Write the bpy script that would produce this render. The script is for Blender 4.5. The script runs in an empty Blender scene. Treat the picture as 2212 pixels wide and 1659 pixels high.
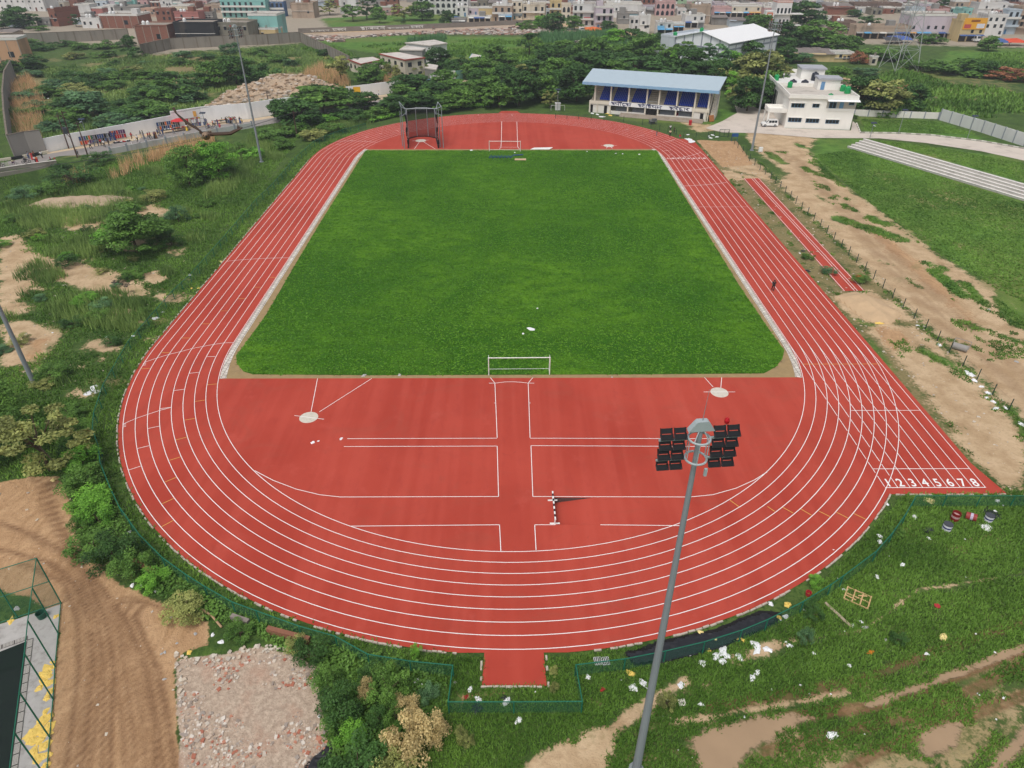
import bpy, bmesh, math, random
import numpy as np
from mathutils import Vector, Matrix
random.seed(7)
RNG = np.random.default_rng(11)
C = bpy.context.scene.collection
pi = math.pi
# camera
CX, CY, CZ = -0.2447, -109.852, 45.628
YAW, PITCH, ROLL = 0.004766, 0.587469, 0.000441
FP = 2593.057 / 3840 * 2212           # focal length in units of a 2212 x 1659 survey frame
_F = Vector((math.sin(YAW) * math.cos(PITCH), math.cos(YAW) * math.cos(PITCH), -math.sin(PITCH)))
_R = Vector((math.cos(YAW), -math.sin(YAW), 0))
_U = _R.cross(_F)
cam = bpy.data.cameras.new('camera')
co = bpy.data.objects.new('camera', cam); C.objects.link(co)
cam.sensor_width = 36; cam.lens = 2593.057 / 3840 * 36
cam.clip_start = 0.3; cam.clip_end = 6000
_cr, _sr = math.cos(ROLL), math.sin(ROLL)
rr, uu = _R * _cr + _U * _sr, _U * _cr - _R * _sr
co.matrix_world = Matrix((( rr.x, uu.x, -_F.x, CX), (rr.y, uu.y, -_F.y, CY), (rr.z, uu.z, -_F.z, CZ), (0, 0, 0, 1)))
bpy.context.scene.camera = co
def ray(u, v):
 a, b = (u - 1106) / FP, -(v - 829.5) / FP
 a, b = _cr * a - _sr * b, _sr * a + _cr * b
 return _R * a + _U * b + _F
def G(u, v, z=0.0):
 """survey point (2212 wide frame) -> place on the ground at height z"""
 d = ray(u, v); t = (z - CZ) / d.z
 return Vector((CX + t * d.x, CY + t * d.y, z))
def HT(u, v, u2, v2):
 """height of an upright standing at survey point (u,v) whose top is seen at (u2,v2)"""
 g = G(u, v); d = ray(u2, v2)
 t = ((g.x - CX) * d.x + (g.y - CY) * d.y) / (d.x * d.x + d.y * d.y)
 return CZ + t * d.z
def PX(p):
 q = Vector(p) - Vector((CX, CY, CZ)); w = q.dot(_F)
 return 1106 + FP * q.dot(_R) / w, 829.5 - FP * q.dot(_U) / w
# materials
MATS = {}
def lin(c):
 return tuple(((x / 255) / 12.92 if x / 255 <= 0.04045 else ((x / 255 + 0.055) / 1.055) ** 2.4) for x in c)
def nodes(name):
 m = bpy.data.materials.new(name); m.use_nodes = True
 nt = m.node_tree; b = nt.nodes['Principled BSDF']
 return m, nt, b
def N(nt, t, **kw):
 n = nt.nodes.new(t)
 for k, v in kw.items():
  if k.startswith('i_'):
   n.inputs[k[2:].replace('_', ' ')].default_value = v
  elif isinstance(k, str): setattr(n, k, v)
 return n
def math_(nt, op, a, b=None, clamp=False):
 n = nt.nodes.new('ShaderNodeMath'); n.operation = op; n.use_clamp = clamp
 for i, x in enumerate((a, b)):
  if x is None: continue
  if isinstance(x, (int, float)): n.inputs[i].default_value = x
  else: nt.links.new(x, n.inputs[i])
 return n.outputs[0]
def mix(nt, f, a, b):
 n = nt.nodes.new('ShaderNodeMix'); n.data_type = 'RGBA'
 for s, x in ((0, f), (6, a), (7, b)):
  if isinstance(x, (int, float)): n.inputs[s].default_value = x
  elif isinstance(x, tuple): n.inputs[s].default_value = (*x[:3], 1)
  else: nt.links.new(x, n.inputs[s])
 return n.outputs[2]
def ramp(nt, x, lo, hi):
 n = nt.nodes.new('ShaderNodeMapRange'); n.interpolation_type = 'SMOOTHSTEP'
 nt.links.new(x, n.inputs[0]); n.inputs[1].default_value = lo; n.inputs[2].default_value = hi
 return n.outputs[0]
def noise(nt, scale, detail=3, rough=0.55, vec=None, dist=0):
 n = nt.nodes.new('ShaderNodeTexNoise')
 n.inputs['Scale'].default_value = scale; n.inputs['Detail'].default_value = detail
 n.inputs['Roughness'].default_value = rough; n.inputs['Distortion'].default_value = dist
 if vec is not None: nt.links.new(vec, n.inputs['Vector'])
 return n.outputs[0]
def objpos(nt, scale=None):
 t = nt.nodes.new('ShaderNodeNewGeometry')
 if scale is None: return t.outputs['Position']
 m = nt.nodes.new('ShaderNodeMapping'); m.inputs['Scale'].default_value = scale
 nt.links.new(t.outputs['Position'], m.inputs[0])
 return m.outputs[0]
def bump(nt, b, h, strength=0.4, dist=0.05):
 n = nt.nodes.new('ShaderNodeBump'); n.inputs['Strength'].default_value = strength
 n.inputs['Distance'].default_value = dist
 nt.links.new(h, n.inputs['Height']); nt.links.new(n.outputs[0], b.inputs['Normal'])
def mat(name, col, rough=0.7, var=0.18, scale=1.5, metal=0.0, dirt=0.0, streak=False, alpha=None, spec=0.3, b=0.0):
 """plain surface with uneven tone; col in sRGB 0..255"""
 if name in MATS: return MATS[name]
 m, nt, p = nodes(name)
 c = lin(col)
 pos = objpos(nt, (1, 1, 0.18) if streak else None)
 n1 = noise(nt, scale, 4, 0.6, pos)
 hi = tuple(min(1, x * (1 + var)) for x in c); lo = tuple(x * (1 - var) for x in c)
 out = mix(nt, n1, lo, hi)
 if dirt:
  n2 = noise(nt, scale * 0.6, 5, 0.7, pos)
  f = math_(nt, 'MULTIPLY', ramp(nt, n2, 0.48, 0.72), dirt)
  out = mix(nt, f, out, lin((96, 86, 74)))
 nt.links.new(out, p.inputs['Base Color'])
 p.inputs['Roughness'].default_value = rough; p.inputs['Metallic'].default_value = metal
 p.inputs['Specular IOR Level'].default_value = spec
 if b: bump(nt, p, noise(nt, scale * 6, 3), b, 0.03)
 if alpha is not None: p.inputs['Alpha'].default_value = alpha
 MATS[name] = m
 return m
def foliage(name, dark, light, gain=1.95):
 """leaf colour varies leaf by leaf (attribute 'tone') and plant by plant"""
 if name in MATS: return MATS[name]
 m, nt, p = nodes(name)
 at = N(nt, 'ShaderNodeAttribute', attribute_name='tone')
 oi = nt.nodes.new('ShaderNodeObjectInfo')
 f = math_(nt, 'ADD', math_(nt, 'MULTIPLY', at.outputs['Fac'], 0.75), math_(nt, 'MULTIPLY', oi.outputs['Random'], 0.25))
 c = mix(nt, f, tuple(x * gain for x in lin(dark)), tuple(x * gain for x in lin(light)))
 nt.links.new(c, p.inputs['Base Color'])
 p.inputs['Roughness'].default_value = 0.55; p.inputs['Specular IOR Level'].default_value = 0.25
 tr = nt.nodes.new('ShaderNodeBsdfTranslucent'); nt.links.new(c, tr.inputs[0])
 ms = nt.nodes.new('ShaderNodeMixShader'); ms.inputs[0].default_value = 0.25
 nt.links.new(p.outputs[0], ms.inputs[1]); nt.links.new(tr.outputs[0], ms.inputs[2])
 nt.links.new(ms.outputs[0], nt.nodes['Material Output'].inputs[0])
 MATS[name] = m
 return m
# objects
def tag(o, label=None, cat=None, group=None, kind=None):
 if label: o['label'] = label
 if cat: o['category'] = cat
 if group: o['group'] = group
 if kind: o['kind'] = kind
 return o
def link(name, me, parent=None, loc=None, rz=0.0):
 o = bpy.data.objects.new(name, me); C.objects.link(o)
 if parent is not None: o.parent = parent
 if loc is not None: o.location = loc
 if rz: o.rotation_euler = (0, 0, rz)
 return o
def empty(name, loc=(0, 0, 0), rz=0.0):
 o = link(name, None, None, loc, rz); o.empty_display_size = 0.5
 return o
def children(o): return [c for c in bpy.data.objects if c.parent == o]
def copy_tree(o, parent=None, kids=None):
 c = o.copy(); C.objects.link(c)
 if parent is not None: c.parent = parent
 for ch in list(o.children): copy_tree(ch, c)
 return c
class MB:
 """collects faces (with material slots) and links them as ONE mesh object"""
 def __init__(s): s.v = []; s.f = []; s.m = []; s.slot = 0
 def add(s, vs, fs, slot=None):
  k = len(s.v); s.v += [tuple(q) for q in vs]
  s.f += [tuple(i + k for i in f) for f in fs]
  s.m += [s.slot if slot is None else slot] * len(fs); return s
 def box(s, c, d, rz=0.0, slot=None, rx=0.0, ry=0.0):
  x, y, z = d[0] / 2, d[1] / 2, d[2] / 2
  vs = [Vector((a * x, b * y, e * z)) for a in (-1, 1) for b in (-1, 1) for e in (-1, 1)]
  if rx or ry or rz:
   M = Matrix.Rotation(rz, 3, 'Z') @ Matrix.Rotation(ry, 3, 'Y') @ Matrix.Rotation(rx, 3, 'X')
   vs = [M @ q for q in vs]
  c = Vector(c)
  return s.add([q + c for q in vs], [(0, 1, 3, 2), (4, 6, 7, 5), (0, 4, 5, 1), (2, 3, 7, 6), (0, 2, 6, 4), (1, 5, 7, 3)], slot)
 def b2(s, a, b, slot=None):
  a = Vector(a); b = Vector(b)
  return s.box((a + b) / 2, (abs(b.x - a.x), abs(b.y - a.y), abs(b.z - a.z)), 0, slot)
 def tube(s, a, b, r0, r1=None, n=8, slot=None, cap=True):
  a = Vector(a); b = Vector(b); r1 = r0 if r1 is None else r1
  d = (b - a).normalized(); t = d.orthogonal().normalized(); w = d.cross(t)
  vs = []
  for p, r in ((a, r0), (b, r1)):
   for i in range(n):
    q = 2 * pi * i / n; vs.append(p + t * (r * math.cos(q)) + w * (r * math.sin(q)))
  fs = [(i, (i + 1) % n, n + (i + 1) % n, n + i) for i in range(n)]
  if cap: fs += [tuple(range(n))[::-1], tuple(range(n, 2 * n))]
  return s.add(vs, fs, slot)
 def path(s, pts, r, n=6, slot=None):
  for a, b in zip(pts, pts[1:]): s.tube(a, b, r, r, n, slot)
  return s
 def lathe(s, prof, c=(0, 0, 0), n=16, slot=None):
  c = Vector(c); vs = []; fs = []
  for r, z in prof:
   for i in range(n): vs.append(c + Vector((r * math.cos(2 * pi * i / n), r * math.sin(2 * pi * i / n), z)))
  for j in range(len(prof) - 1):
   for i in range(n): fs.append((j * n + i, j * n + (i + 1) % n, (j + 1) * n + (i + 1) % n, (j + 1) * n + i))
  fs += [tuple(range(n))[::-1], tuple(range((len(prof) - 1) * n, len(prof) * n))]
  return s.add(vs, fs, slot)
 def prism(s, poly, z0, z1, slot=None):
  """poly: list of (x,y); straight extrusion"""
  n = len(poly)
  vs = [(p[0], p[1], z0) for p in poly] + [(p[0], p[1], z1) for p in poly]
  fs = [tuple(range(n))[::-1], tuple(range(n, 2 * n))] + [(i, (i + 1) % n, n + (i + 1) % n, n + i) for i in range(n)]
  return s.add(vs, fs, slot)
 def strip(s, pts, w, z, slot=None, closed=False):
  """flat ribbon of width w along pts"""
  P = [Vector((p[0], p[1])) for p in pts]; n = len(P); vs = []
  for i in range(n):
   a = P[(i - 1) % n] if (closed or i) else P[i]; b = P[(i + 1) % n] if (closed or i < n - 1) else P[i]
   d = (b - a); d = d.normalized() if d.length > 1e-9 else Vector((1, 0))
   q = Vector((-d.y, d.x)) * (w / 2)
   vs += [(P[i].x + q.x, P[i].y + q.y, z), (P[i].x - q.x, P[i].y - q.y, z)]
  m = n if closed else n - 1
  return s.add(vs, [(2 * i, 2 * i + 1, 2 * ((i + 1) % n) + 1, 2 * ((i + 1) % n)) for i in range(m)], slot)
 def ring(s, c, R, r, n=28, k=8, slot=None):
  c = Vector(c)
  vs = [c + Vector(((R + r * math.cos(2 * pi * j / k)) * math.cos(2 * pi * i / n), (R + r * math.cos(2 * pi * j / k)) * math.sin(2 * pi * i / n), r * math.sin(2 * pi * j / k))) for i in range(n) for j in range(k)]
  fs = [(i * k + j, ((i + 1) % n) * k + j, ((i + 1) % n) * k + (j + 1) % k, i * k + (j + 1) % k) for i in range(n) for j in range(k)]
  return s.add(vs, fs, slot)
 def mesh(s, name, mats):
  me = bpy.data.meshes.new(name); me.from_pydata(s.v, [], s.f)
  for m in (mats if isinstance(mats, (list, tuple)) else [mats]): me.materials.append(m)
  me.polygons.foreach_set('material_index', s.m)
  me.update(); return me
 def build(s, name, mats, parent=None, loc=None, rz=0.0, smooth=False, normals=True):
  me = s.mesh(name, mats)
  if normals:
   bm = bmesh.new(); bm.from_mesh(me); bmesh.ops.recalc_face_normals(bm, faces=bm.faces); bm.to_mesh(me); bm.free()
  if smooth: me.polygons.foreach_set('use_smooth', [True] * len(me.polygons))
  return link(name, me, parent, loc, rz)
def tri_fill(poly, z, name, m, parent=None, holes=()):
 """flat sheet with any outline"""
 bm = bmesh.new()
 loops = [poly] + list(holes); edges = []
 for lp in loops:
  vs = [bm.verts.new((p[0], p[1], z)) for p in lp]
  edges += [bm.edges.new((vs[i], vs[(i + 1) % len(vs)])) for i in range(len(vs))]
 bmesh.ops.triangle_fill(bm, use_beauty=True, edges=edges)
 for f in bm.faces:
  if f.normal.z < 0: f.normal_flip()
 me = bpy.data.meshes.new(name); bm.to_mesh(me); bm.free(); me.materials.append(m)
 return link(name, me, parent)
def quads(name, V, tone, m, parent=None, nv=4):
 """V: (n, nv, 3) array of separate faces; tone: n"""
 n = V.shape[0]; me = bpy.data.meshes.new(name)
 me.vertices.add(n * nv); me.vertices.foreach_set('co', np.ascontiguousarray(V, dtype=np.float32).ravel())
 me.loops.add(n * nv); me.loops.foreach_set('vertex_index', np.arange(n * nv, dtype=np.int32))
 me.polygons.add(n); me.polygons.foreach_set('loop_start', np.arange(0, n * nv, nv, dtype=np.int32))
 me.polygons.foreach_set('loop_total', np.full(n, nv, dtype=np.int32))
 a = me.attributes.new('tone', 'FLOAT', 'FACE'); a.data.foreach_set('value', np.asarray(tone, dtype=np.float32))
 if m is not None:
  for q in (m if isinstance(m, (list, tuple)) else [m]): me.materials.append(q)
 me.update(calc_edges=True)
 return me
# light
w = bpy.data.worlds.new('World'); bpy.context.scene.world = w; w.use_nodes = True
wt = w.node_tree; bg = wt.nodes['Background']
sky = wt.nodes.new('ShaderNodeTexSky'); sky.sky_type = 'NISHITA'; sky.sun_disc = False
SUN_EL, SUN_AZ = math.radians(62), math.radians(205)      # azimuth measured clockwise from +Y
sky.sun_elevation = SUN_EL; sky.sun_rotation = SUN_AZ
sky.air_density = 1.0; sky.dust_density = 4.0; sky.ozone_density = 1.0
hs = wt.nodes.new('ShaderNodeHueSaturation'); hs.inputs['Saturation'].default_value = 0.35
wt.links.new(sky.outputs[0], hs.inputs['Color']); wt.links.new(hs.outputs[0], bg.inputs[0])
bg.inputs[1].default_value = 0.13
sl = bpy.data.lights.new('sun', 'SUN'); sl.energy = 1.4; sl.angle = math.radians(22); sl.color = (1, 0.965, 0.92)
so = bpy.data.objects.new('sun', sl); C.objects.link(so)
sdir = Vector((math.sin(SUN_AZ) * math.cos(SUN_EL), math.cos(SUN_AZ) * math.cos(SUN_EL), math.sin(SUN_EL)))
so.rotation_euler = sdir.to_track_quat('Z', 'Y').to_euler(); so.location = (0, -60, 120)
sc = bpy.context.scene
sc.view_settings.view_transform = 'Standard'; sc.view_settings.look = 'None'
sc.view_settings.gamma = 1; sc.view_settings.use_curve_mapping = False
sc.view_settings.exposure = 0.0
sc.cycles.max_bounces = 5; sc.cycles.diffuse_bounces = 3; sc.cycles.transparent_max_bounces = 12
sc.cycles.use_denoising = True
# ground
def poly_sd(P, X, Y):
 """signed distance (m, inside positive) from grid points to polygon"""
 P = np.asarray([(p[0], p[1]) for p in P]); d = np.full(X.shape, 1e9); ins = np.zeros(X.shape, bool)
 for (x0, y0), (x1, y1) in zip(P, np.roll(P, -1, 0)):
  ex, ey = x1 - x0, y1 - y0; L = ex * ex + ey * ey + 1e-12
  t = np.clip(((X - x0) * ex + (Y - y0) * ey) / L, 0, 1)
  d = np.minimum(d, (X - x0 - t * ex) ** 2 + (Y - y0 - t * ey) ** 2)
  c = ((y0 > Y) != (y1 > Y)) & (X < ex * (Y - y0) / (ey if ey else 1e-12) + x0)
  ins ^= c
 d = np.sqrt(d); return np.where(ins, d, -d)
def line_sd(P, X, Y, w):
 P = [(p[0], p[1]) for p in P]; d = np.full(X.shape, 1e9)
 for (x0, y0), (x1, y1) in zip(P, P[1:]):
  ex, ey = x1 - x0, y1 - y0; L = ex * ex + ey * ey + 1e-12
  t = np.clip(((X - x0) * ex + (Y - y0) * ey) / L, 0, 1)
  d = np.minimum(d, (X - x0 - t * ex) ** 2 + (Y - y0 - t * ey) ** 2)
 return w - np.sqrt(d)
def axis(lo, hi, segs):
 a = [lo]
 for end, st in segs:
  while a[-1] < end - 1e-6: a.append(a[-1] + st)
 return np.array(a)
gx = np.concatenate([-np.geomspace(2600, 420, 14), axis(-400, 400, [(-130, 5), (-70, 1.2), (-40, 0.6), (-12, 0.25), (12, 0.6), (44, 0.3), (75, 0.6), (120, 1.2), (400, 5)]), np.geomspace(420, 2600, 14)])
gy = np.concatenate([-np.geomspace(2600, 140, 14), axis(-120, 520, [(-93, 3), (-54, 0.25), (-20, 0.5), (60, 0.8), (130, 1.2), (240, 2.5), (520, 6)]), np.geomspace(540, 3200, 14)])
GX, GY = np.meshgrid(gx, gy)
def D(*pts): return [G(*p) for p in pts]
MASK = {k: np.zeros(GX.shape) for k in ('sand', 'earth', 'rubble', 'mud', 'dry', 'lush', 'town', 'black', 'rut', 'worn')}
def paint(k, pts, soft=1.0, amt=1.0, line=None, erase=()):
 sd = poly_sd(pts, GX, GY) if line is None else line_sd(pts, GX, GY, line)
 m = np.clip(0.5 + sd / (2 * soft), 0, 1) * amt
 MASK[k] = np.maximum(MASK[k], m)
 for e in erase: MASK[e] = np.minimum(MASK[e], 1 - np.clip(0.5 + sd / (2 * soft), 0, 1) * amt)
paint('sand', D((1590, 268), (1640, 272), (1735, 292), (1762, 300), (1748, 326), (1770, 365), (1850, 418), (1935, 480), (2015, 540), (2090, 590), (2160, 630), (2230, 665), (2260, 960), (2140, 845), (2070, 768), (1985, 688), (1897, 610), (1825, 537), (1765, 480), (1715, 432), (1680, 395), (1700, 375), (1640, 330)), 2.2, 0.93)
paint('earth', D((1850, 480), (1920, 505), (1990, 560), (2080, 640), (2130, 700), (2110, 720), (2020, 640), (1930, 560)), 3, 0.75)
paint('sand', D((1600, 330), (1650, 355), (1700, 415), (1640, 385), (1560, 360)), 1.5, 0.75)
paint('dry', D((1500, 300), (1640, 345), (1700, 410), (1960, 650), (2230, 930), (2212, 1060), (2130, 1060), (1760, 630), (1560, 400)), 2, 0.62)
paint('earth', D((1504, 302), (1592, 305), (1628, 356), (1560, 361)), 0.5, 1.0)
paint('sand', D((1792, 640), (1880, 628), (1935, 655), (1965, 690), (1900, 700), (1850, 690)), 1.5, 1.0)
paint('sand', D((1850, 690), (1975, 702), (2040, 745), (2080, 800), (2230, 945), (2230, 1066), (2150, 1060), (2060, 945), (1960, 810)), 2, 0.82)
paint('earth', D((1875, 700), (1960, 708), (1990, 745), (1920, 770)), 2, 0.7)
paint('dry', D((1895, 702), (1925, 700), (1990, 850), (2140, 1055), (2110, 1056), (1960, 850), (1850, 700)), 1.2, 0.8)
paint('sand', D((1558, 366), (1640, 384), (1632, 392), (1605, 388), (1572, 392)), 0.5, 1)
paint('lush', D((1755, 300), (1850, 295), (2212, 340), (2260, 680), (2160, 632), (2015, 542), (1850, 420), (1750, 340)), 3, 0.8)
paint('lush', D((1850, 250), (2030, 262), (2212, 330), (2212, 345), (1990, 300), (1860, 290)), 3, 0.9)
paint('lush', D((1560, 235), (1700, 262), (1740, 290), (1640, 300), (1480, 270), (1300, 255)), 2, 0.8)
paint('sand', D((1460, 258), (1540, 268), (1560, 285), (1500, 285)), 2, 0.7)
for a, s, k in (
 (((0, 512), (45, 508), (75, 545), (160, 560), (230, 580), (300, 605), (330, 640), (250, 640), (160, 618), (90, 600), (60, 640), (0, 660)), 1.6, 0.95),
 (((120, 470), (180, 462), (230, 470), (215, 490), (150, 500)), 1.5, 0.95), (((180, 420), (250, 430), (180, 445), (90, 440)), 1.5, 0.7),
 (((0, 700), (60, 690), (150, 720), (110, 760), (60, 790), (0, 805)), 1.8, 0.85), (((200, 770), (240, 765), (215, 795)), 1.0, 0.7),
 (((300, 590), (345, 582), (368, 600), (330, 615)), 0.8, 0.9), (((210, 730), (240, 728), (235, 745), (190, 748)), 0.8, 0.8)):
 paint('sand', D(*a), s, k)
paint('dry', D((0, 690), (80, 700), (160, 720), (100, 800), (0, 830)), 3, 0.6)
paint('black', D((215, 600), (240, 585), (290, 608), (315, 632), (280, 640), (225, 615)), 1.5, 0.5)
paint('earth', D((60, 735), (120, 720), (90, 775), (40, 790)), 2, 0.8)
paint('dry', D((730, 318), (660, 385), (560, 500), (470, 620), (400, 700), (335, 770), (300, 800), (320, 760), (410, 650), (540, 490), (650, 370), (715, 315)), 1.0, 0.7)
paint('earth', D((-30, 1045), (60, 1032), (130, 1028), (152, 1095), (178, 1195), (262, 1262), (395, 1318), (452, 1345), (450, 1390), (395, 1410), (378, 1450), (395, 1700), (100, 1700), (128, 1330), (60, 1290), (-30, 1270)), 0.7, 1.0)
paint('sand', D((-30, 1090), (120, 1120), (170, 1220), (270, 1300), (340, 1400), (350, 1700), (110, 1700), (130, 1340), (60, 1290), (-30, 1270)), 2.5, 0.52)
paint('rubble', D((378, 1425), (470, 1415), (560, 1396), (640, 1415), (690, 1440), (688, 1500), (716, 1590), (712, 1700), (392, 1700), (380, 1500)), 0.5, 1.0, erase=('earth', 'sand'))
paint('black', D((655, 1659), (690, 1625), (712, 1600), (722, 1640), (712, 1680), (640, 1690)), 0.5, 1.0)
for a in (((1140, 1640), (1200, 1610), (1280, 1580), (1330, 1575), (1330, 1620), (1300, 1690), (1130, 1690)),
   ((1280, 1580), (1340, 1540), (1430, 1490), (1480, 1460), (1500, 1470), (1420, 1520), (1340, 1590))):
 paint('sand', D(*a), 0.8, 0.95)
paint('sand', D((1560, 1420), (1640, 1385), (1700, 1375), (1740, 1380), (1690, 1410), (1600, 1440)), 0.8, 0.75)
paint('sand', D((1500, 1470), (1560, 1465), (1530, 1500)), 0.8, 0.7)
paint('dry', D((1320, 1600), (1450, 1560), (1600, 1560), (1700, 1600), (1800, 1570), (2000, 1480), (2240, 1380), (2240, 1700), (1330, 1700)), 2.5, 0.5)
paint('mud', D((1490, 1592), (1600, 1550), (1700, 1540), (1760, 1550), (1690, 1580), (1640, 1610), (1600, 1640), (1585, 1690), (1520, 1690)), 0.6, 1)
paint('sand', D((1454, 1559), (1540, 1545), (1629, 1528), (1740, 1512), (1829, 1490)), 0.5, .9, line=0.3)
paint('mud', D((1877, 1522), (2000, 1480), (2100, 1440), (2220, 1395)), 0.3, 1, line=0.24)
paint('mud', D((1990, 1590), (2040, 1560), (2080, 1560), (2060, 1610), (2010, 1640), (1985, 1625)), 0.6, 1)
paint('mud', D((2130, 1680), (2220, 1580)), 0.4, 1, line=0.35)
paint('earth', D((1530, 1530), (1700, 1500), (1850, 1475), (1960, 1430), (2220, 1340)), 0.7, 0.55, line=0.3)
paint('earth', D((1600, 1570), (1760, 1540), (1880, 1530), (2000, 1490), (2220, 1405)), 0.9, 0.62, line=.5)
paint('earth', D((1650, 1620), (1800, 1585), (2000, 1540), (2220, 1430)), 0.9, 0.55, line=.4)
paint('worn', D((1560, 1600), (1720, 1560), (1900, 1525), (2220, 1400), (2240, 1700), (1600, 1700)), 3, .62)
paint('sand', D((1850, 1690), (1950, 1600), (2060, 1545), (2220, 1470), (2240, 1560), (2120, 1640), (2060, 1700)), 3, .5)
paint('sand', D((1740, 1382), (1860, 1360), (1910, 1330), (1960, 1290), (1985, 1272), (2050, 1265), (2220, 1235)), 0.35, 0.7, line=0.2)
paint('sand', D((1700, 1590), (1750, 1650), (1850, 1660), (2060, 1640), (2220, 1500)), 1.6, 0.62, line=1.4)
paint('black', D((1345, 1410), (1420, 1385), (1540, 1360), (1640, 1318), (1690, 1322), (1682, 1345), (1560, 1400), (1440, 1430), (1370, 1438)), 0.3, 1)
paint('earth', D((980, 1490), (1120, 1490), (1150, 1500), (1000, 1520)), 1.0, 0.6)
_rr = random.Random(4)
for base in ([(330, 1700), (322, 1560), (300, 1440), (268, 1350), (215, 1270), (140, 1195), (60, 1150), (-30, 1120)], [(230, 1700), (235, 1560), (238, 1440), (225, 1350), (190, 1260), (150, 1180), (110, 1100), (95, 1040)], [(290, 1700), (280, 1560), (262, 1440), (250, 1350), (250, 1300), (300, 1290), (400, 1330)], [(180, 1700), (196, 1560), (210, 1440), (205, 1350), (175, 1270), (110, 1215), (20, 1190), (-30, 1180)], [(370, 1700), (352, 1560), (330, 1450), (300, 1380), (280, 1330), (300, 1300), (360, 1310)], [(150, 1700), (170, 1560), (185, 1440), (180, 1340), (150, 1260), (60, 1220)]):
 for off in (-9, 9):
  for dbl in (-2.5, 2.5):
   j = _rr.uniform(-7, 7)
   paint('rut', D(*[(u + off + dbl + j + _rr.uniform(-2, 2), v + (off + dbl) * .2) for u, v in base]), 0.16, _rr.uniform(.7, 1.3), line=0.13)
for base in ([(1530, 1530), (1700, 1500), (1850, 1475), (1960, 1430), (2220, 1340)], [(1600, 1570), (1760, 1540), (1880, 1528), (2000, 1486), (2220, 1400)], [(1650, 1622), (1800, 1588), (2000, 1540), (2220, 1432)], [(1790, 1690), (1900, 1620), (2050, 1560), (2220, 1500)]):
 for off in (-8, 0, 7):
  paint('rut', D(*[(u, v + off + _rr.uniform(-2, 2)) for u, v in base]), 0.16, _rr.uniform(.7, 1.3), line=0.13)
for k in range(9):
 j = k * 5 + _rr.uniform(-2, 2)
 paint('rut', D(*[(1640 + j * 1.2, 325), (1700 + j, 350), (1790 + j * 1.3, 440), (1870 + j * 1.6, 540), (1962 + j * 2, 640), (2040 + j * 2.4, 730), (2220 + j * 3, 900)]), 0.3, _rr.uniform(.2, .7), line=0.15)
for u0, v0, u1, v1, w_ in ((1736, 362, 1795, 384, 1.6), (1662, 330, 1692, 352, 2), (1822, 440, 1848, 455, 1.2), (1812, 474, 1895, 494, 2.2), (1810, 470, 1950, 516, 2.4), (1880, 468, 1915, 484, 2), (2002, 566, 2034, 578, 1.5), (2020, 585, 2082, 638, 2.2), (2085, 612, 2132, 658, 1.6), (2085, 694, 2125, 712, 1.2), (2156, 645, 2190, 695, 1.6), (2182, 630, 2220, 700, 3.5), (2160, 722, 2215, 742, 1), (1998, 758, 2046, 784, 1.6), (2034, 774, 2082, 802, 1.3), (1850, 690, 1894, 705, 1.2), (2060, 690, 2090, 712, .8), (1880, 735, 1930, 800, 1), (2100, 800, 2150, 850, .9), (2190, 880, 2212, 940, 1), (1760, 420, 1800, 440, .8), (1900, 560, 1930, 572, .7), (1960, 600, 1990, 620, .7), (2050, 730, 2090, 748, .7), (1720, 310, 1750, 322, 1.5)):
 paint('lush', D((u0, v0), ((u0 + u1) / 2, (v0 + v1) / 2 + 2), (u1, v1)), 1.1, .8, line=w_ * .7, erase=('sand', 'earth', 'dry'))
for k in range(70):
 u, v = _rr.uniform(1900, 2230), _rr.uniform(1100, 1660); r_ = _rr.uniform(4, 26)
 paint('worn', D(*[(u + r_ * 1.6 * math.cos(t), v + r_ * .7 * math.sin(t)) for t in np.linspace(0, 6.28, 9)]), .8, _rr.uniform(.2, .6))
for k in range(60):
 u, v = _rr.uniform(1300, 2230), _rr.uniform(1430, 1660); r_ = _rr.uniform(6, 30)
 paint('worn', D(*[(u + r_ * 1.8 * math.cos(t), v + r_ * .6 * math.sin(t)) for t in np.linspace(0, 6.28, 9)]), .8, _rr.uniform(.3, .75))
for k in range(60):
 u, v = _rr.uniform(0, 420), _rr.uniform(400, 860); r_ = _rr.uniform(6, 34)
 if u > 640 - v * .45 + 40: continue
 paint('sand' if k % 3 else 'worn', D(*[(u + r_ * 1.7 * math.cos(t) * _rr.uniform(.7, 1.2), v + r_ * .6 * math.sin(t)) for t in np.linspace(0, 6.28, 10)]), 1.2, _rr.uniform(.35, .75))
for k in range(50):
 u, v = _rr.uniform(1760, 2212), _rr.uniform(330, 640); r_ = _rr.uniform(8, 36)
 paint('worn', D(*[(u + r_ * 1.8 * math.cos(t), v + r_ * .5 * math.sin(t) + r_ * .5 * math.cos(t)) for t in np.linspace(0, 6.28, 9)]), 2, _rr.uniform(.2, .6))
for k in range(60):
 u, v = _rr.uniform(60, 720), _rr.uniform(115, 250); r_ = _rr.uniform(8, 30)
 paint('worn', D(*[(u + r_ * 2 * math.cos(t), v + r_ * .35 * math.sin(t)) for t in np.linspace(0, 6.28, 9)]), 3, _rr.uniform(.3, .8))
paint('lush', D((640, 75), (1160, 80), (1400, 100), (1240, 200), (930, 130), (745, 105)), 4, 1.0)
paint('lush', D((2050, 110), (2300, 100), (2300, 160), (1980, 175)), 6, 1.0)
paint('rubble', D((660, 75), (900, 62), (1160, 48), (1250, 60), (1290, 75), (1200, 88), (1160, 75), (900, 72), (720, 86)), 2.5, 1.0)
paint('sand', D((600, 72), (840, 62), (1000, 52), (1100, 38), (1150, 40), (1300, 60), (1420, 75), (1400, 85), (1200, 62), (1000, 62), (800, 72)), 3, 0.9)
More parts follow.
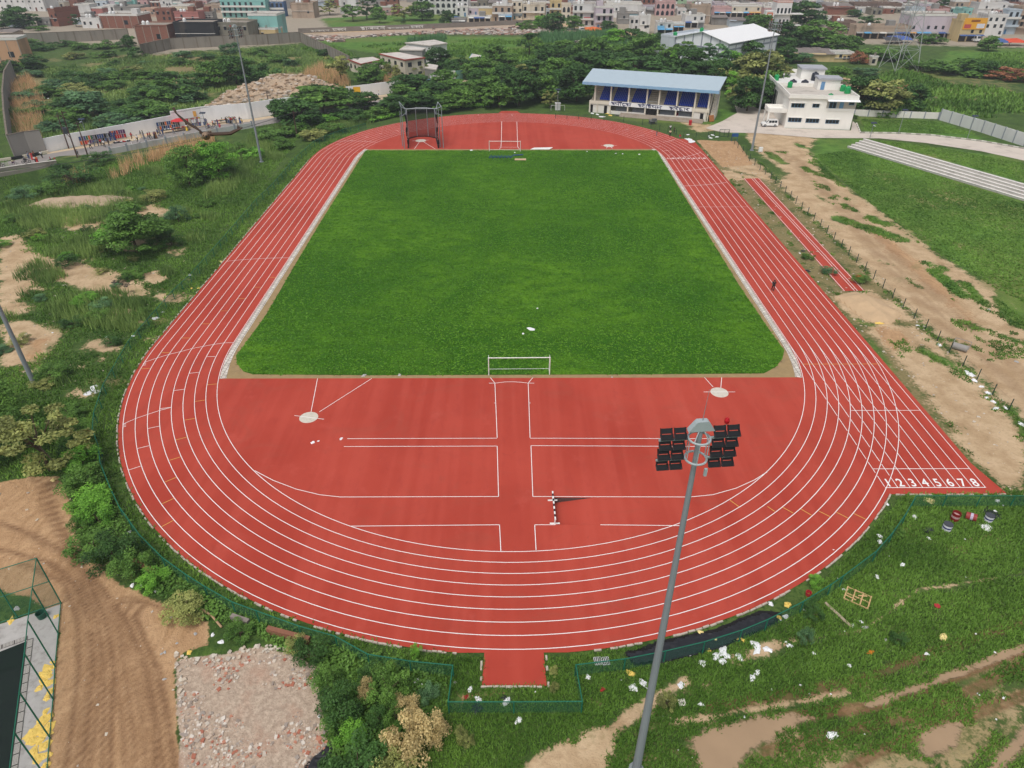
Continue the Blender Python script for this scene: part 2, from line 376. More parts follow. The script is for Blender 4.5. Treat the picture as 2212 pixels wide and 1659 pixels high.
paint('sand', D((1690, 150), (1760, 158), (1880, 175), (1960, 182), (1880, 200), (1790, 180), (1700, 190)), 4, 0.85)
paint('earth', D((1880, 178), (2010, 180), (2000, 195), (1900, 195)), 4, 0.6)
paint('dry', D((1850, 150), (2212, 110), (2260, 240), (2212, 250), (1900, 230)), 10, 0.42)
paint('dry', D((10, 150), (90, 160), (110, 200), (100, 260), (20, 250)), 5, 0.85)
paint('dry', D((230, 120), (440, 110), (640, 140), (660, 190), (380, 190), (230, 160)), 7, 0.75)
paint('dry', D((90, 320), (330, 290), (560, 280), (380, 340), (120, 350)), 4, 0.4)
paint('town', [(-900, 258), (-222, 246), (-165, 232), (-152, 206), (-97, 241), (-70, 268), (20, 300), (100, 262), (150, 240), (300, 215), (900, 170), (900, 2000), (-900, 2000)], 10, 1.0)
paint('lush', D((690, 40), (900, 28), (1010, 30), (1000, 50), (720, 66)), 5, 1, erase=('town',))
HOLLOW = D((-60, 386), (0, 375), (60, 366), (125, 357.5), (160, 356), (180, 372), (120, 400), (40, 425), (-60, 450))
def relief(X, Y):
 h = 0.25 * np.sin(X * 0.21 + 1) * np.cos(Y * 0.17) + 0.18 * np.sin(X * 0.53) * np.sin(Y * 0.47 + 2)
 keep = np.clip((np.maximum(np.abs(X) - 52, 0) + np.maximum(np.abs(Y - 11) - 97, 0)) / 12, 0, 1)
 left = np.clip((-X - 50) / 10, 0, 1) * np.clip((60 - Y) / 10, 0, 1)
 h = h * left * 0.8
 h -= 3.6 * np.clip(0.5 + poly_sd(HOLLOW, X, Y) / 2.6, 0, 1)
 return h
GZ = relief(GX, GY) - 0.03
_pt = [G(1203, 1134), G(1281, 1075.5)]
GZ -= 1.3 * ((GX > _pt[0].x - 1.2) & (GX < _pt[1].x + 2.4) & (GY > _pt[0].y - 1.2) & (GY < _pt[1].y + 1.2))
ny, nx = GX.shape
idx = np.arange(nx * ny).reshape(ny, nx)
F = np.stack([idx[:-1, :-1], idx[:-1, 1:], idx[1:, 1:], idx[1:, :-1]], -1).reshape(-1, 4)
me = bpy.data.meshes.new('ground')
me.vertices.add(nx * ny); me.vertices.foreach_set('co', np.stack([GX, GY, GZ], -1).astype(np.float32).ravel())
me.loops.add(F.size); me.loops.foreach_set('vertex_index', F.astype(np.int32).ravel())
me.polygons.add(len(F)); me.polygons.foreach_set('loop_start', np.arange(0, F.size, 4, dtype=np.int32))
me.polygons.foreach_set('loop_total', np.full(len(F), 4, dtype=np.int32))
me.polygons.foreach_set('use_smooth', np.ones(len(F), bool))
for k, a in MASK.items():
 at = me.attributes.new(k, 'FLOAT', 'POINT'); at.data.foreach_set('value', a.astype(np.float32).ravel())
me.update(calc_edges=True)
def ground_material():
 m, nt, p = nodes('ground')
 pos = objpos(nt)
 big = noise(nt, 0.035, 4, 0.55, pos); mid = noise(nt, 0.35, 5, 0.6, pos); fine = noise(nt, 2.6, 4, 0.65, pos); vfine = noise(nt, 9, 3, 0.6, pos)
 edge = math_(nt, 'ADD', math_(nt, 'MULTIPLY', mid, 0.6), math_(nt, 'MULTIPLY', fine, 0.4))
 g1 = mix(nt, ramp(nt, mid, 0.35, 0.65), lin((62, 84, 38)), lin((86, 112, 48)))
 g1 = mix(nt, math_(nt, 'MULTIPLY', ramp(nt, big, 0.4, 0.7), 0.5), g1, lin((98, 112, 62)))
 g1 = mix(nt, ramp(nt, fine, 0.4, 0.7), g1, lin((50, 76, 32)))
 l1 = mix(nt, ramp(nt, mid, 0.35, 0.65), lin((78, 116, 44)), lin((100, 138, 56)))
 l1 = mix(nt, math_(nt, 'MULTIPLY', ramp(nt, big, 0.42, 0.66), 0.75), l1, lin((116, 124, 64)))
 l1 = mix(nt, math_(nt, 'MULTIPLY', ramp(nt, fine, 0.42, 0.7), 0.55), l1, lin((62, 98, 38)))
 l1 = mix(nt, math_(nt, 'MULTIPLY', ramp(nt, vfine, 0.5, 0.75), 0.4), l1, lin((50, 84, 32)))
 def msk(k, amp=0.9, sharp=0.1):
  a = N(nt, 'ShaderNodeAttribute', attribute_name=k)
  x = math_(nt, 'ADD', a.outputs['Fac'], math_(nt, 'MULTIPLY', math_(nt, 'SUBTRACT', edge, 0.5), amp * 2))
  x = math_(nt, 'MULTIPLY', ramp(nt, x, 0.5 - sharp, 0.5 + sharp), ramp(nt, a.outputs['Fac'], 0.0, 0.12))
  return x
 c = mix(nt, msk('lush', 0.7, 0.25), g1, l1)
 dry = mix(nt, fine, lin((118, 108, 72)), lin((150, 134, 96)))
 c = mix(nt, msk('dry', 1.0, 0.2), c, dry)
 town = mix(nt, mid, lin((150, 138, 122)), lin((176, 164, 146)))
 c = mix(nt, msk('town', 0.8, 0.2), c, town)
 sand = mix(nt, ramp(nt, mid, 0.3, 0.7), lin((176, 148, 114)), lin((206, 180, 146)))
 sand = mix(nt, math_(nt, 'MULTIPLY', ramp(nt, fine, 0.45, 0.8), 0.5), sand, lin((150, 120, 88)))
 c = mix(nt, msk('sand', 1.0, 0.12), c, sand)
 st = noise(nt, 0.5, 8, 0.72, objpos(nt, (1.1, 0.55, 1)), 2.2)
 ea = mix(nt, ramp(nt, st, 0.3, 0.7), lin((168, 132, 96)), lin((196, 160, 122)))
 ea = mix(nt, math_(nt, 'MULTIPLY', ramp(nt, fine, 0.5, 0.75), 0.6), ea, lin((146, 112, 82)))
 c = mix(nt, msk('earth', 0.7, 0.08), c, ea)
 ru = mix(nt, ramp(nt, fine, 0.35, 0.7), lin((168, 148, 130)), lin((198, 178, 158)))
 ru = mix(nt, math_(nt, 'MULTIPLY', ramp(nt, mid, 0.5, 0.7), 0.5), ru, lin((180, 140, 118)))
 c = mix(nt, msk('rubble', 0.6, 0.08), c, ru)
 wn = mix(nt, ramp(nt, fine, 0.35, 0.7), lin((120, 116, 74)), lin((168, 150, 108)))
 c = mix(nt, msk('worn', 1.1, 0.25), c, wn)
 ra = N(nt, 'ShaderNodeAttribute', attribute_name='rut')
 rf = math_(nt, 'MULTIPLY', ra.outputs['Fac'], ramp(nt, math_(nt, 'ADD', mid, math_(nt, 'MULTIPLY', fine, .5)), .3, .8))
 c = mix(nt, math_(nt, 'MULTIPLY', rf, .9), c, lin((124, 92, 66)))
 mf = msk('mud', 1.2, 0.2)
 c = mix(nt, mf, c, mix(nt, mid, lin((150, 126, 100)), lin((178, 150, 120))))
 bf = msk('black', 0.7, 0.08)
 c = mix(nt, bf, c, mix(nt, fine, lin((22, 22, 24)), lin((48, 46, 46))))
 nt.links.new(c, p.inputs['Base Color'])
 r = math_(nt, 'SUBTRACT', 0.92, math_(nt, 'MULTIPLY', mf, 0.6))
 nt.links.new(r, p.inputs['Roughness']); p.inputs['Specular IOR Level'].default_value = 0.2
 hgt = math_(nt, 'MULTIPLY', math_(nt, 'ADD', math_(nt, 'ADD', fine, math_(nt, 'MULTIPLY', vfine, 0.5)), math_(nt, 'SUBTRACT', math_(nt, 'MULTIPLY', st, 0.6), math_(nt, 'MULTIPLY', rf, 0.5))), math_(nt, 'SUBTRACT', 1.0, mf))
 bump(nt, p, hgt, 0.7, 0.16)
 return m
me.materials.append(ground_material())
tag(link('ground', me), kind='structure')
# running track
R0, YN, YF, LW = 36.264, -31.487, 53.32, 1.22
def oval(r, n=72, yn=YN, yf=YF):
 a = [(r * math.cos(t), yn + r * math.sin(t)) for t in np.linspace(-pi, 0, n)]
 b = [(r * math.cos(t), yf + r * math.sin(t)) for t in np.linspace(0, pi, n)]
 return a + b
RO = R0 + 8 * LW + 0.45
def arcpts(r, t0, t1, cy, n=40): return [(r * math.cos(t), cy + r * math.sin(t)) for t in np.linspace(t0, t1, n)]
def track_outline():
 xe = RO + 0.15
 pts = [(-RO, YF), (-RO, YN)] + arcpts(RO, -pi, -pi / 2 - 0.088, YN)[1:]
 e0, e1 = G(1041, 1481), G(1181, 1482)
 pts += [(e0.x + 0.1, pts[-1][1]), (e0.x, e0.y), (e1.x, e1.y), (e1.x - 0.1, YN - RO * math.cos(0.088))]
 t_end = -math.acos(min(1, (36.4) / RO))
 a = math.asin((60.6 + YN) / RO)          # angle where y = -60.6
 pts += arcpts(RO, -pi / 2 + 0.088, -a, YN)[0:]
 pts += [(47.6, -60.55), (xe, -56.0), (xe, YF)]
 q = G(1517, 322); s = G(1497, 300)
 pts += [(xe, q.y - 2), (xe - 0.2, s.y), (G(1466, 300).x, s.y)]
 a2 = math.asin((s.y - YF) / RO)
 pts += arcpts(RO, a2 + 0.02, pi / 2 - 0.07, YF)
 n0, n1 = G(1117, 240), G(1083, 240)
 pts += [(n0.x, n0.y), (n1.x, n1.y)]
 pts += arcpts(RO, pi / 2 + 0.07, pi, YF)[0:-1]
 return pts
YD0, YD1 = -40.04, 61.6
def inner_hole():
 r = R0 - 0.12
 a = math.acos(0) ; t = math.asin((YD0 - YN) / r); u = math.asin((YD1 - YF) / r)
 return arcpts(r, 0 + 0, t, YN, 10)[::-1] + arcpts(r, 0, u, YF, 10) + arcpts(r, pi - u, pi, YF, 10) + arcpts(r, pi, pi - t, YN, 10)
def track_mat():
 m, nt, p = nodes('red_track')
 pos = objpos(nt)
 a = noise(nt, 0.06, 4, 0.6, pos); b_ = noise(nt, 0.9, 4, 0.65, objpos(nt, (1, 0.35, 1))); c_ = noise(nt, 40, 2, 0.6, pos)
 c = mix(nt, ramp(nt, a, .3, .7), lin((173, 64, 49)), lin((189, 76, 60)))
 wv = noise(nt, 0.55, 2, 0.5, objpos(nt, (1, 0.04, 1)))
 c = mix(nt, math_(nt, 'MULTIPLY', ramp(nt, wv, .42, .62), .3), c, lin((202, 90, 74)))
 sp = noise(nt, 0.8, 6, 0.75, pos, 1.2)
 c = mix(nt, math_(nt, 'MULTIPLY', ramp(nt, sp, 0.6, 0.72), 0.35), c, lin((150, 58, 48)))
 c = mix(nt, math_(nt, 'MULTIPLY', ramp(nt, noise(nt, 0.12, 5, 0.7, objpos(nt, (1, 1.4, 1)), 1.5), 0.5, 0.68), 0.3), c, lin((164, 82, 66)))
 c = mix(nt, math_(nt, 'MULTIPLY', ramp(nt, b_, 0.5, 0.75), 0.3), c, lin((160, 58, 50)))
 c = mix(nt, math_(nt, 'MULTIPLY', ramp(nt, noise(nt, 0.22, 5, 0.7, pos), 0.56, 0.72), 0.28), c, lin((206, 98, 84)))
 c = mix(nt, math_(nt, 'MULTIPLY', c_, 0.25), c, lin((120, 40, 36)))
 nt.links.new(c, p.inputs['Base Color']); p.inputs['Roughness'].default_value = 0.9; p.inputs['Specular IOR Level'].default_value = 0.2
 bump(nt, p, c_, 0.2, 0.01)
 return m
TRK = track_mat()
PIT = [G(1203, 1134), G(1297, 1134), G(1281, 1075.5), G(1197, 1075)]
tag(tri_fill(track_outline(), 0.02, 'running_track', TRK, holes=[inner_hole(), PIT]), kind='structure')
infield = mat('infield_soil', (158, 134, 96), 0.95, 0.25, 1.2, dirt=0.3)
tag(tri_fill(inner_hole(), 0.012, 'infield_soil', infield), kind='structure')
def paver_mat():
 m, nt, p = nodes('pavers')
 br = nt.nodes.new('ShaderNodeTexBrick'); br.inputs['Scale'].default_value = 1.0
 br.inputs['Brick Width'].default_value = 0.6; br.inputs['Row Height'].default_value = 0.5; br.inputs['Mortar Size'].default_value = 0.03
 mp = nt.nodes.new('ShaderNodeMapping'); mp.inputs['Rotation'].default_value = (0, 0, pi / 2)
 nt.links.new(objpos(nt), mp.inputs[0]); nt.links.new(mp.outputs[0], br.inputs['Vector'])
 br.inputs['Color1'].default_value = (*lin((222, 216, 206)), 1); br.inputs['Color2'].default_value = (*lin((196, 188, 178)), 1); br.inputs['Mortar'].default_value = (*lin((110, 100, 90)), 1)
 n = noise(nt, 0.7, 4, 0.7, objpos(nt))
 c = mix(nt, math_(nt, 'MULTIPLY', ramp(nt, n, 0.5, 0.7), 0.55), br.outputs[0], lin((150, 132, 112)))
 nt.links.new(c, p.inputs['Base Color']); p.inputs['Roughness'].default_value = 0.9
 return m
pv = MB()
for sgn in (-1, 1):
 r = R0 - 0.12 - 0.4
 t = math.asin((YD0 - YN) / r); u = math.asin((YD1 - YF) / r)
 line = arcpts(r, t, 0, YN, 10) + arcpts(r, 0, u, YF, 10)
 line = [(sgn * x, y) for x, y in line]
 pv.strip(line, 0.78, 0.035)
tag(pv.build('paved_strip', paver_mat()), kind='structure')
def pitch_outline():
 L = [(790, 325), (745, 397), (700, 468), (640, 568), (575, 680), (528, 745), (510, 768), (512, 786), (526, 803), (546, 809)]
 Rr = [(1650, 807), (1676, 793), (1690, 775), (1694, 757), (1668, 722), (1600, 622), (1520, 492), (1460, 395), (1418, 325)]
 return D(*(L + [(800, 811), (1100, 810), (1400, 809)] + Rr))
PITCH_POLY = pitch_outline()
def pitch_mat():
 m, nt, p = nodes('pitch_turf')
 pos = objpos(nt); a = noise(nt, 0.045, 4, 0.6, pos, 0.6); b_ = noise(nt, 0.5, 5, 0.65, objpos(nt, (0.5, 1, 1))); f = noise(nt, 5, 4, 0.65, objpos(nt, (0.5, 1, 1)))
 c = mix(nt, ramp(nt, a, 0.38, 0.62), lin((52, 100, 16)), lin((92, 138, 28)))
 c = mix(nt, ramp(nt, b_, 0.4, 0.66), c, lin((60, 104, 22)))
 c = mix(nt, math_(nt, 'MULTIPLY', ramp(nt, f, 0.42, 0.7), 0.6), c, lin((48, 76, 24)))
 nt.links.new(c, p.inputs['Base Color']); p.inputs['Roughness'].default_value = 0.9; p.inputs['Specular IOR Level'].default_value = 0.15
 bump(nt, p, math_(nt, 'ADD', f, b_), 0.8, 0.2)
 return m
tag(tri_fill(PITCH_POLY, 0.045, 'football_pitch', pitch_mat()), kind='structure')
# painted lines
WHITE = mat('line_white', (240, 238, 236), 0.8, 0.05, 3)
YELL = mat('line_yellow', (226, 176, 92), 0.8, 0.05, 3)
ml = MB(); my = MB(); ZL = 0.026
LWID = 0.066
for i in range(9):
 ml.strip(oval(R0 + i * LW, 90), LWID, ZL, closed=True)
for i in range(9):                                       # sprint chute: broken where it crosses the bend
 x = R0 + i * LW
 cuts = [YN] + [YN - math.sqrt(max(0, (R0 + j * LW) ** 2 - x * x)) for j in range(i + 1, 9)]
 for a, b in zip(cuts, cuts[1:]):
  if a - b > 0.9: ml.strip([(x, a - 0.15), (x, b + 0.3)], LWID, ZL + 0.002)
 ml.strip([(x, cuts[-1]), (x, -59.68)], LWID, ZL + 0.002)
def dl(pts, mb=None, wd=LWID, z=ZL + 0.004): (mb or ml).strip(D(*pts), wd, z)
X8 = R0 + 8 * LW
ml.strip([(R0, -59.68), (X8 + 0.05, -59.68)], 0.08, ZL + 0.004)
ml.strip([(R0 + 1.6 * LW, -46.9), (X8, -46.9)], 0.07, ZL + 0.004)
ml.strip([(R0 + 0.05, -56.9), (X8, -56.9)], 0.07, ZL + 0.004)
ml.strip([(R0, 53.1), (X8, 53.1)], 0.09, ZL + 0.004)
ml.strip([(R0 + 0.1, 20.3), (X8, 20.3)], 0.05, ZL + 0.004)
my.strip([(R0, -37.05), (X8, -37.05)], 0.07, ZL + 0.004)
S = 960 / 2212 / 1.736; S2 = 500 / 2212 / 1.736; K = 1 / 1.736
def cr(ox, oy, s, pts): return [(ox * K + s * x, oy * K + s * y) for x, y in pts]
for a in ([(925, 622), (1040, 622)], [(685, 785), (795, 785)], [(410, 975), (535, 975)], [(120, 1178), (245, 1178)]): dl(cr(800, 900, S2, a), my)
for a in ([(1905, 613), (1970, 613)], [(1745, 726), (1812, 726)], [(1572, 848), (1645, 848)], [(1393, 975), (1470, 975)], [(1215, 1115), (1295, 1110)], [(1795, 1252), (1878, 1245)], [(1685, 1397), (1778, 1384)], [(1595, 1558), (1687, 1543)]): dl(cr(0, 900, S, a), my)
for a in ([(1520, 485), (1618, 460)], [(1463, 662), (1560, 632)], [(1428, 848), (1525, 808)], [(1403, 1036), (1503, 990)], [(1397, 1235), (1498, 1180)]): dl(cr(0, 1440, S, a), my)
for a in ([(-5, 1060), (58, 1103)], [(125, 1066), (218, 1118)], [(282, 1081), (376, 1136)], [(436, 1098), (537, 1149)], [(588, 1108), (690, 1160)], [(740, 1120), (843, 1170)]): dl(cr(2880, 1440, S, a), my)
dl([(1577, 1081), (1596, 1095)], my)
for a in ([(1785, 1010), (1862, 1008)], [(1638, 1153), (1720, 1145)], [(1500, 1303), (1590, 1292)], [(1380, 1460), (1475, 1447)], [(1280, 1630), (1378, 1610)],
   [(2015, 888), (1945, 890), (1850, 903), (1750, 922), (1655, 940), (1560, 966), (1460, 990), (1355, 1022), (1250, 1058)]): dl(cr(0, 900, S, a))
for k in range(3): dl(cr(0, 900, S, [(1236, 1068 + 9 * k), (1262, 1062 + 9 * k)]))
for k in range(3): dl(cr(0, 1440, S, [(1062, 352 + 11 * k), (1090, 344 + 11 * k)]))
for a in ([(1185, 560), (1288, 535)], [(1113, 745), (1217, 711)], [(1475, 205), (1380, 230), (1275, 265), (1165, 303), (1060, 350)]): dl(cr(0, 1440, S, a))
dl(cr(800, 900, S2, [(1255, 298), (1130, 298), (1010, 302), (885, 305), (755, 312), (490, 328), (225, 355)]))
for a in ([(880, 870), (1040, 855), (1175, 835), (1320, 805), (1445, 760)], [(1010, 1073), (1170, 1068), (1260, 1060), (1430, 1040), (1595, 1015), (1665, 1000)],
   [(1165, 1318), (1350, 1308), (1540, 1298), (1700, 1280), (1880, 1258)], [(830, 590), (900, 580), (960, 565), (1035, 535)], [(385, 492), (515, 475)], [(650, 605), (735, 590)], [(800, 740), (955, 718)], [(205, 388), (250, 372)], [(620, 418), (670, 400)], [(700, 670), (790, 660)], [(900, 805), (975, 800)]):
 dl(cr(2300, 400, S2, a), None, 0.09)
S4 = 800 / 2212 / 1.736
for a in ([(180, 360), (300, 355), (450, 360), (595, 370)], [(470, 312), (500, 320)], [(615, 278), (645, 284)], [(785, 245), (815, 253)], [(310, 350), (345, 352)], [(1640, 82), (1640, 90)], [(1990, 80), (1992, 92)]):
 dl(cr(1200, 400, S4, a), None, 0.09)
for a in ([(430, 402), (455, 402)], [(305, 443), (328, 443)], [(195, 488), (218, 488)], [(95, 537), (120, 537)], [(40, 430), (85, 432)], [(170, 388), (210, 392)]): dl(cr(1200, 400, S4, a), None, 0.09)
for a in ([(365, 478), (405, 478)], [(262, 520), (308, 520)], [(172, 568), (218, 568)], [(82, 617), (130, 617)], [(-5, 669), (33, 669)]): dl(cr(1200, 400, S4, a), my, 0.09)
for a in ([(1069, 828), (1074, 946)], [(1141, 828), (1145, 946)], [(1074, 964), (1077, 1073)], [(1147, 963), (1151, 1073)], [(1079, 1134), (1082, 1191)], [(1155, 1134), (1158, 1189)],
   [(750, 948), (1074, 947)], [(743, 965), (1074, 964)], [(1145, 947), (1540, 948)], [(1147, 963), (1540, 965)],
   [(1077, 1073), (735, 1074), (690, 1069), (640, 1057), (590, 1038), (550, 1017)], [(1151, 1073), (1490, 1074), (1540, 1069), (1590, 1055), (1630, 1037), (1657, 1020)],
   [(758, 1137), (1079, 1134)], [(1155, 1134), (1200, 1134)], [(1297, 1134), (1478, 1136)],
   [(1056, 828), (1070, 828), (1090, 825.5), (1106, 825), (1125, 826), (1141, 828), (1154, 828)], [(1059, 816), (1069, 828)], [(1151, 816), (1141, 828)],
   [(1067, 871), (1071, 871)], [(1142, 871), (1146, 871)],
   [(686, 818), (672, 890)], [(803, 818), (690, 890)], [(636, 898), (700, 906)], [(1559, 816), (1557, 838)], [(1522, 816), (1540, 836)], [(1520, 847), (1588, 847)]):
 dl(a)
for a in ([(1884, 155), (1880, 365), (1876, 425), (1860, 440)], [(2041, 155), (2050, 415), (2068, 440)], [(1845, 420), (2060, 422)], [(1035, 360), (978, 440)], [(1065, 360), (1195, 440)], [(955, 355), (1130, 347)], ):
 dl(cr(1200, 400, S4, a), None, 0.1)
for a in ([(815, 730), (828, 712)], [(850, 712), (868, 730)], [(770, 705), (905, 705)]): dl(cr(1920, 240, S, a), None, 0.1)
tag(ml.build('lane_markings', WHITE, normals=False), kind='structure')
tag(my.build('yellow_markings', YELL, normals=False), kind='structure')
def text_mesh(s, size, name, m, extrude=0.0, off=0.0):
 cu = bpy.data.curves.new(name, 'FONT'); cu.body = s; cu.size = size; cu.align_x = 'CENTER'; cu.offset = off; cu.extrude = extrude
 o = bpy.data.objects.new(name, cu); C.objects.link(o)
 dg = bpy.context.evaluated_depsgraph_get(); me = bpy.data.meshes.new_from_object(o.evaluated_get(dg))
 bpy.data.objects.remove(o); me.materials.clear(); me.materials.append(m)
 return me
def merge(name, items, m):
 bm = bmesh.new()
 for me, M in items:
  k = len(bm.verts); bm.from_mesh(me); bm.verts.ensure_lookup_table()
  for v in bm.verts[k:]: v.co = M @ v.co
 out = bpy.data.meshes.new(name); bm.to_mesh(out); bm.free(); out.materials.append(m); return out
its = []
for i in range(8):
 me_ = text_mesh(str(i + 1), 1.25, 'digit', WHITE, 0, 0.018)
 its.append((me_, Matrix.Translation((R0 + (i + 0.45) * LW, -59.5, ZL + 0.008)) @ Matrix.Diagonal((1.0, 1.25, 1, 1))))
 its.append((me_, Matrix.Translation((R0 + (i + 0.5) * LW, 53.3, ZL + 0.008)) @ Matrix.Diagonal((1.0, 0.95, 1, 1)) @ Matrix.Translation((0, -0.1, 0))))
tag(link('lane_numbers', merge('lane_numbers', its, WHITE)), kind='structure')
KERB = mat('kerb_stone', (192, 180, 166), 0.9, 0.2, 3, dirt=0.5)
kb = MB()
def stones(pts, w=0.14, h=0.12, step=0.45):
 P = [Vector((p[0], p[1])) for p in pts]; acc = 0.0
 for a, b in zip(P, P[1:]):
  L = (b - a).length
  if L < 1e-4: continue
  n = max(1, round(L / step)); d = (b - a) / n; an = math.atan2(d.y, d.x)
  for i in range(n):
   if random.random() < 0.3: continue
   c = a + d * (i + 0.5)
   kb.box((c.x + random.uniform(-.03, .03), c.y + random.uniform(-.03, .03), h / 2 - 0.02), (d.length * random.uniform(0.82, 0.97), w * random.uniform(0.8, 1.2), h), an + random.uniform(-.06, .06))
oo = track_outline()
stones([(-RO - .1, YF), (-RO - .1, YN)] + arcpts(RO + .1, -pi, -pi / 2 - 0.09, YN, 90))
e0, e1 = G(1041, 1481), G(1181, 1482)
stones([(e0.x - 0.05, YN - RO - 0.1), (e0.x - 0.1, e0.y - .1), (e1.x + .1, e1.y - .1), (e1.x + 0.05, YN - RO - 0.1)])
stones(arcpts(RO + .1, -pi / 2 + 0.09, -math.asin((60.6 + YN) / RO), YN, 60)); stones([(RO * math.cos(math.asin((60.6 + YN) / RO)) + .1, -60.7), (47.4, -60.7)])
tag(kb.build('kerb', KERB), kind='structure')
RW = [G(1606, 386), G(1640, 385), G(1868, 628), G(1822, 629)]
tag(tri_fill(RW, 0.02, 'jump_runway', TRK), kind='structure')
rm = MB()
def lerp(a, b, t): return a + (b - a) * t
for t in (0.05, 0.52, 0.66, 0.95):
 rm.strip([lerp(RW[0], RW[1], t), lerp(RW[3], RW[2], t)], 0.08, 0.026)
tag(rm.build('runway_markings', WHITE, normals=False), kind='structure')
stones([RW[0], RW[3]], 0.16, 0.1);
# water jump, circles, goals, cage
STEEL = mat('galvanised_steel', (150, 156, 160), 0.5, 0.15, 3, metal=0.3, streak=True)
WPAINT = mat('white_paint', (236, 236, 232), 0.5, 0.06, 2)
DARK = mat('black_plastic', (30, 31, 34), 0.45, 0.2, 4)
GREEN = mat('green_paint', (32, 110, 86), 0.5, 0.15, 3)
DKGREEN = mat('dark_green_post', (30, 62, 52), 0.6, 0.2, 3)
mb = MB()
a, b, c, d = PIT
mb.add([(a.x, a.y, .02), (b.x, b.y, .02), (c.x, c.y, .02), (d.x, d.y, .02), (a.x, a.y, -.7), (d.x, d.y, -.7)],
  [(4, 1, 2, 5)], 0)
mb.add([(a.x, a.y, .02), (b.x, b.y, .02), (c.x, c.y, .02), (d.x, d.y, .02), (a.x, a.y, -.7), (d.x, d.y, -.7)],
  [(0, 4, 5, 3), (3, 5, 2), (0, 1, 4)], 1)
tag(mb.build('water_jump_pit', [TRK, mat('pit_wall', (92, 70, 66), 0.9, 0.5, 5, dirt=0.8)]), kind='structure')
p0, p1 = G(1193.6, 1060.8, 0.9), G(1199.8, 1122, 0.9)
root = empty('steeplechase_barrier', ((p0.x + p1.x) / 2, (p0.y + p1.y) / 2, 0.02), math.atan2(p1.y - p0.y, p1.x - p0.x))
tag(root, 'steeplechase barrier with black and white striped beam beside the water jump', 'barrier')
L = (p1 - p0).length; n = 11
mb = MB()
for i in range(n): mb.box((-L / 2 + L * (i + .5) / n, 0, .83), (L / n, .13, .13), slot=i % 2)
mb.build('beam', [WPAINT, mat('beam_black', (46, 46, 50), .5)], root)
for s_ in (-1, 1):
 q = MB(); q.box((s_ * (L / 2 - .35), 0, .38), (.1, .1, .77)); q.box((s_ * (L / 2 - .35), 0, .03), (.14, .9, .06)); q.build('leg', WPAINT, root)
CONC = mat('pale_concrete', (208, 200, 186), 0.9, 0.14, 2.5, dirt=0.25)
def circle(u, v, r, label):
 g = G(u, v); q = MB(); q.lathe([(r, -0.02), (r, 0.032), (r - .06, 0.034), (r - .06, 0.028)], n=40)
 o = q.build('throwing_circle', CONC, None, (g.x, g.y, 0)); tag(o, label, 'throwing circle', 'concrete throwing circles')
circle(667, 902, 1.03, 'concrete throwing circle on the red area left of the near goal')
circle(1554, 848, 1.03, 'concrete throwing circle on the red area right of the near goal')
circle(909, 304, 1.35, 'concrete throwing circle inside the netted cage')
circle(1315, 314.8, 1.3, 'concrete throwing circle right of the far goal')
def goal(u0, v0, u1, v1, h, depth, label, back):
 a, b = G(u0, v0), G(u1, v1); w_ = (b - a).length
 root = empty('football_goal', ((a.x + b.x) / 2, (a.y + b.y) / 2, 0.04), math.atan2(b.y - a.y, b.x - a.x))
 tag(root, label, 'football goal', 'white football goals')
 for s_ in (-1, 1): MB().tube((s_ * w_ / 2, 0, 0), (s_ * w_ / 2, 0, h), .06, n=10).build('post', WPAINT, root)
 MB().tube((-w_ / 2 - .06, 0, h), (w_ / 2 + .06, 0, h), .06, n=10).build('crossbar', WPAINT, root)
 f = MB()
 for s_ in (-1, 1):
  f.path([(s_ * w_ / 2, 0, h), (s_ * w_ / 2, back * .75, h * .97), (s_ * w_ / 2, back * depth, .05), (s_ * w_ / 2, 0, .05)], .028)
 f.tube((-w_ / 2, back * depth, .05), (w_ / 2, back * depth, .05), .028)
 f.build('back_frame', WPAINT, root)
goal(1056, 811, 1187, 810, 2.44, 1.3, 'white football goal at the near edge of the pitch', 1)
goal(1057, 327, 1124, 327.5, 2.35, 1.2, 'white football goal at the far edge of the pitch', 1)
def netmat(name, col, a, scale):
 m, nt, p = nodes(name)
 p.inputs['Base Color'].default_value = (*lin(col), 1); p.inputs['Roughness'].default_value = .9
 p.inputs['Alpha'].default_value = a
 n = noise(nt, scale, 3, .6); nt.links.new(math_(nt, 'ADD', math_(nt, 'MULTIPLY', n, .3), a - .15), p.inputs['Alpha'])
 return m
NET = netmat('black_net', (22, 22, 24), .55, .8)
root = empty('hammer_cage', G(909, 304)); tag(root, 'tall throwing cage of silver poles with a black net round the circle', 'throwing cage')
O = G(909, 304)
def rel(u, v): return G(u, v) - O
base = [rel(882, 321), rel(883, 300), rel(901.5, 295.4), rel(925.4, 295.4), rel(942, 299), rel(947, 320.6)]
nb = MB(); NH = 7.0
for a, b in zip(base, base[1:]):
 for k in range(5):
  p, q = a.lerp(b, k / 5), a.lerp(b, (k + 1) / 5)
  w0, w1 = math.sin(k / 5 * pi) * .12, math.sin((k + 1) / 5 * pi) * .12
  nb.add([(p.x, p.y + w0, .05), (q.x, q.y + w1, .05), (q.x, q.y + w1 * .3, NH), (p.x, p.y + w0 * .3, NH)], [(0, 1, 2, 3)])
nb.build('net', NET, root, normals=False)
hem = MB()
for p in (base[0], base[-1]):
 for k in range(9):
  z0, z1 = NH * 1.25 * k / 9, NH * 1.25 * (k + 1) / 9
  hem.tube((p.x + .12 * math.sin(k * 1.3), p.y, z0 + .1), (p.x + .12 * math.sin(k * 1.3 + 1.3), p.y, z1 + .1), .16 + .08 * math.sin(k * 2.1) , n=7)
for a, b in zip(base, base[1:]): hem.tube(a + Vector((0, 0, .12)), b + Vector((0, 0, .12)), .14, n=6)
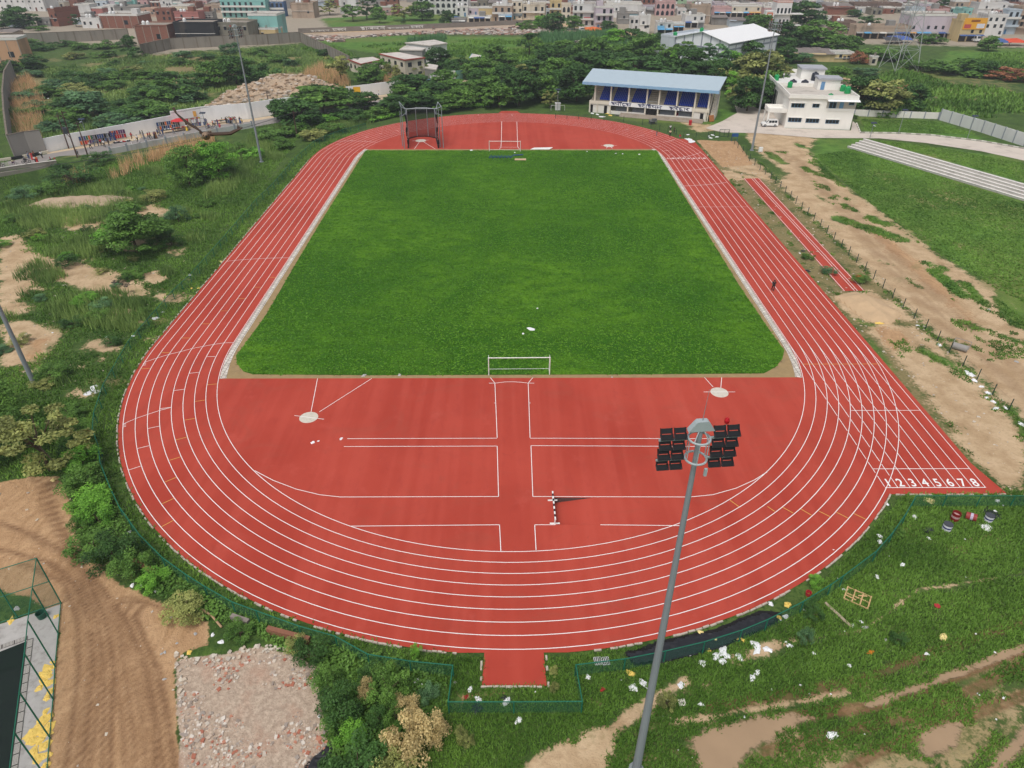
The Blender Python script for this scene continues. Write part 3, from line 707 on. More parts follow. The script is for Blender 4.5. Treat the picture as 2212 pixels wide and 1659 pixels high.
hem.build('net_hem', mat('net_bunch', (18, 18, 20), .9), root)
for p in base[1:-1]: MB().tube(p, (p.x, p.y, NH + .1), .09, n=8).build('pole', STEEL, root)
for u, v, h in ((874, 321.5, 9.6), (870, 316, 8.2), (951, 317, 9.0), (958, 320, 9.6)):
 p = rel(u, v); MB().tube(p, (p.x, p.y, h), .11, .09, n=8).build('pole', STEEL, root)
for p in (base[0], base[-1]):
 MB().tube(p, (p.x, p.y, 9.2), .08, n=8).build('pole', STEEL, root)
fr = MB()
P = [base[0] + Vector((0, 0, 2)), *base[1:-1], base[-1]]
fr.path([(base[0].x, base[0].y, 9.2), (base[-1].x, base[-1].y, 9.2)], .09)
fr.path([(p.x, p.y, NH + .1) for p in base], .08)
for s_, pt in ((-1, base[0]), (1, base[-1])):
 a, b = (rel(874, 321.5), rel(870, 316)) if s_ < 0 else (rel(958, 320), rel(951, 317))
 fr.path([(a.x, a.y, 9.6), (b.x, b.y, 10.4), (pt.x, pt.y, 9.2), (a.x, a.y, 9.6)], .08)
 fr.path([(a.x, a.y, 7.6), (pt.x, pt.y, 8.2)], .07)
 fr.path([(a.x, a.y, 4.2), (b.x, b.y, 3.6)], .06)
fr.build('top_frame', STEEL, root)
# floodlight masts
GREY = mat('mast_grey', (138, 144, 148), 0.6, 0.14, 2, metal=0.0, streak=True)
HOOD = mat('hood_grey', (176, 186, 188), 0.5, 0.1, 2, metal=0.2, streak=True)
LENS = mat('lamp_glass', (196, 204, 210), 0.15, 0.1, 4, spec=.6)
def make_mast(H):
 root = empty('floodlight_mast')
 m = MB()
 m.tube((0, 0, 0), (0, 0, H - .35), .28, .105, 12); m.tube((0, 0, 0), (0, 0, .12), .5, .5, 12)
 m.build('pole', GREY, root, smooth=False)
 hd = MB(); t = H
 prof = [(-.58, -.5), (.58, -.5), (.30, -.08), (.22, 0), (-.22, 0), (-.30, -.08)]
 vs = [(x, -.14, t + z) for x, z in prof] + [(x, .14, t + z) for x, z in prof]
 k = len(prof); hd.add(vs, [tuple(range(k)), tuple(range(k, 2 * k))] + [(i, (i + 1) % k, k + (i + 1) % k, k + i) for i in range(k)])
 hd.build('hood', HOOD, root)
 MB().tube((.0, 0, H), (.08, .1, H + 1.5), .018, .008, 5).build('lightning_rod', STEEL, root)
 fr = MB(); z1, z2 = H - .95, H - 2.05
 for z in (z1, z2): fr.ring((0, 0, z), .47, .05)
 for i in range(6):
  q = 2 * pi * i / 6 + .3; fr.tube((.47 * math.cos(q), .47 * math.sin(q), z1), (.47 * math.cos(q), .47 * math.sin(q), z2), .025)
 for i in range(4):
  q = pi / 4 + pi / 2 * i; fr.tube((.47 * math.cos(q), .47 * math.sin(q), z1), (.17 * math.cos(q), .17 * math.sin(q), H - .5), .022)
 fr.build('lamp_carriage', HOOD, root)
 for z in (z1, z2):
  for s_ in (-1, 1): MB().box((s_ * 1.12, 0, z), (1.32, .07, .08)).build('arm', HOOD, root)
 pr = None
 for x in (-1.47, -.87, .87, 1.47):
  for z, up in ((z1, 1), (z1, -1), (z2, 1), (z2, -1)):
   o = None
   loc = (x, .02, z + (.06 + .24 if up > 0 else -.26))
   if pr is None:
    q = MB()
    for s_ in (-1, 1): q.box((0, 0, s_ * .135), (.46, .1, .225))
    for s_ in (-1, 1): q.box((s_ * .235, 0, 0), (.03, .14, .52))
    o = q.build('floodlight', DARK, root)
    for s_ in (-1, 1): MB().box((0, .056, s_ * .135), (.42, .015, .19)).build('lens', LENS, o)
    y = MB(); y.path([(-.27, 0, 0), (-.27, -.1, -.25), (.27, -.1, -.25), (.27, 0, 0)], .02, 5); y.build('bracket', DARK, o)
    pr = o
   else: o = copy_tree(pr, root)
   o.location = loc; o.rotation_euler = (math.radians(-32), 0, 0)
 b = MB(); b.box((.36, -.46, z2 - .45), (.13, .1, .4)); b.build('control_box', HOOD, root)
 MB().lathe([(.04, 0), (.1, .06), (.12, .2), (.07, .3), (.01, .33)], (1.12, .1, z1 + .62), 10).build('warning_lamp', mat('red_lamp', (176, 20, 34), .3), root)
 MB().tube((1.12, .1, z1), (1.12, .1, z1 + .64), .02).build('lamp_stem', STEEL, root)
 return root
MH = 28.2
m0 = make_mast(MH); g = G(1518, 908, MH)
m0.location = (g.x, g.y, 0); m0.rotation_euler = (0, 0, math.radians(5))
tag(m0, 'tall grey floodlight mast in front, its lamps seen from behind', 'floodlight mast', 'floodlight masts round the stadium')
for u, v, rz, lb in ((565, 350, -125, 'floodlight mast beyond the left fence beside the roadside trees'), (1624, 325, 125, 'floodlight mast on the sand beside the white office building'),
      (75, 832, -60, 'floodlight mast at the left edge, only its lower pole seen')):
 o = copy_tree(m0); g = G(u, v); o.location = (g.x, g.y, 0); o.rotation_euler = (0, 0, math.radians(rz)); o['label'] = lb
# fences
GNET = netmat('green_net', (30, 104, 82), .31, .6)
WNET = netmat('wire_net', (112, 112, 100), .12, .6)
def fence(pts, h, name, label, cat, pm, nm, r=.05, top=True, step=4.0, side=0.0, group=None, at_top=True, net_h=None):
 P = [G(u, v, h) if at_top else G(u, v) for u, v in pts]
 P = [Vector((p.x, p.y, 0)) for p in P]
 root = empty(name, P[0]); tag(root, label, cat, group)
 Q = [p - P[0] for p in P]; posts = []
 for a, b in zip(Q, Q[1:]):
  n = max(1, round((b - a).length / step))
  posts += [a.lerp(b, i / n) for i in range(n)]
 posts.append(Q[-1])
 if step > 50: posts = Q
 zz = lambda p: float(relief(np.array([p.x + P[0].x]), np.array([p.y + P[0].y]))[0])
 nb = MB(); hh = net_h or h
 for a, b in zip(posts, posts[1:]):
  nb.add([(a.x, a.y, zz(a) + .03), (b.x, b.y, zz(b) + .03), (b.x, b.y, zz(b) + hh), (a.x, a.y, zz(a) + hh)], [(0, 1, 2, 3)])
 nb.build('mesh_panel', nm, root, normals=False)
 if top:
  t = MB()
  for a, b in zip(posts, posts[1:]): t.tube((a.x, a.y, zz(a) + h), (b.x, b.y, zz(b) + h), r * .8, n=6)
  t.build('top_rail', pm, root)
 me_ = MB().tube((0, 0, -.2), (0, 0, h + .02), r, n=6).mesh('post', pm)
 for p in posts[:98]: link('post', me_, root, (p.x, p.y, zz(p)))
 return root
FH = 1.35
LF = [(790, 266), (740, 280), (700, 294), (678, 305), (640, 338), (590, 395), (553, 430), (474, 521), (410, 593), (372, 628), (277, 736), (222, 831), (202, 891), (199, 928), (212, 962), (216, 999), (237, 1052), (257, 1094), (300, 1154), (350, 1204), (400, 1240), (441, 1266), (501, 1300), (553, 1319), (645, 1352), (724, 1374), (794, 1413), (885, 1428), (978, 1437), (968, 1516), (1110, 1516), (1258, 1515), (1244, 1436)]
RF = [(1244, 1436), (1351, 1423), (1438, 1406), (1523, 1386), (1603, 1361), (1659, 1338), (1736, 1299), (1796, 1262), (1822, 1244), (1894, 1190), (1929, 1150), (1959, 1107), (1979, 1071), (2046, 1071), (2120, 1071), (2194, 1071), (2270, 1071)]
fence(LF, FH, 'green_net_fence', 'green net fence curving round the left side of the track to the entrance', 'fence', GREEN, GNET, .05, True, 3.2)
fence(RF[0:], FH, 'green_net_fence', 'green net fence round the near right bend below the numbered lanes', 'fence', GREEN, GNET, .05, True, 3.2)
WF = [(1574, 284), (1596, 306), (1607, 315)] + [(1659 + .25 * x, 172.8 + .25 * y) for x, y in ((-150, 640), (-60, 720), (35, 795), (117, 875), (207, 957), (303, 1052), (411, 1148), (525, 1256))] + \
  [(1659 + .25 * x, 460.8 + .25 * y) for x, y in ((650, 225), (785, 350), (935, 490), (1100, 650), (1290, 825), (1390, 915), (1495, 1015), (1600, 1115), (1720, 1230), (1845, 1345), (1980, 1475), (2125, 1605), (2300, 1770))]
fence(WF, 1.5, 'wire_fence', 'low wire fence with dark posts along the sandy track on the right', 'fence', DKGREEN, WNET, .06, False, 3.1, net_h=1.3)
BF = [(1200, 244), (1250, 246), (1305, 248), (1348, 250), (1389, 257), (1426, 269), (1462, 279), (1478, 285), (1505, 285), (1531, 285), (1544, 283)]
fence(BF, 1.5, 'wire_fence', 'low wire fence with dark posts between the far bend and the grandstand', 'fence', DKGREEN, WNET, .06, False, 4.0, net_h=1.3)
gp = [G(1549, 287), G(1574, 284 + 12)]
ga, gb = G(1553, 296), G(1574, 296)
root = empty('wire_gate', ga); tag(root, 'dark wire gate standing between the far bend and the white office drive', 'gate')
q = gb - ga
f = MB(); f.path([(0, 0, .1), (0, 0, 1.9), (q.x, q.y, 1.9), (q.x, q.y, .1), (0, 0, .1)], .05); f.tube((q.x / 2, q.y / 2, .1), (q.x / 2, q.y / 2, 1.9), .04); f.tube((0, 0, 1), (q.x, q.y, 1), .03); f.build('gate_frame', DKGREEN, root)
MB().add([(0, 0, .1), (q.x, q.y, .1), (q.x, q.y, 1.9), (0, 0, 1.9)], [(0, 1, 2, 3)]).build('mesh_panel', WNET, root, normals=False)
PH = HT(132.4, 1303.4, 79.7, 1205)
bs = D((132.4, 1303.4), (126.2, 1368.9), (119.6, 1440), (115.3, 1511), (108.2, 1594), (101, 1680), (94, 1770)); bl = D((132.4, 1303.4), (38.4, 1334.7), (-60, 1366), (-160, 1398))
fA = bs[0]; root = empty('pool_cage_fence', fA); tag(root, 'green framed netting fence round the dark pool at bottom left', 'fence')
for p in bs + bl[1:]:
 q = p - fA; MB().tube((q.x, q.y, -.1), (q.x, q.y, PH), .05, n=6).build('post', GREEN, root)
nn = MB()
for nm, z in (('top_rail', PH), ('middle_rail', PH / 2), ('bottom_rail', .1)):
 rl = MB()
 for seq in ((bl[::-1] + bs[1:],) if nm != 'middle_rail' else (bl,)):
  for a, b in zip(seq, seq[1:]): a_, b_ = a - fA, b - fA; rl.tube((a_.x, a_.y, z), (b_.x, b_.y, z), .035, n=6)
 rl.build(nm, GREEN, root)
for seq in (bs, bl):
 for a, b in zip(seq, seq[1:]): a_, b_ = a - fA, b - fA; nn.add([(a_.x, a_.y, .1), (b_.x, b_.y, .1), (b_.x, b_.y, PH), (a_.x, a_.y, PH)], [(0, 1, 2, 3)])
nn.build('mesh_panel', netmat('green_net_thin', (30, 110, 88), .17, .6), root, normals=False)
deck = D((-60, 1368), (0, 1349), (40, 1337), (131, 1306), (125, 1369), (118, 1440), (114, 1511), (107, 1594), (98, 1690), (92, 1760), (-80, 1760))
tag(tri_fill(deck, 0.04, 'pool_deck', mat('wet_concrete', (178, 174, 170), .7, .2, 1.2, dirt=.55)), kind='structure')
water = D((-60, 1430), (-20, 1417), (58, 1386), (46, 1500), (28, 1700), (20, 1760), (-80, 1760))
def water_mat():
 m, nt, p = nodes('dark_water'); n = noise(nt, 1.2, 4, .6, objpos(nt))
 nt.links.new(mix(nt, n, lin((8, 14, 14)), lin((22, 40, 26))), p.inputs['Base Color']); p.inputs['Roughness'].default_value = .12
 bump(nt, p, noise(nt, 4, 3, .6, objpos(nt)), .05, .02); return m
tag(tri_fill(water, 0.06, 'pool_water', water_mat()), kind='structure')
ga_, gb_ = G(60, 1383, .0), G(14, 1745, 0); gl = G(-40, 1418, 0)
for a, b, lab in ((ga_, gb_, 'pale slotted drain grating along the long side of the dark pool'), (ga_, gl, 'pale slotted drain grating along the short end of the dark pool')):
 gr = MB(); n = int((b - a).length / .09); d = (b - a).normalized(); w_ = Vector((-d.y, d.x, 0)); w_ = -w_ if (w_.x < 0) == (b is gb_) else w_
 an = math.atan2(d.y, d.x); m0_ = a + (b - a) * .5 + w_ * .2
 gr.box((m0_.x, m0_.y, .068), ((b - a).length, .4, .012), an, slot=1)
 for i in range(n):
  if i % 9 == 0: continue
  c = a + d * (i * .09 + .05) + w_ * .2
  gr.box((c.x, c.y, .08), (.04, .34, .02), an)
 o = gr.build('drain_grating', [mat('grating_pale', (206, 200, 192), .6, .1, 3), mat('grating_base', (96, 92, 88), .8, .1, 3)]); tag(o, lab, 'drain grating', 'drain gratings by the pool')
# buildings: shared helpers
class Plane:
 """upright plane through two ground points; px(u,v) -> (metres along, height)"""
 def __init__(s, p0, p1):
  s.o = Vector(p0); s.d = (Vector(p1) - s.o); s.len = s.d.length; s.d.normalize(); s.n = Vector((-s.d.y, s.d.x, 0)); s.rz = math.atan2(s.d.y, s.d.x)
 def px(s, u, v, off=0.0):
  r = ray(u, v); c = Vector((CX, CY, CZ)); t = (s.o + s.n * off - c).dot(s.n) / r.dot(s.n); q = c + r * t
  return (q - s.o).dot(s.d), q.z
 def loc(s, p):
  q = Vector(p) - s.o; return Vector((q.dot(s.d), q.dot(s.n), q.z))
def wall_mat(k, col, dirt=.35, var=.1, rough=.85): return mat('wall_' + k, col, rough, var, .5, dirt=dirt, streak=True)
GLASS = mat('dark_glass', (34, 40, 48), .25, .3, 2, spec=.5)
BLUEF = mat('blue_frame', (92, 136, 168), .5, .1, 2)
ROOFC = mat('roof_cement', (196, 188, 178), .9, .16, .5, dirt=.5)
WHITEW = wall_mat('white', (226, 222, 214), .15)
def brickmat(name, c1, c2, mo, sc=1.0):
 m, nt, p = nodes(name); tc = nt.nodes.new('ShaderNodeTexCoord')
 b_ = nt.nodes.new('ShaderNodeTexBrick'); b_.inputs['Scale'].default_value = sc; b_.inputs['Brick Width'].default_value = .5; b_.inputs['Row Height'].default_value = .18
 mp = nt.nodes.new('ShaderNodeMapping'); mp.inputs['Rotation'].default_value = (pi / 2, 0, 0)
 nt.links.new(tc.outputs['Object'], mp.inputs[0]); nt.links.new(mp.outputs[0], b_.inputs['Vector'])
 b_.inputs['Color1'].default_value = (*lin(c1), 1); b_.inputs['Color2'].default_value = (*lin(c2), 1); b_.inputs['Mortar'].default_value = (*lin(mo), 1)
 n = noise(nt, .35, 4, .6, objpos(nt))
 nt.links.new(mix(nt, math_(nt, 'MULTIPLY', ramp(nt, n, .5, .7), .5), b_.outputs[0], lin((120, 96, 84))), p.inputs['Base Color']); p.inputs['Roughness'].default_value = .9
 return m
BRICK = brickmat('brick', (142, 82, 62), (122, 72, 56), (140, 110, 94))
def window(parent, x, y, z, w_, h_, frame=BLUEF, bars=4, shade=True, name='window', shadem=None):
 """window on a wall facing -y; frame with bars, dark pane, concrete sunshade"""
 f = MB()
 for s_ in (-1, 1): f.box((x + s_ * w_ / 2, y - .03, z), (.09, .08, h_))
 for s_ in (-1, 1): f.box((x, y - .031, z + s_ * h_ / 2), (w_ + .09, .08, .09))
 for i in range(1, bars): f.box((x - w_ / 2 + w_ * i / bars, y - .028, z), (.09, .06, h_))
 o = f.build(name, frame, parent)
 MB().box((x, y - .012, z), (w_, .02, h_)).build('pane', GLASS, o)
 if shade: MB().box((x, y - .28, z + h_ / 2 + .14), (w_ + .4, .55, .08)).build('sunshade', shadem or WHITEW, o)
 return o
GL = {'hs': (.55, [[(0, .8), (.25, .82), (.32, .62), (.12, .45), (.42, .05)], [(.2, .48), (.55, .48)]]),
  'sa': (.85, [[(0, .8), (.25, .82), (.32, .62), (.12, .45), (.42, .05)], [(.2, .48), (.7, .48)], [(.7, 1), (.7, 0)]]),
  'pa': (.75, [[(.1, 1), (.1, .6), (.25, .45), (.6, .5)], [(.6, 1), (.6, 0)]]),
  'o': (.32, [[(.15, 1), (.15, 0)], [(.15, 1), (0, 1.22), (-.3, 1.3)], [(.15, 1), (.3, 1.25), (.1, 1.32)]]),
  'tta': (.68, [[(.4, 1), (.4, .82), (.12, .65), (.12, .3), (.35, .1), (.6, .25)]]),
  'ht': (0, [[(-.4, 0), (-.2, -.2)]]), 'e': (0, [[(-.3, 1), (-.6, 1.32)]]),
  'dda': (.66, [[(.4, 1), (.4, .8), (.1, .75), (.15, .5), (.5, .5), (.5, .2), (.2, .1)]]),
  'i': (.2, [[(.06, 1), (.06, 0)], [(.06, 1), (.25, 1.3), (.6, 1.26), (.72, 1)]]),
  'ya': (.8, [[(.1, .9), (.25, .75), (.1, .5), (.25, .35), (.62, .45)], [(.65, 1), (.65, 0)]]),
  'ma': (.8, [[(.15, 1), (.15, .35), (0, .25), (.1, .15), (.25, .35), (.62, .35)], [(.65, 1), (.65, 0)]]),
  'ha': (.68, [[(.35, 1), (.35, .8), (.1, .7), (.3, .55), (.55, .6), (.5, .35), (.2, .2), (.4, .05), (.5, -.1)]]),
  'ra': (.55, [[(.2, 1), (.35, .8), (.3, .55), (.05, .5), (.45, .05)]]),
  'dva': (.8, [[(.4, 1), (.4, .8), (.1, .6), (.2, .3), (.45, .35), (.7, 0)], [(.3, .15), (.2, 0), (.4, -.1), (.5, .1)]]),
  'aa': (.3, [[(.15, 1), (.15, 0)]]), 'dot': (.3, [[(.1, .45), (.2, .55)]]),
  'ka': (.85, [[(.4, 1), (.4, 0)], [(.4, .6), (.1, .65), (.1, .35), (.4, .45)], [(.4, .55), (.78, .6), (.7, .3)]]),
  'na': (.75, [[(.1, .5), (.62, .5)], [(.62, 1), (.62, 0)]])}
def lettering(words, gap=.9):
 """strokes of a line of text, x from 0, height of a letter 1"""
 x = 0; out = []
 for w_ in words:
  x0 = x
  for g_ in w_:
   wd, st = GL[g_]; out += [[(x + a, b) for a, b in s_] for s_ in st]; x += wd
  out.append([(x0 - .05, 1), (x, 1)]); x += gap
 return out, x - gap
def write_on(mb, strokes, total, x0, x1, zb, h, y, t, flip=1, shear=0.0):
 k = (x1 - x0) / total
 for s_ in strokes:
  for (ax, ay), (bx, by) in zip(s_, s_[1:]):
   ax, bx = x0 + ax * k, x0 + bx * k; az, bz = zb + ay * h, zb + by * h
   d = Vector((bx - ax, bz - az)); L = d.length or 1e-6; d /= L; q = Vector((-d.y, d.x)) * t / 2; e = d * t / 2
   mb.add([(ax - e.x + q.x, y, az - e.y + q.y), (ax - e.x - q.x, y, az - e.y - q.y), (bx + e.x - q.x, y, bz + e.y - q.y), (bx + e.x + q.x, y, bz + e.y + q.y)], [(0, 1, 2, 3)])
# grandstand
def gs(x, y): return 1255.8 + .151 * x, 138.2 + .151 * y
pl = Plane(G(*gs(105, 690)), G(*gs(1800, 830))); W_ = pl.len
root = empty('grandstand', pl.o, pl.rz)
tag(root, 'white grandstand with pale blue roof, blue seats and a painted name board', 'grandstand')
CREAM = wall_mat('cream', (222, 214, 198), .2)
ST = mat('step_concrete', (186, 176, 158), .9, .15, 1, dirt=.3)
m = MB(); DP = 9.5
m.b2((0, 0, 2.45), (W_, .25, 3.25)); m.b2((0, .25, 2.45), (W_, 3.5, 2.6))
for z in (1,): m.b2((0, 3.5, 0), (W_, 3.7, 2.45)); m.b2((0, .3, 0), (.25, DP, 3.2)); m.b2((W_ - .25, .3, 0), (W_, DP, 3.2))
m.b2((.25, DP - .25, 0), (W_ - .25, DP, 8.3))
for x0 in (0, W_ - .25): m.add([(x0, 3, 3.2), (x0, DP, 3.2), (x0, DP, 7.2), (x0 + .25, 3, 3.2), (x0 + .25, DP, 3.2), (x0 + .25, DP, 7.2)], [(0, 1, 2), (3, 5, 4), (0, 2, 5, 3), (1, 4, 5, 2), (0, 3, 4, 1)])
m.build('wall', CREAM, root)
t = MB(); NR = 11; rd = (DP - 1.2 - .25) / NR; rh = 4.0 / NR
for k in range(NR): t.b2((.26, 1.2 + k * rd, 2.61), (W_ - .26, 1.2 + (k + 1) * rd - .002, 3.0 + (k + 1) * rh - .1))
t.b2((.26, .26, 2.61), (W_ - .26, 1.19, 2.8))
t.build('terrace_steps', ST, root)
cols = [1.48, 6.11, 11.27, 16.44, 19.87, 24.85, 29.76, 34.0]
cols = [min(c, W_ - .35) for c in cols]
for c in cols:
 MB().b2((c - .2, .3, 2.6), (c + .2, .7, 7.7)).build('column', CREAM, root)
for c in (.2, 2.4, 6.2, 11.3, 16.3, 19.9, 24.9, 29.6, 33.2): MB().b2((c - .18, -.02, 0), (c + .18, .24, 2.45)).build('pier', CREAM, root)
SEAT = mat('blue_seat', (28, 66, 166), .4, .2, 2)
sect = [(2.6, 5.8), (6.6, 11.0), (11.9, 16.9), (21.1, 24.6), (25.2, 29.5), (30.3, 33.4)]
sm = MB(); sm.box((0, 0, .2), (.42, .4, .06)); sm.box((0, .2, .42), (.42, .06, .42)); sm.box((0, .05, .08), (.1, .1, .2))
sme = sm.mesh('seat', SEAT); rest = MB(); cnt = 0
for k in range(NR - 1):
 for a, b in sect:
  n = int((b - a) / .5); aa_ = a + (.35 * k / NR if a > 11.5 and a < 12.5 else 0)
  for i in range(n):
   p = (aa_ + .25 + i * .5, 1.2 + k * rd + .42, 3.0 + (k + 1) * rh - .1)
   if cnt < 100: link('seat', sme, root, p); cnt += 1
   else:
    for f in (((0, 0, .2), (.42, .4, .06)), ((0, .2, .42), (.42, .06, .42))): rest.box(Vector(f[0]) + Vector(p), f[1])
o = rest.build('seats', SEAT, root); o['kind'] = 'stuff'
ROOFB = mat('roof_blue', (182, 198, 208), .45, .07, .6, metal=.1); ROOFB2 = mat('fascia_blue', (142, 182, 214), .45, .06, 1)
r = MB()
def roofz(y): return 8.25 + (y + .8) * (10.15 - 8.25) / 10.8
r.add([(-2.1, -.8, 8.25), (W_ + 2.0, -.8, 8.25), (W_ + 2.6, 9.9, 10.15), (-2.1, 9.9, 10.15), (-2.1, -.8, 8.17), (W_ + 2.0, -.8, 8.17), (W_ + 2.6, 9.9, 10.07), (-2.1, 9.9, 10.07)],
  [(0, 1, 2, 3), (4, 7, 6, 5), (0, 4, 5, 1), (1, 5, 6, 2), (2, 6, 7, 3), (3, 7, 4, 0)])
i = -2.1
while i < W_ + 2.1:
 r.add([(i, -.79, 8.27), (i + .06, -.79, 8.27), (i + .06, 9.88, 10.17), (i, 9.88, 10.17)], [(0, 1, 2, 3)]); i += 1.05
r.build('roof', ROOFB, root)
fa = MB(); i = -2.1; k = 0
while i < W_ + 2.0:
 fa.box((i + .5, -.86 - .03 * (k % 2), 7.95), (1.0, .06, .72 + .06 * (k % 2))); i += 1.0; k += 1
fa.build('fascia', ROOFB2, root)
tr = MB()
for c in cols: tr.tube((c, .5, 7.7), (c, -.6, 8.05), .06); tr.tube((c, .5, 7.75), (c, 9.4, 9.8), .07)
tr.tube((0, .5, 7.75), (W_, .5, 7.75), .08); tr.build('roof_truss', STEEL, root)
s0, z0 = pl.px(*gs(395, 540)); s1, z1 = pl.px(*gs(1585, 645))
sg = MB(); sg.box(((5.84 + 29.2) / 2, -.06, 2.92), (29.2 - 5.84, .08, 1.12)); o = sg.build('name_board', mat('board_white', (238, 238, 240), .6, .04, 1), root)
tx = MB()
wds = [['hs', 'pa', 'o', 'tta', 'ht', 'sa'], ['hs', 'tta', 'e', 'i', 'dda', 'ya', 'ma'], ['ha', 'i', 'ra', 'dva', 'aa', 'ra']]
stx, tot = lettering(wds, 1.15); write_on(tx, stx, tot, 6.6, 28.5, 2.5, .72, -.108, .16)
tx.build('lettering', mat('navy_paint', (28, 38, 96), .6, .1, 3), o, normals=False)
def opening(x0, x1, z0, z1, name='window', m_=GLASS): MB().b2((x0, -.015, z0), (x1, .0, z1)).build(name, m_, root)
GR = MB()
for a, b in ((0.4, 2.2), (2.6, 6.0), (6.4, 11.1), (11.5, 16.1), (20.1, 24.7), (25.1, 29.4), (29.8, 33.0)): MB().b2((a, .26, 0), (b, .4, .9 if 6 < a < 26 else 2.44)).build('lower_wall', WHITEW, root)
GRILL = mat('grille_grey', (120, 124, 130), .5, .2, 3)
for a, b in ((7.8, 11.0), (12.6, 15.9), (20.5, 24.4), (25.6, 29.2)):
 f = MB()
 for i in range(14): f.box((a + (b - a) * (i + .5) / 14, .45, 1.65), (.05, .05, 1.5))
 o = f.build('window', GRILL, root); MB().b2((a, .6, .9), (b, .64, 2.4)).build('pane', mat('grey_glass', (88, 94, 102), .4, .3, 1), o)
for a, b in ((.45, 1.1), (4.4, 5.3), (31.6, 32.5), (16.8, 19.4)): MB().b2((a, .2, .02), (b, .25, 2.1)).build('door', mat('dark_opening', (26, 24, 24), .8), root)
st_ = MB()
for k in range(4): st_.b2((.5 + 9 * 1, -2.6 + .65 * k, 0), (W_ - 1.0, -2.6 + .65 * (k + 1) - .002, .16 * (k + 1)))
st_.build('front_steps', mat('old_steps', (164, 152, 138), .9, .25, 1, dirt=.5), root)
sr = MB()
for k in range(14): sr.b2((W_ + .3, 8.5 - .55 * k, 0), (W_ + 1.6, 8.5 - .55 * (k - 1) - .002, 6.4 - .42 * k))
sr.build('side_stair', CREAM, root)
hr = MB(); hr.path([(W_ + 1.6, 8.6, 7.6), (W_ + 1.6, .6, 1.6)], .05); hr.path([(W_ + 1.6, 8.6, 7.2), (W_ + 1.6, .6, 1.2)], .04); hr.build('handrail', STEEL, root)
hr = MB(); hr.path([(17, .3, 3.3), (17, .3, 4.1), (19.4, .3, 4.1), (19.4, .3, 3.3)], .05); hr.build('landing_rail', STEEL, root)
# white office building
def wb(x, y): return 1601.4 + .125 * x, 115.2 + .125 * y
pl = Plane(G(*wb(740, 1290)), G(*wb(1870, 1325))); W_ = pl.len
root = empty('office_building', pl.o, pl.rz); tag(root, 'white two storey office with blue framed windows and green roof tanks', 'building')
OFFW = wall_mat('office', (240, 237, 230), .1, .05)
DB = 15.8
m = MB()
m.b2((0, 0, 0), (W_, DB, 7.6)); bal0, bal1 = pl.px(*wb(1455, 985))[0], W_ - .05
m.build('wall', OFFW, root)
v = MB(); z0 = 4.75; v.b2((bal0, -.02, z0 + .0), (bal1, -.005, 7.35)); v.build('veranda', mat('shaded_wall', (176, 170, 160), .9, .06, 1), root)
MB().b2((bal0, -.12, z0 - .1), (bal1, -.025, z0 + .55)).build('veranda_parapet', OFFW, root)
window(root, bal0 + 1.5, -.02, 6.1, 1.7, 1.5, BLUEF, 2, False); MB().b2((bal0 + 3.2, -.06, z0 + .55), (bal0 + 4.2, -.022, 7.0)).build('door', BLUEF, root)
window(root, W_ - 1.2, -.02, 6.6, 1.3, .7, BLUEF, 1, False)
MB().box((( bal0 + bal1) / 2 + .2, -.75, 7.42), (bal1 - bal0 + .8, 1.5, .08), rx=math.radians(12)).build('canopy', mat('canopy_white', (240, 240, 240), .5, .03, 1), root)
for x0_, y0_, x1_, y1_ in ((870, 850, 1085, 945), (1235, 865, 1345, 938), (815, 1100, 1030, 1195), (1120, 1115, 1335, 1210), (1460, 1135, 1680, 1225)):
 a, zt = pl.px(*wb(x0_, y0_)); b, zb = pl.px(*wb(x1_, y1_)); window(root, (a + b) / 2, 0, (zt + zb) / 2, b - a - .2, max(.9, zt - zb - .25), BLUEF, 4 if b - a > 2.2 else 2)
pp = MB()
def parapet(mb, x0, y0, x1, y1, z0, z1, t=.22):
 mb.b2((x0, y0, z0), (x1, y0 + t, z1)); mb.b2((x0, y1 - t, z0), (x1, y1, z1)); mb.b2((x0, y0 + t, z0), (x0 + t, y1 - t, z1)); mb.b2((x1 - t, y0 + t, z0), (x1, y1 - t, z1))
parapet(pp, -.45, -.45, W_ + .25, DB, 7.6, 8.6); pp.build('parapet', OFFW, root)
MB().b2((-.2, -.2, 7.61), (W_, DB - .25, 7.72)).build('roof', ROOFC, root)
sh = MB(); sh.b2((9.2, 11.4, 7.73), (15.0, DB - .3, 10.3)); sh.build('stair_house', OFFW, root)
MB().b2((9.0, 11.0, 10.31), (15.3, DB + .2, 10.75)).build('stair_roof', mat('slab_grey', (168, 170, 176), .8, .1, 1), root)
MB().b2((10.0, 11.34, 7.75), (11.0, 11.398, 9.8)).build('door', mat('blue_door', (104, 146, 186), .5), root)
po = MB(); px0 = pl.px(*wb(345, 955))[0]
po.b2((-4.8, .8, 3.7), (-.02, 6.2, 4.05)); parapet(po, -4.8, .8, -.02, 6.2, 4.06, 4.75, .15)
po.b2((-4.7, .9, 0), (-4.3, 1.3, 3.7)); po.b2((-4.7, 5.7, 0), (-4.3, 6.1, 3.7)); po.build('porch', OFFW, root)
rw = MB(); rw.b2((.9, DB + .05, 0), (W_ + .4, 46, 6.6)); parapet(rw, .7, DB + .05, W_ + .5, 46, 6.61, 7.5); rw.build('rear_wing', OFFW, root)
MB().b2((1, DB + .4, 6.62), (W_ + .2, 45.7, 6.7)).build('roof', mat('white_roof', (226, 224, 220), .8, .06, .6, dirt=.2), root)
MB().b2((9.5, 33, 6.72), (16.2, 39, 9.4)).build('stair_house', OFFW, root); MB().b2((9.2, 32.6, 9.41), (16.6, 39.3, 9.85)).build('stair_roof', MATS['slab_grey'], root)
lf = MB()
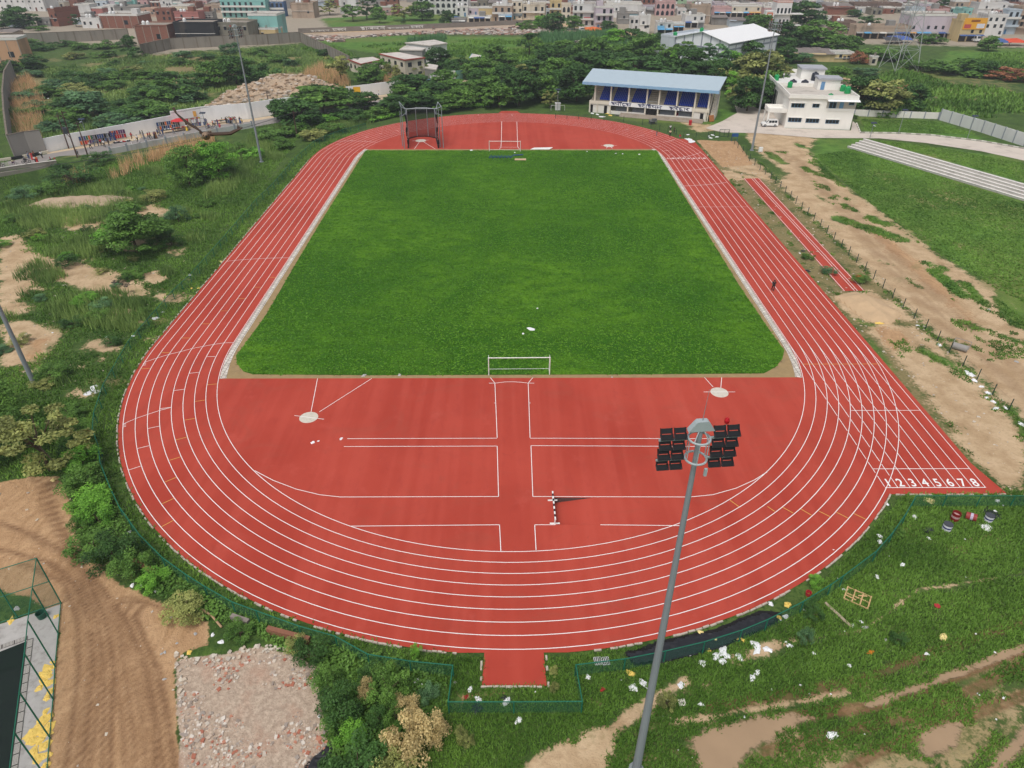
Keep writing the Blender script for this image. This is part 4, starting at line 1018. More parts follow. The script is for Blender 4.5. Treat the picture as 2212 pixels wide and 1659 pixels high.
for i in range(9): lf.b2((.68, DB + 2 + i * 3.2, 1), (.72, DB + 4 + i * 3.2, 5.6))
lf.build('side_windows', GLASS, root)
def place(o, P_, x, y, z): o.location = P_.o + P_.d * x + P_.n * y + Vector((0, 0, z)); o.rotation_euler = (0, 0, P_.rz)
def tank(name, col, r, h, lab, grp, P_, x, y, z, cat='water tank'):
 o = empty(name); q = MB(); q.lathe([(r, 0), (r, h * .26), (r * 1.04, h * .28), (r, h * .3), (r, h * .55), (r * 1.04, h * .57), (r, h * .6), (r, h * .82), (r * .8, h * .93), (r * .4, h)], n=14)
 q.build('tank_body', mat(name + '_plastic', col, .45, .08, 2), o, smooth=False)
 MB().lathe([(r * .3, h), (r * .3, h * 1.08), (r * .05, h * 1.1)], n=10).build('lid', mat(name + '_lid', tuple(int(c * .8) for c in col), .5), o)
 place(o, P_, x, y, z); tag(o, lab, cat, grp); return o
OP = pl
tank('green_water_tank', (28, 150, 84), .65, 1.5, 'green water tank on the white office front roof near the rear parapet', 'green tanks on the office roof', OP, 2.4, 13.6, 7.74)
tank('green_water_tank', (28, 150, 84), .7, 1.6, 'green water tank at the right rear corner of the office roof', 'green tanks on the office roof', OP, 15.6, 10.3, 7.74)
tank('green_water_tank', (28, 150, 84), .75, 1.8, 'green water tank standing in front of another at the right corner of the office roof', 'green tanks on the office roof', OP, 16.0, 7.2, 7.74)
tank('green_water_tank', (28, 150, 84), .6, 1.0, 'low green water tank behind the front parapet of the office roof', 'green tanks on the office roof', OP, 10.2, 1.0, 7.74)
tank('green_water_tank', (28, 150, 84), .7, 1.6, 'green water tank on the rear wing of the white office beside the trees', 'green tanks on the office roof', OP, 2.0, 30, 6.72)
for x, y, lab in ((4.2, DB + 2.5, 'black water tank left of the two behind the office parapet'), (7.4, DB + 2.5, 'black water tank right of the two behind the office parapet'), (13.2, 31.4, 'black water tank before the rear stair house of the office')):
 tank('black_water_tank', (40, 44, 56), 1.0, 2.2, lab, 'black tanks on the office roof', OP, x, y, 6.72)
# white hall
er, el, efar = G(1575.9, 90.6, 9), G(1460.7, 76.9, 9), G(1678, 71.7, 9)
for q in (er, el, efar): q.z = 0
pl = Plane(el, er); Wd = pl.len; Ln = (efar - er).length
root = empty('sports_hall', pl.o, pl.rz); tag(root, 'large white hall with shallow gable roof and grey framing behind the trees', 'hall')
m = MB(); rz_ = 11.4; k = Wd / 2
m.add([(0, 0, 0), (Wd, 0, 0), (Wd, 0, 8.7), (k, 0, rz_), (0, 0, 8.7), (0, Ln, 0), (Wd, Ln, 0), (Wd, Ln, 8.7), (k, Ln, rz_), (0, Ln, 8.7)],
  [(0, 1, 2, 3, 4), (5, 9, 8, 7, 6), (0, 4, 9, 5), (1, 6, 7, 2)])
m.build('wall', wall_mat('hall', (232, 234, 236), .05, .03), root)
r = MB(); e = .7
r.add([(-e, -e, 8.55), (k, -e, rz_ + .15), (Wd + e, -e, 8.55), (-e, Ln + e, 8.55), (k, Ln + e, rz_ + .15), (Wd + e, Ln + e, 8.55)] + [(-e, -e, 8.4), (k, -e, rz_), (Wd + e, -e, 8.4), (-e, Ln + e, 8.4), (k, Ln + e, rz_), (Wd + e, Ln + e, 8.4)],
  [(0, 1, 4, 3), (1, 2, 5, 4), (6, 9, 10, 7), (7, 10, 11, 8), (0, 6, 7, 1), (1, 7, 8, 2), (2, 8, 11, 5), (5, 11, 10, 4), (4, 10, 9, 3), (3, 9, 6, 0)])
r.build('roof', mat('hall_roof', (238, 238, 238), .5, .03, .3), root)
f = MB(); FG = mat('frame_grey', (146, 152, 162), .6, .06, 1)
for i in range(7):
 x = Wd * i / 6; h = 8.7 + (rz_ - 8.7) * (1 - abs(x - k) / k) - .1; f.b2((x - .22, -.12, 0), (x + .22, -.004, h))
f.b2((0, -.1, 5.9), (Wd, -.006, 6.5))
for i in range(8): f.b2((Wd + .004, Ln * i / 7 - .22, 0), (Wd + .12, Ln * i / 7 + .22, 8.35))
f.b2((Wd + .006, 0, 5.9), (Wd + .1, Ln, 6.5)); f.b2((Wd + .006, 0, 7.6), (Wd + .1, Ln, 8.2))
f.build('steel_frame', FG, root)
a = MB(); a.b2((-7.5, .5, 0), (-.02, Ln * .7, 8.1)); parapet(a, -7.6, .4, -.02, Ln * .7, 8.11, 8.9); a.build('annex', wall_mat('annex', (198, 204, 210), .1, .05), root)
s_ = MB(); s_.b2((-9, -4, 0), (-3, .4, 3)); s_.b2((-9.2, -4.2, 3.01), (-2.8, .45, 3.3)); s_.build('entrance_porch', wall_mat('hall', (232, 234, 236)), root)
HP = pl
tank('green_water_tank', (20, 150, 120), .8, 1.7, 'teal water tank on the low front roof of the white hall', 'teal tanks on the hall', HP, -2.6, 3.0, 8.15)
tank('green_water_tank', (20, 150, 120), .8, 1.7, 'teal water tank behind the ridge at the left of the white hall', 'teal tanks on the hall', HP, -3.0, 22.0, 8.15)
# concrete terrace, drive, walls
a, b = G(1830, 319), G(2290, 458); c = G(1861.5, 299, 1.9); c.z = 0
pl = Plane(a, b); dp = max(4.5, pl.loc(c).y)
m = MB()
for k in range(5): m.b2((k * .25, dp * k / 5, 0), (pl.len - k * .1, dp * (k + 1) / 5 - .002, .38 * (k + 1)))
m2 = MB()
for k in range(5): m2.b2((k * .25 - .02, dp * k / 5 - .04, .38 * (k + 1) + .003), (pl.len, dp * k / 5 + dp / 5 * .45, .38 * (k + 1) + .05))
o = empty('seating_terrace', pl.o, pl.rz); tag(o, 'long stepped concrete seating terrace on the right lawn', 'terrace')
m.build('terrace_steps', mat('terrace_grey', (192, 187, 180), .9, .12, .8, dirt=.3, b=.3), o); m2.build('step_edge', mat('terrace_edge', (230, 226, 220), .9, .1, 1, dirt=.3), o)
DRV = mat('drive_concrete', (206, 194, 182), .92, .1, .35, dirt=.3)
drv = D((1524, 277), (1560, 262), (1592, 244), (1578, 200), (1588, 196), (1604, 218), (1640, 236), (1694, 240), (1694, 277), (1838, 282), (1842, 262), (1850, 268), (1858, 288), (1935, 289), (2010, 293), (2120, 306), (2212, 322), (2270, 334), (2270, 358), (2212, 347), (2120, 327), (2000, 309), (1900, 299), (1760, 298), (1640, 288), (1560, 286))
tag(tri_fill(drv, 0.03, 'concrete_drive', DRV), kind='structure')
kbw = MB()
def bw_kerb(pts, h=.3, w_=.25, step=1.1, mb=None, z=0):
 P = [Vector((p.x, p.y)) for p in D(*pts)]; i = 0
 for p, q in zip(P, P[1:]):
  n = max(1, round((q - p).length / step)); d = (q - p) / n
  for k in range(n):
   cc = p + d * (k + .5); mb.box((cc.x, cc.y, z + h / 2), (d.length * .98, w_, h), math.atan2(d.y, d.x), slot=i % 2); i += 1
bw_kerb([(1850, 267), (1858, 287), (1935, 288), (2010, 292), (2120, 305), (2212, 321), (2270, 333)], .25, .3, 1.2, kbw)
tag(kbw.build('drive_kerb', [mat('kerb_white', (222, 216, 208), .85, .1, 2), mat('kerb_pale_grey', (176, 168, 160), .85, .1, 2)]), kind='structure')
def wall(name, pts, h, label, m_, pm=None, step=3.0, t=.18, pt=.3, ph=.1, cat='wall', cap=None, heights=None, seg_h=None):
 P = D(*pts); root = empty(name, P[0]); tag(root, label, cat)
 w_ = MB(); c_ = MB(); pe = None; posts = []
 for i, (a, b) in enumerate(zip(P, P[1:])):
  hh = seg_h[i] if seg_h else h
  A, B = a - P[0], b - P[0]; d = (B - A); L = d.length; an = math.atan2(d.y, d.x); mid = (A + B) / 2
  w_.box((mid.x, mid.y, hh / 2 - .2), (L + (t if i else 0), t, hh + .4), an)
  if cap: c_.box((mid.x, mid.y, hh + .05), (L + t, t + .12, .1), an)
  if pm:
   n = max(1, round(L / step))
   for k in range(n + (i == len(P) - 2)): posts.append((A + d * (k / n), an, hh))
 w_.build('wall_panel', m_, root)
 if cap: c_.build('coping', cap, root)
 if pm:
  for q, an, hh in posts[:98]:
   key = ('pier', name, round(hh, 2))
   if key not in MATS: MATS[key] = MB().box((0, 0, (hh + ph) / 2 - .1), (pt, pt, hh + ph + .2)).mesh('pier', pm)
   link('pier', MATS[key], root, (q.x, q.y, 0), an)
 return root
PIER = mat('pier_grey', (150, 156, 164), .8, .08, 1)
wall('white_wall', [(1844, 250), (1935, 253.5), (2026, 257)], 1.7, 'low white boundary wall with grey piers right of the office', WHITEW, PIER, 4.2)
wall('white_wall', [(2029, 259), (2120, 286), (2212, 316), (2290, 342)], 2.9, 'tall white boundary wall with grey piers at the right edge', wall_mat('offwhite', (214, 214, 212), .15), PIER, 3.4)
AGED = mat('aged_concrete', (140, 134, 124), .95, .2, .35, dirt=.75, streak=True); AGEDP = mat('aged_pier', (124, 114, 102), .95, .2, .6, dirt=.7, streak=True)
wall('grey_wall', [(60, 95), (130, 92), (200, 88.5), (280, 84)], 4.3, 'weathered grey concrete wall with ribs below the brick houses at far left', AGED, AGEDP, 6.2, .3, .5, .15, cap=AGEDP)
wall('grey_wall', [(308, 120), (370, 106), (485, 100), (580, 96), (650, 91)], 4.2, 'weathered grey concrete wall with ribs below the black walled house', AGED, AGEDP, 5.2, .3, .5, .15, cap=AGEDP)
wall('grey_wall', [(652, 92), (690, 113), (728, 132), (757, 148)], 4.2, 'weathered grey concrete wall running towards the red roofed compound', AGED, AGEDP, 4.2, .3, .5, .15, cap=AGEDP)
hw = HT(102.5, 329, 95.6, 308)
wall('roadside_wall', [(102.5, 329), (150, 319), (195, 311.5), (276, 296), (376, 276)], 3.2, 'long whitewashed wall behind the roadside stalls', wall_mat('lime', (240, 239, 238), .12, .05), None, t=.3)
wall('roadside_wall', [(376, 276), (440, 265.5), (537, 257), (600, 247), (660, 238)], 4.2, 'taller whitewashed wall section with a blue poster behind the stalls', wall_mat('lime', (240, 239, 238)), None, t=.32)
wall('roadside_wall', [(750, 214), (800, 208), (863, 199)], 3.6, 'whitewashed wall with a yellow cloth hung on it between the trees', wall_mat('lime', (240, 239, 238)), None, t=.3)
wall('roadside_wall', [(930, 182), (984, 174)], 3.2, 'whitewashed wall in front of the blue shed beyond the trees', wall_mat('lime', (240, 239, 238)), None, t=.3)
wall('roadside_wall', [(984, 174), (999, 171)], 3.0, 'short green painted wall end beyond the trees', wall_mat('seagreen', (116, 168, 150)), None, t=.3)
wall('compound_wall', [(102.5, 329.5), (68, 334), (34, 341.5)], 5.2, 'plain grey wall with a blocked doorway beside the road at left', mat('plain_grey', (150, 144, 138), .95, .12, .3, dirt=.4, streak=True), None, t=.35, cap=AGEDP)
wall('compound_wall', [(34, 341.5), (25, 285), (20, 235), (22, 190), (34, 165)], 5.2, 'grey wall running back from the road along the tall dry grass at left', MATS['plain_grey'], AGEDP, 6, t=.3, cap=AGEDP)
wall('roadside_parapet', [(240, 333), (276, 326), (400, 302), (470, 288), (545, 276)], 1.3, 'low pale wall with grey posts on the near side of the road', mat('pale_wall', (188, 188, 186), .9, .1, .5, dirt=.35, streak=True), PIER, 4.4, .2, .35, .5)
br_ = wall('bridge_parapet', [(-60, 382), (0, 371), (60, 362), (122, 354)], .75, 'stained concrete parapet of the road bridge at left', AGED, None, t=.3, cap=mat('pale_cap', (206, 200, 192), .9, .1, 1))
q = MB(); P = D((-60, 383), (122, 355)); d = P[1] - P[0]; an = math.atan2(d.y, d.x); L = d.length
A0 = P[0] - P[0]
q.box((d.x / 2, d.y / 2, -.45), (L, .5, .9), an)
q.build('deck_edge', AGED, br_)
for t_ in (.35, .55, .7, .85, .97):
 c = d * t_; nn_ = Vector((-math.sin(an), math.cos(an), 0))
 MB().box((c.x + nn_.x * 2.5, c.y + nn_.y * 2.5, -2.4), (1.1, 5.5, 3.2), an).build('bridge_pier', AGED, br_)
road = D((-80, 366), (0, 352), (102, 333), (195, 318), (276, 304), (376, 284), (440, 273), (540, 263), (640, 246), (760, 226), (860, 210), (940, 192), (1040, 176), (1042, 182), (940, 200), (860, 218), (760, 236), (640, 258), (545, 275), (400, 301), (276, 325), (240, 332), (122, 351), (60, 360), (0, 368), (-80, 381))
tag(tri_fill(road, 0.03, 'road', mat('asphalt', (146, 140, 136), .95, .1, .5, dirt=.2)), kind='structure')
shd = D((102.5, 329.5), (195, 312), (276, 296.5), (376, 276.5), (440, 266), (537, 257.5), (660, 238.5), (750, 215), (863, 200), (930, 183), (1000, 172), (1040, 176.5), (940, 192.5), (860, 210.5), (760, 226.5), (640, 246.5), (540, 263.5), (440, 273.5), (376, 284.5), (276, 304.5), (195, 318.5), (102, 333.5))
tag(tri_fill(shd, 0.02, 'road_shoulder', mat('dust', (196, 176, 148), .95, .12, .8)), kind='structure')
kk = MB(); bw_kerb([(-80, 362), (0, 349), (50, 341), (106, 330.5)], .6, .35, 2.2, kk)
o = kk.build('road_kerb', [mat('kerb_black', (40, 40, 42), .8), mat('kerb_cream', (214, 204, 184), .8)]); tag(o, kind='structure')
kk = MB(); bw_kerb([(740, 240), (860, 219), (940, 201), (1000, 189)], .5, .35, 2.0, kk); tag(kk.build('road_kerb', [MATS['kerb_black'], MATS['kerb_white']]), kind='structure')
# plants
TRUNK = mat('bark', (92, 78, 64), .95, .25, 3)
LEAFM = {
 'dark': foliage('leaf_dark', (22, 42, 18), (66, 98, 46)),
 'mid': foliage('leaf_mid', (34, 60, 22), (92, 124, 54)),
 'bright': foliage('leaf_bright', (44, 84, 24), (108, 152, 56)),
 'olive': foliage('leaf_olive', (58, 66, 34), (140, 144, 84)),
 'blue': foliage('leaf_bluegreen', (30, 56, 36), (92, 124, 82)),
 'dry': foliage('leaf_dry', (98, 86, 54), (176, 158, 112)),
 'rust': foliage('leaf_rust', (84, 56, 40), (140, 96, 68)),
}
def leaf_cloud(rng, clumps, per, size, flat=.55, droop=0.0):
 """clumps: list of (centre, radius xyz); leaf quads lie roughly on each clump's skin"""
 V = []; T = []
 for c, r in clumps:
  n = per; d = rng.normal(size=(n, 3)); d /= np.linalg.norm(d, axis=1)[:, None]
  d[:, 2] = np.where(d[:, 2] < -.35, -d[:, 2] * .6, d[:, 2])
  rad = rng.uniform(.55, 1.08, n)[:, None]
  p = np.asarray(c) + d * rad * np.asarray(r)
  nrm = d * (1 - flat) + np.array([0, 0, flat]) + rng.normal(size=(n, 3)) * .45; nrm /= np.linalg.norm(nrm, axis=1)[:, None]
  a = np.cross(nrm, rng.normal(size=(n, 3))); a /= np.linalg.norm(a, axis=1)[:, None]; b = np.cross(nrm, a)
  s = (size * rng.uniform(.55, 1.3, n))[:, None]
  a *= s; b *= s * rng.uniform(.45, .8, n)[:, None]
  V.append(np.stack([p - a, p - b * .9 + a * .1, p + a, p + b * .9 + a * .1], 1))
  base = rng.uniform(.15, .85)
  T.append(np.clip(base + rng.normal(size=n) * .18 + .12 * d[:, 2], 0, 1))
 return np.concatenate(V), np.concatenate(T)
PROTO = {}
def plant_proto(key, kind, leaf, seed, near=False):
 rng = np.random.default_rng(seed)
 cl = []; tr = MB(); H = 1.0
 if kind == 'broad':
  for i in range(46):
   a = rng.uniform(0, 2 * pi); rr_ = .43 * rng.uniform(0, 1) ** .4; z = rng.uniform(.16, .88)
   w_ = 1 - (abs(z - .46) / .5) ** 2.2 * .8; q = rng.uniform(.10, .19)
   cl.append(((rr_ * w_ * math.cos(a), rr_ * w_ * math.sin(a), z), (q, q, q * .72)))
 elif kind == 'open':
  for i in range(32):
   a = rng.uniform(0, 2 * pi); rr_ = .46 * math.sqrt(rng.uniform(0, 1)); z = rng.uniform(.22, .93)
   w_ = 1 - max(0, (z - .6) / .4) ** 1.5 * .6; q = rng.uniform(.06, .13)
   cl.append(((rr_ * w_ * math.cos(a), rr_ * w_ * math.sin(a), z), (q, q, q * .6)))
 elif kind == 'layered':
  for i in range(48):
   a = rng.uniform(0, 2 * pi); rr_ = .46 * math.sqrt(rng.uniform(0, 1)); z = .28 + .62 * (1 - (rr_ / .48) ** 2) * rng.uniform(.25, 1) + rng.uniform(-.1, .04); q = rng.uniform(.09, .17)
   cl.append(((rr_ * math.cos(a), rr_ * math.sin(a), z), (q, q, q * .36)))
 elif kind == 'column':
  for i in range(22):
   z = rng.uniform(.15, .96); a = rng.uniform(0, 2 * pi); rr_ = .36 * (1 - ((z - .35) / .65) ** 2 * .8) * rng.uniform(.2, 1); q = rng.uniform(.09, .15)
   cl.append(((rr_ * math.cos(a), rr_ * math.sin(a), z), (q * 1.2, q * 1.2, q * .8)))
 elif kind == 'bush':
  for i in range(24):
   a = rng.uniform(0, 2 * pi); rr_ = .42 * math.sqrt(rng.uniform(0, 1)); z = rng.uniform(.12, .8) * (1 - (rr_ / .5) ** 2 * .55); q = rng.uniform(.10, .18)
   cl.append(((rr_ * math.cos(a), rr_ * math.sin(a), z), (q, q, q * 1.1)))
 elif kind == 'tall':
  for i in range(20):
   a = rng.uniform(0, 2 * pi); z = rng.uniform(.3, .97); rr_ = .42 * rng.uniform(0, 1); q = rng.uniform(.08, .15)
   cl.append(((rr_ * math.cos(a), rr_ * math.sin(a), z), (q, q, q * .55)))
 per = (150 if near else 85); size = (.023 if near else .042)
 V, T = leaf_cloud(rng, cl, per, size)
 me_ = quads('crown', V, T, LEAFM[leaf])
 th = .55 if kind != 'bush' else .3; tr.tube((0, 0, -.02), (.01, .01, th), .022, .012, 7)
 for c, r in sorted(cl, key=lambda x: rng.uniform())[:9]: tr.tube((.01 * rng.uniform(), 0, th * rng.uniform(.45, .95)), (c[0] * .9, c[1] * .9, c[2]), .011, .004, 5, cap=False)
 return me_, tr.mesh('trunk' if kind != 'bush' else 'stem', TRUNK)
KINDN = {'broad': 'leafy_tree', 'open': 'open_crowned_tree', 'layered': 'spreading_tree', 'column': 'column_tree', 'bush': 'bush', 'tall': 'tall_tree'}
_pc = {}
def plant(u, v0, v1, wpx, kind, leaf, label, group=None, near=False, z=None, ground=None):
 """plant standing at survey point (u,v0), top seen at row v1, width wpx"""
 g = ground if ground is not None else G(u, v0)
 dist = (g - Vector((CX, CY, CZ))).length
 wd = wpx * (1.0 if near else 1.22) * dist / FP
 h = HT(u, v0, u, v1) if ground is None else v1
 h = max(h, .35 * wd if kind != 'bush' else .3 * wd); h = min(h, 16)
 k = (kind, leaf, near); n_ = _pc.get(k, 0); _pc[k] = n_ + 1
 pk = (kind, leaf, near, n_ % 3)
 if pk not in PROTO: PROTO[pk] = plant_proto(pk, kind, leaf, hash_(pk), near)
 cm, tm = PROTO[pk]
 zg = float(relief(np.array([g.x]), np.array([g.y]))[0])
 root = empty(KINDN[kind], (g.x, g.y, zg - .03), random.uniform(0, 6.28)); root.scale = (wd * random.uniform(.92, 1.08), wd * random.uniform(.92, 1.08), h * 1.02)
 link('crown', cm, root); link('trunk' if kind != 'bush' else 'stem', tm, root)
 tag(root, label, 'tree' if kind != 'bush' else 'bush', group); return root
def hash_(k): return sum((i + 1) * ord(c) for i, c in enumerate(str(k))) % 100000
COL = {'dark': 'dark green', 'mid': 'mid green', 'bright': 'bright green', 'olive': 'olive yellow-green', 'blue': 'bluish green', 'dry': 'dry straw-coloured', 'rust': 'reddish brown'}
KD = {'broad': 'round-crowned tree', 'open': 'loose-crowned tree', 'layered': 'layered spreading tree', 'column': 'column-shaped tree', 'bush': 'bush', 'tall': 'tall thin tree'}
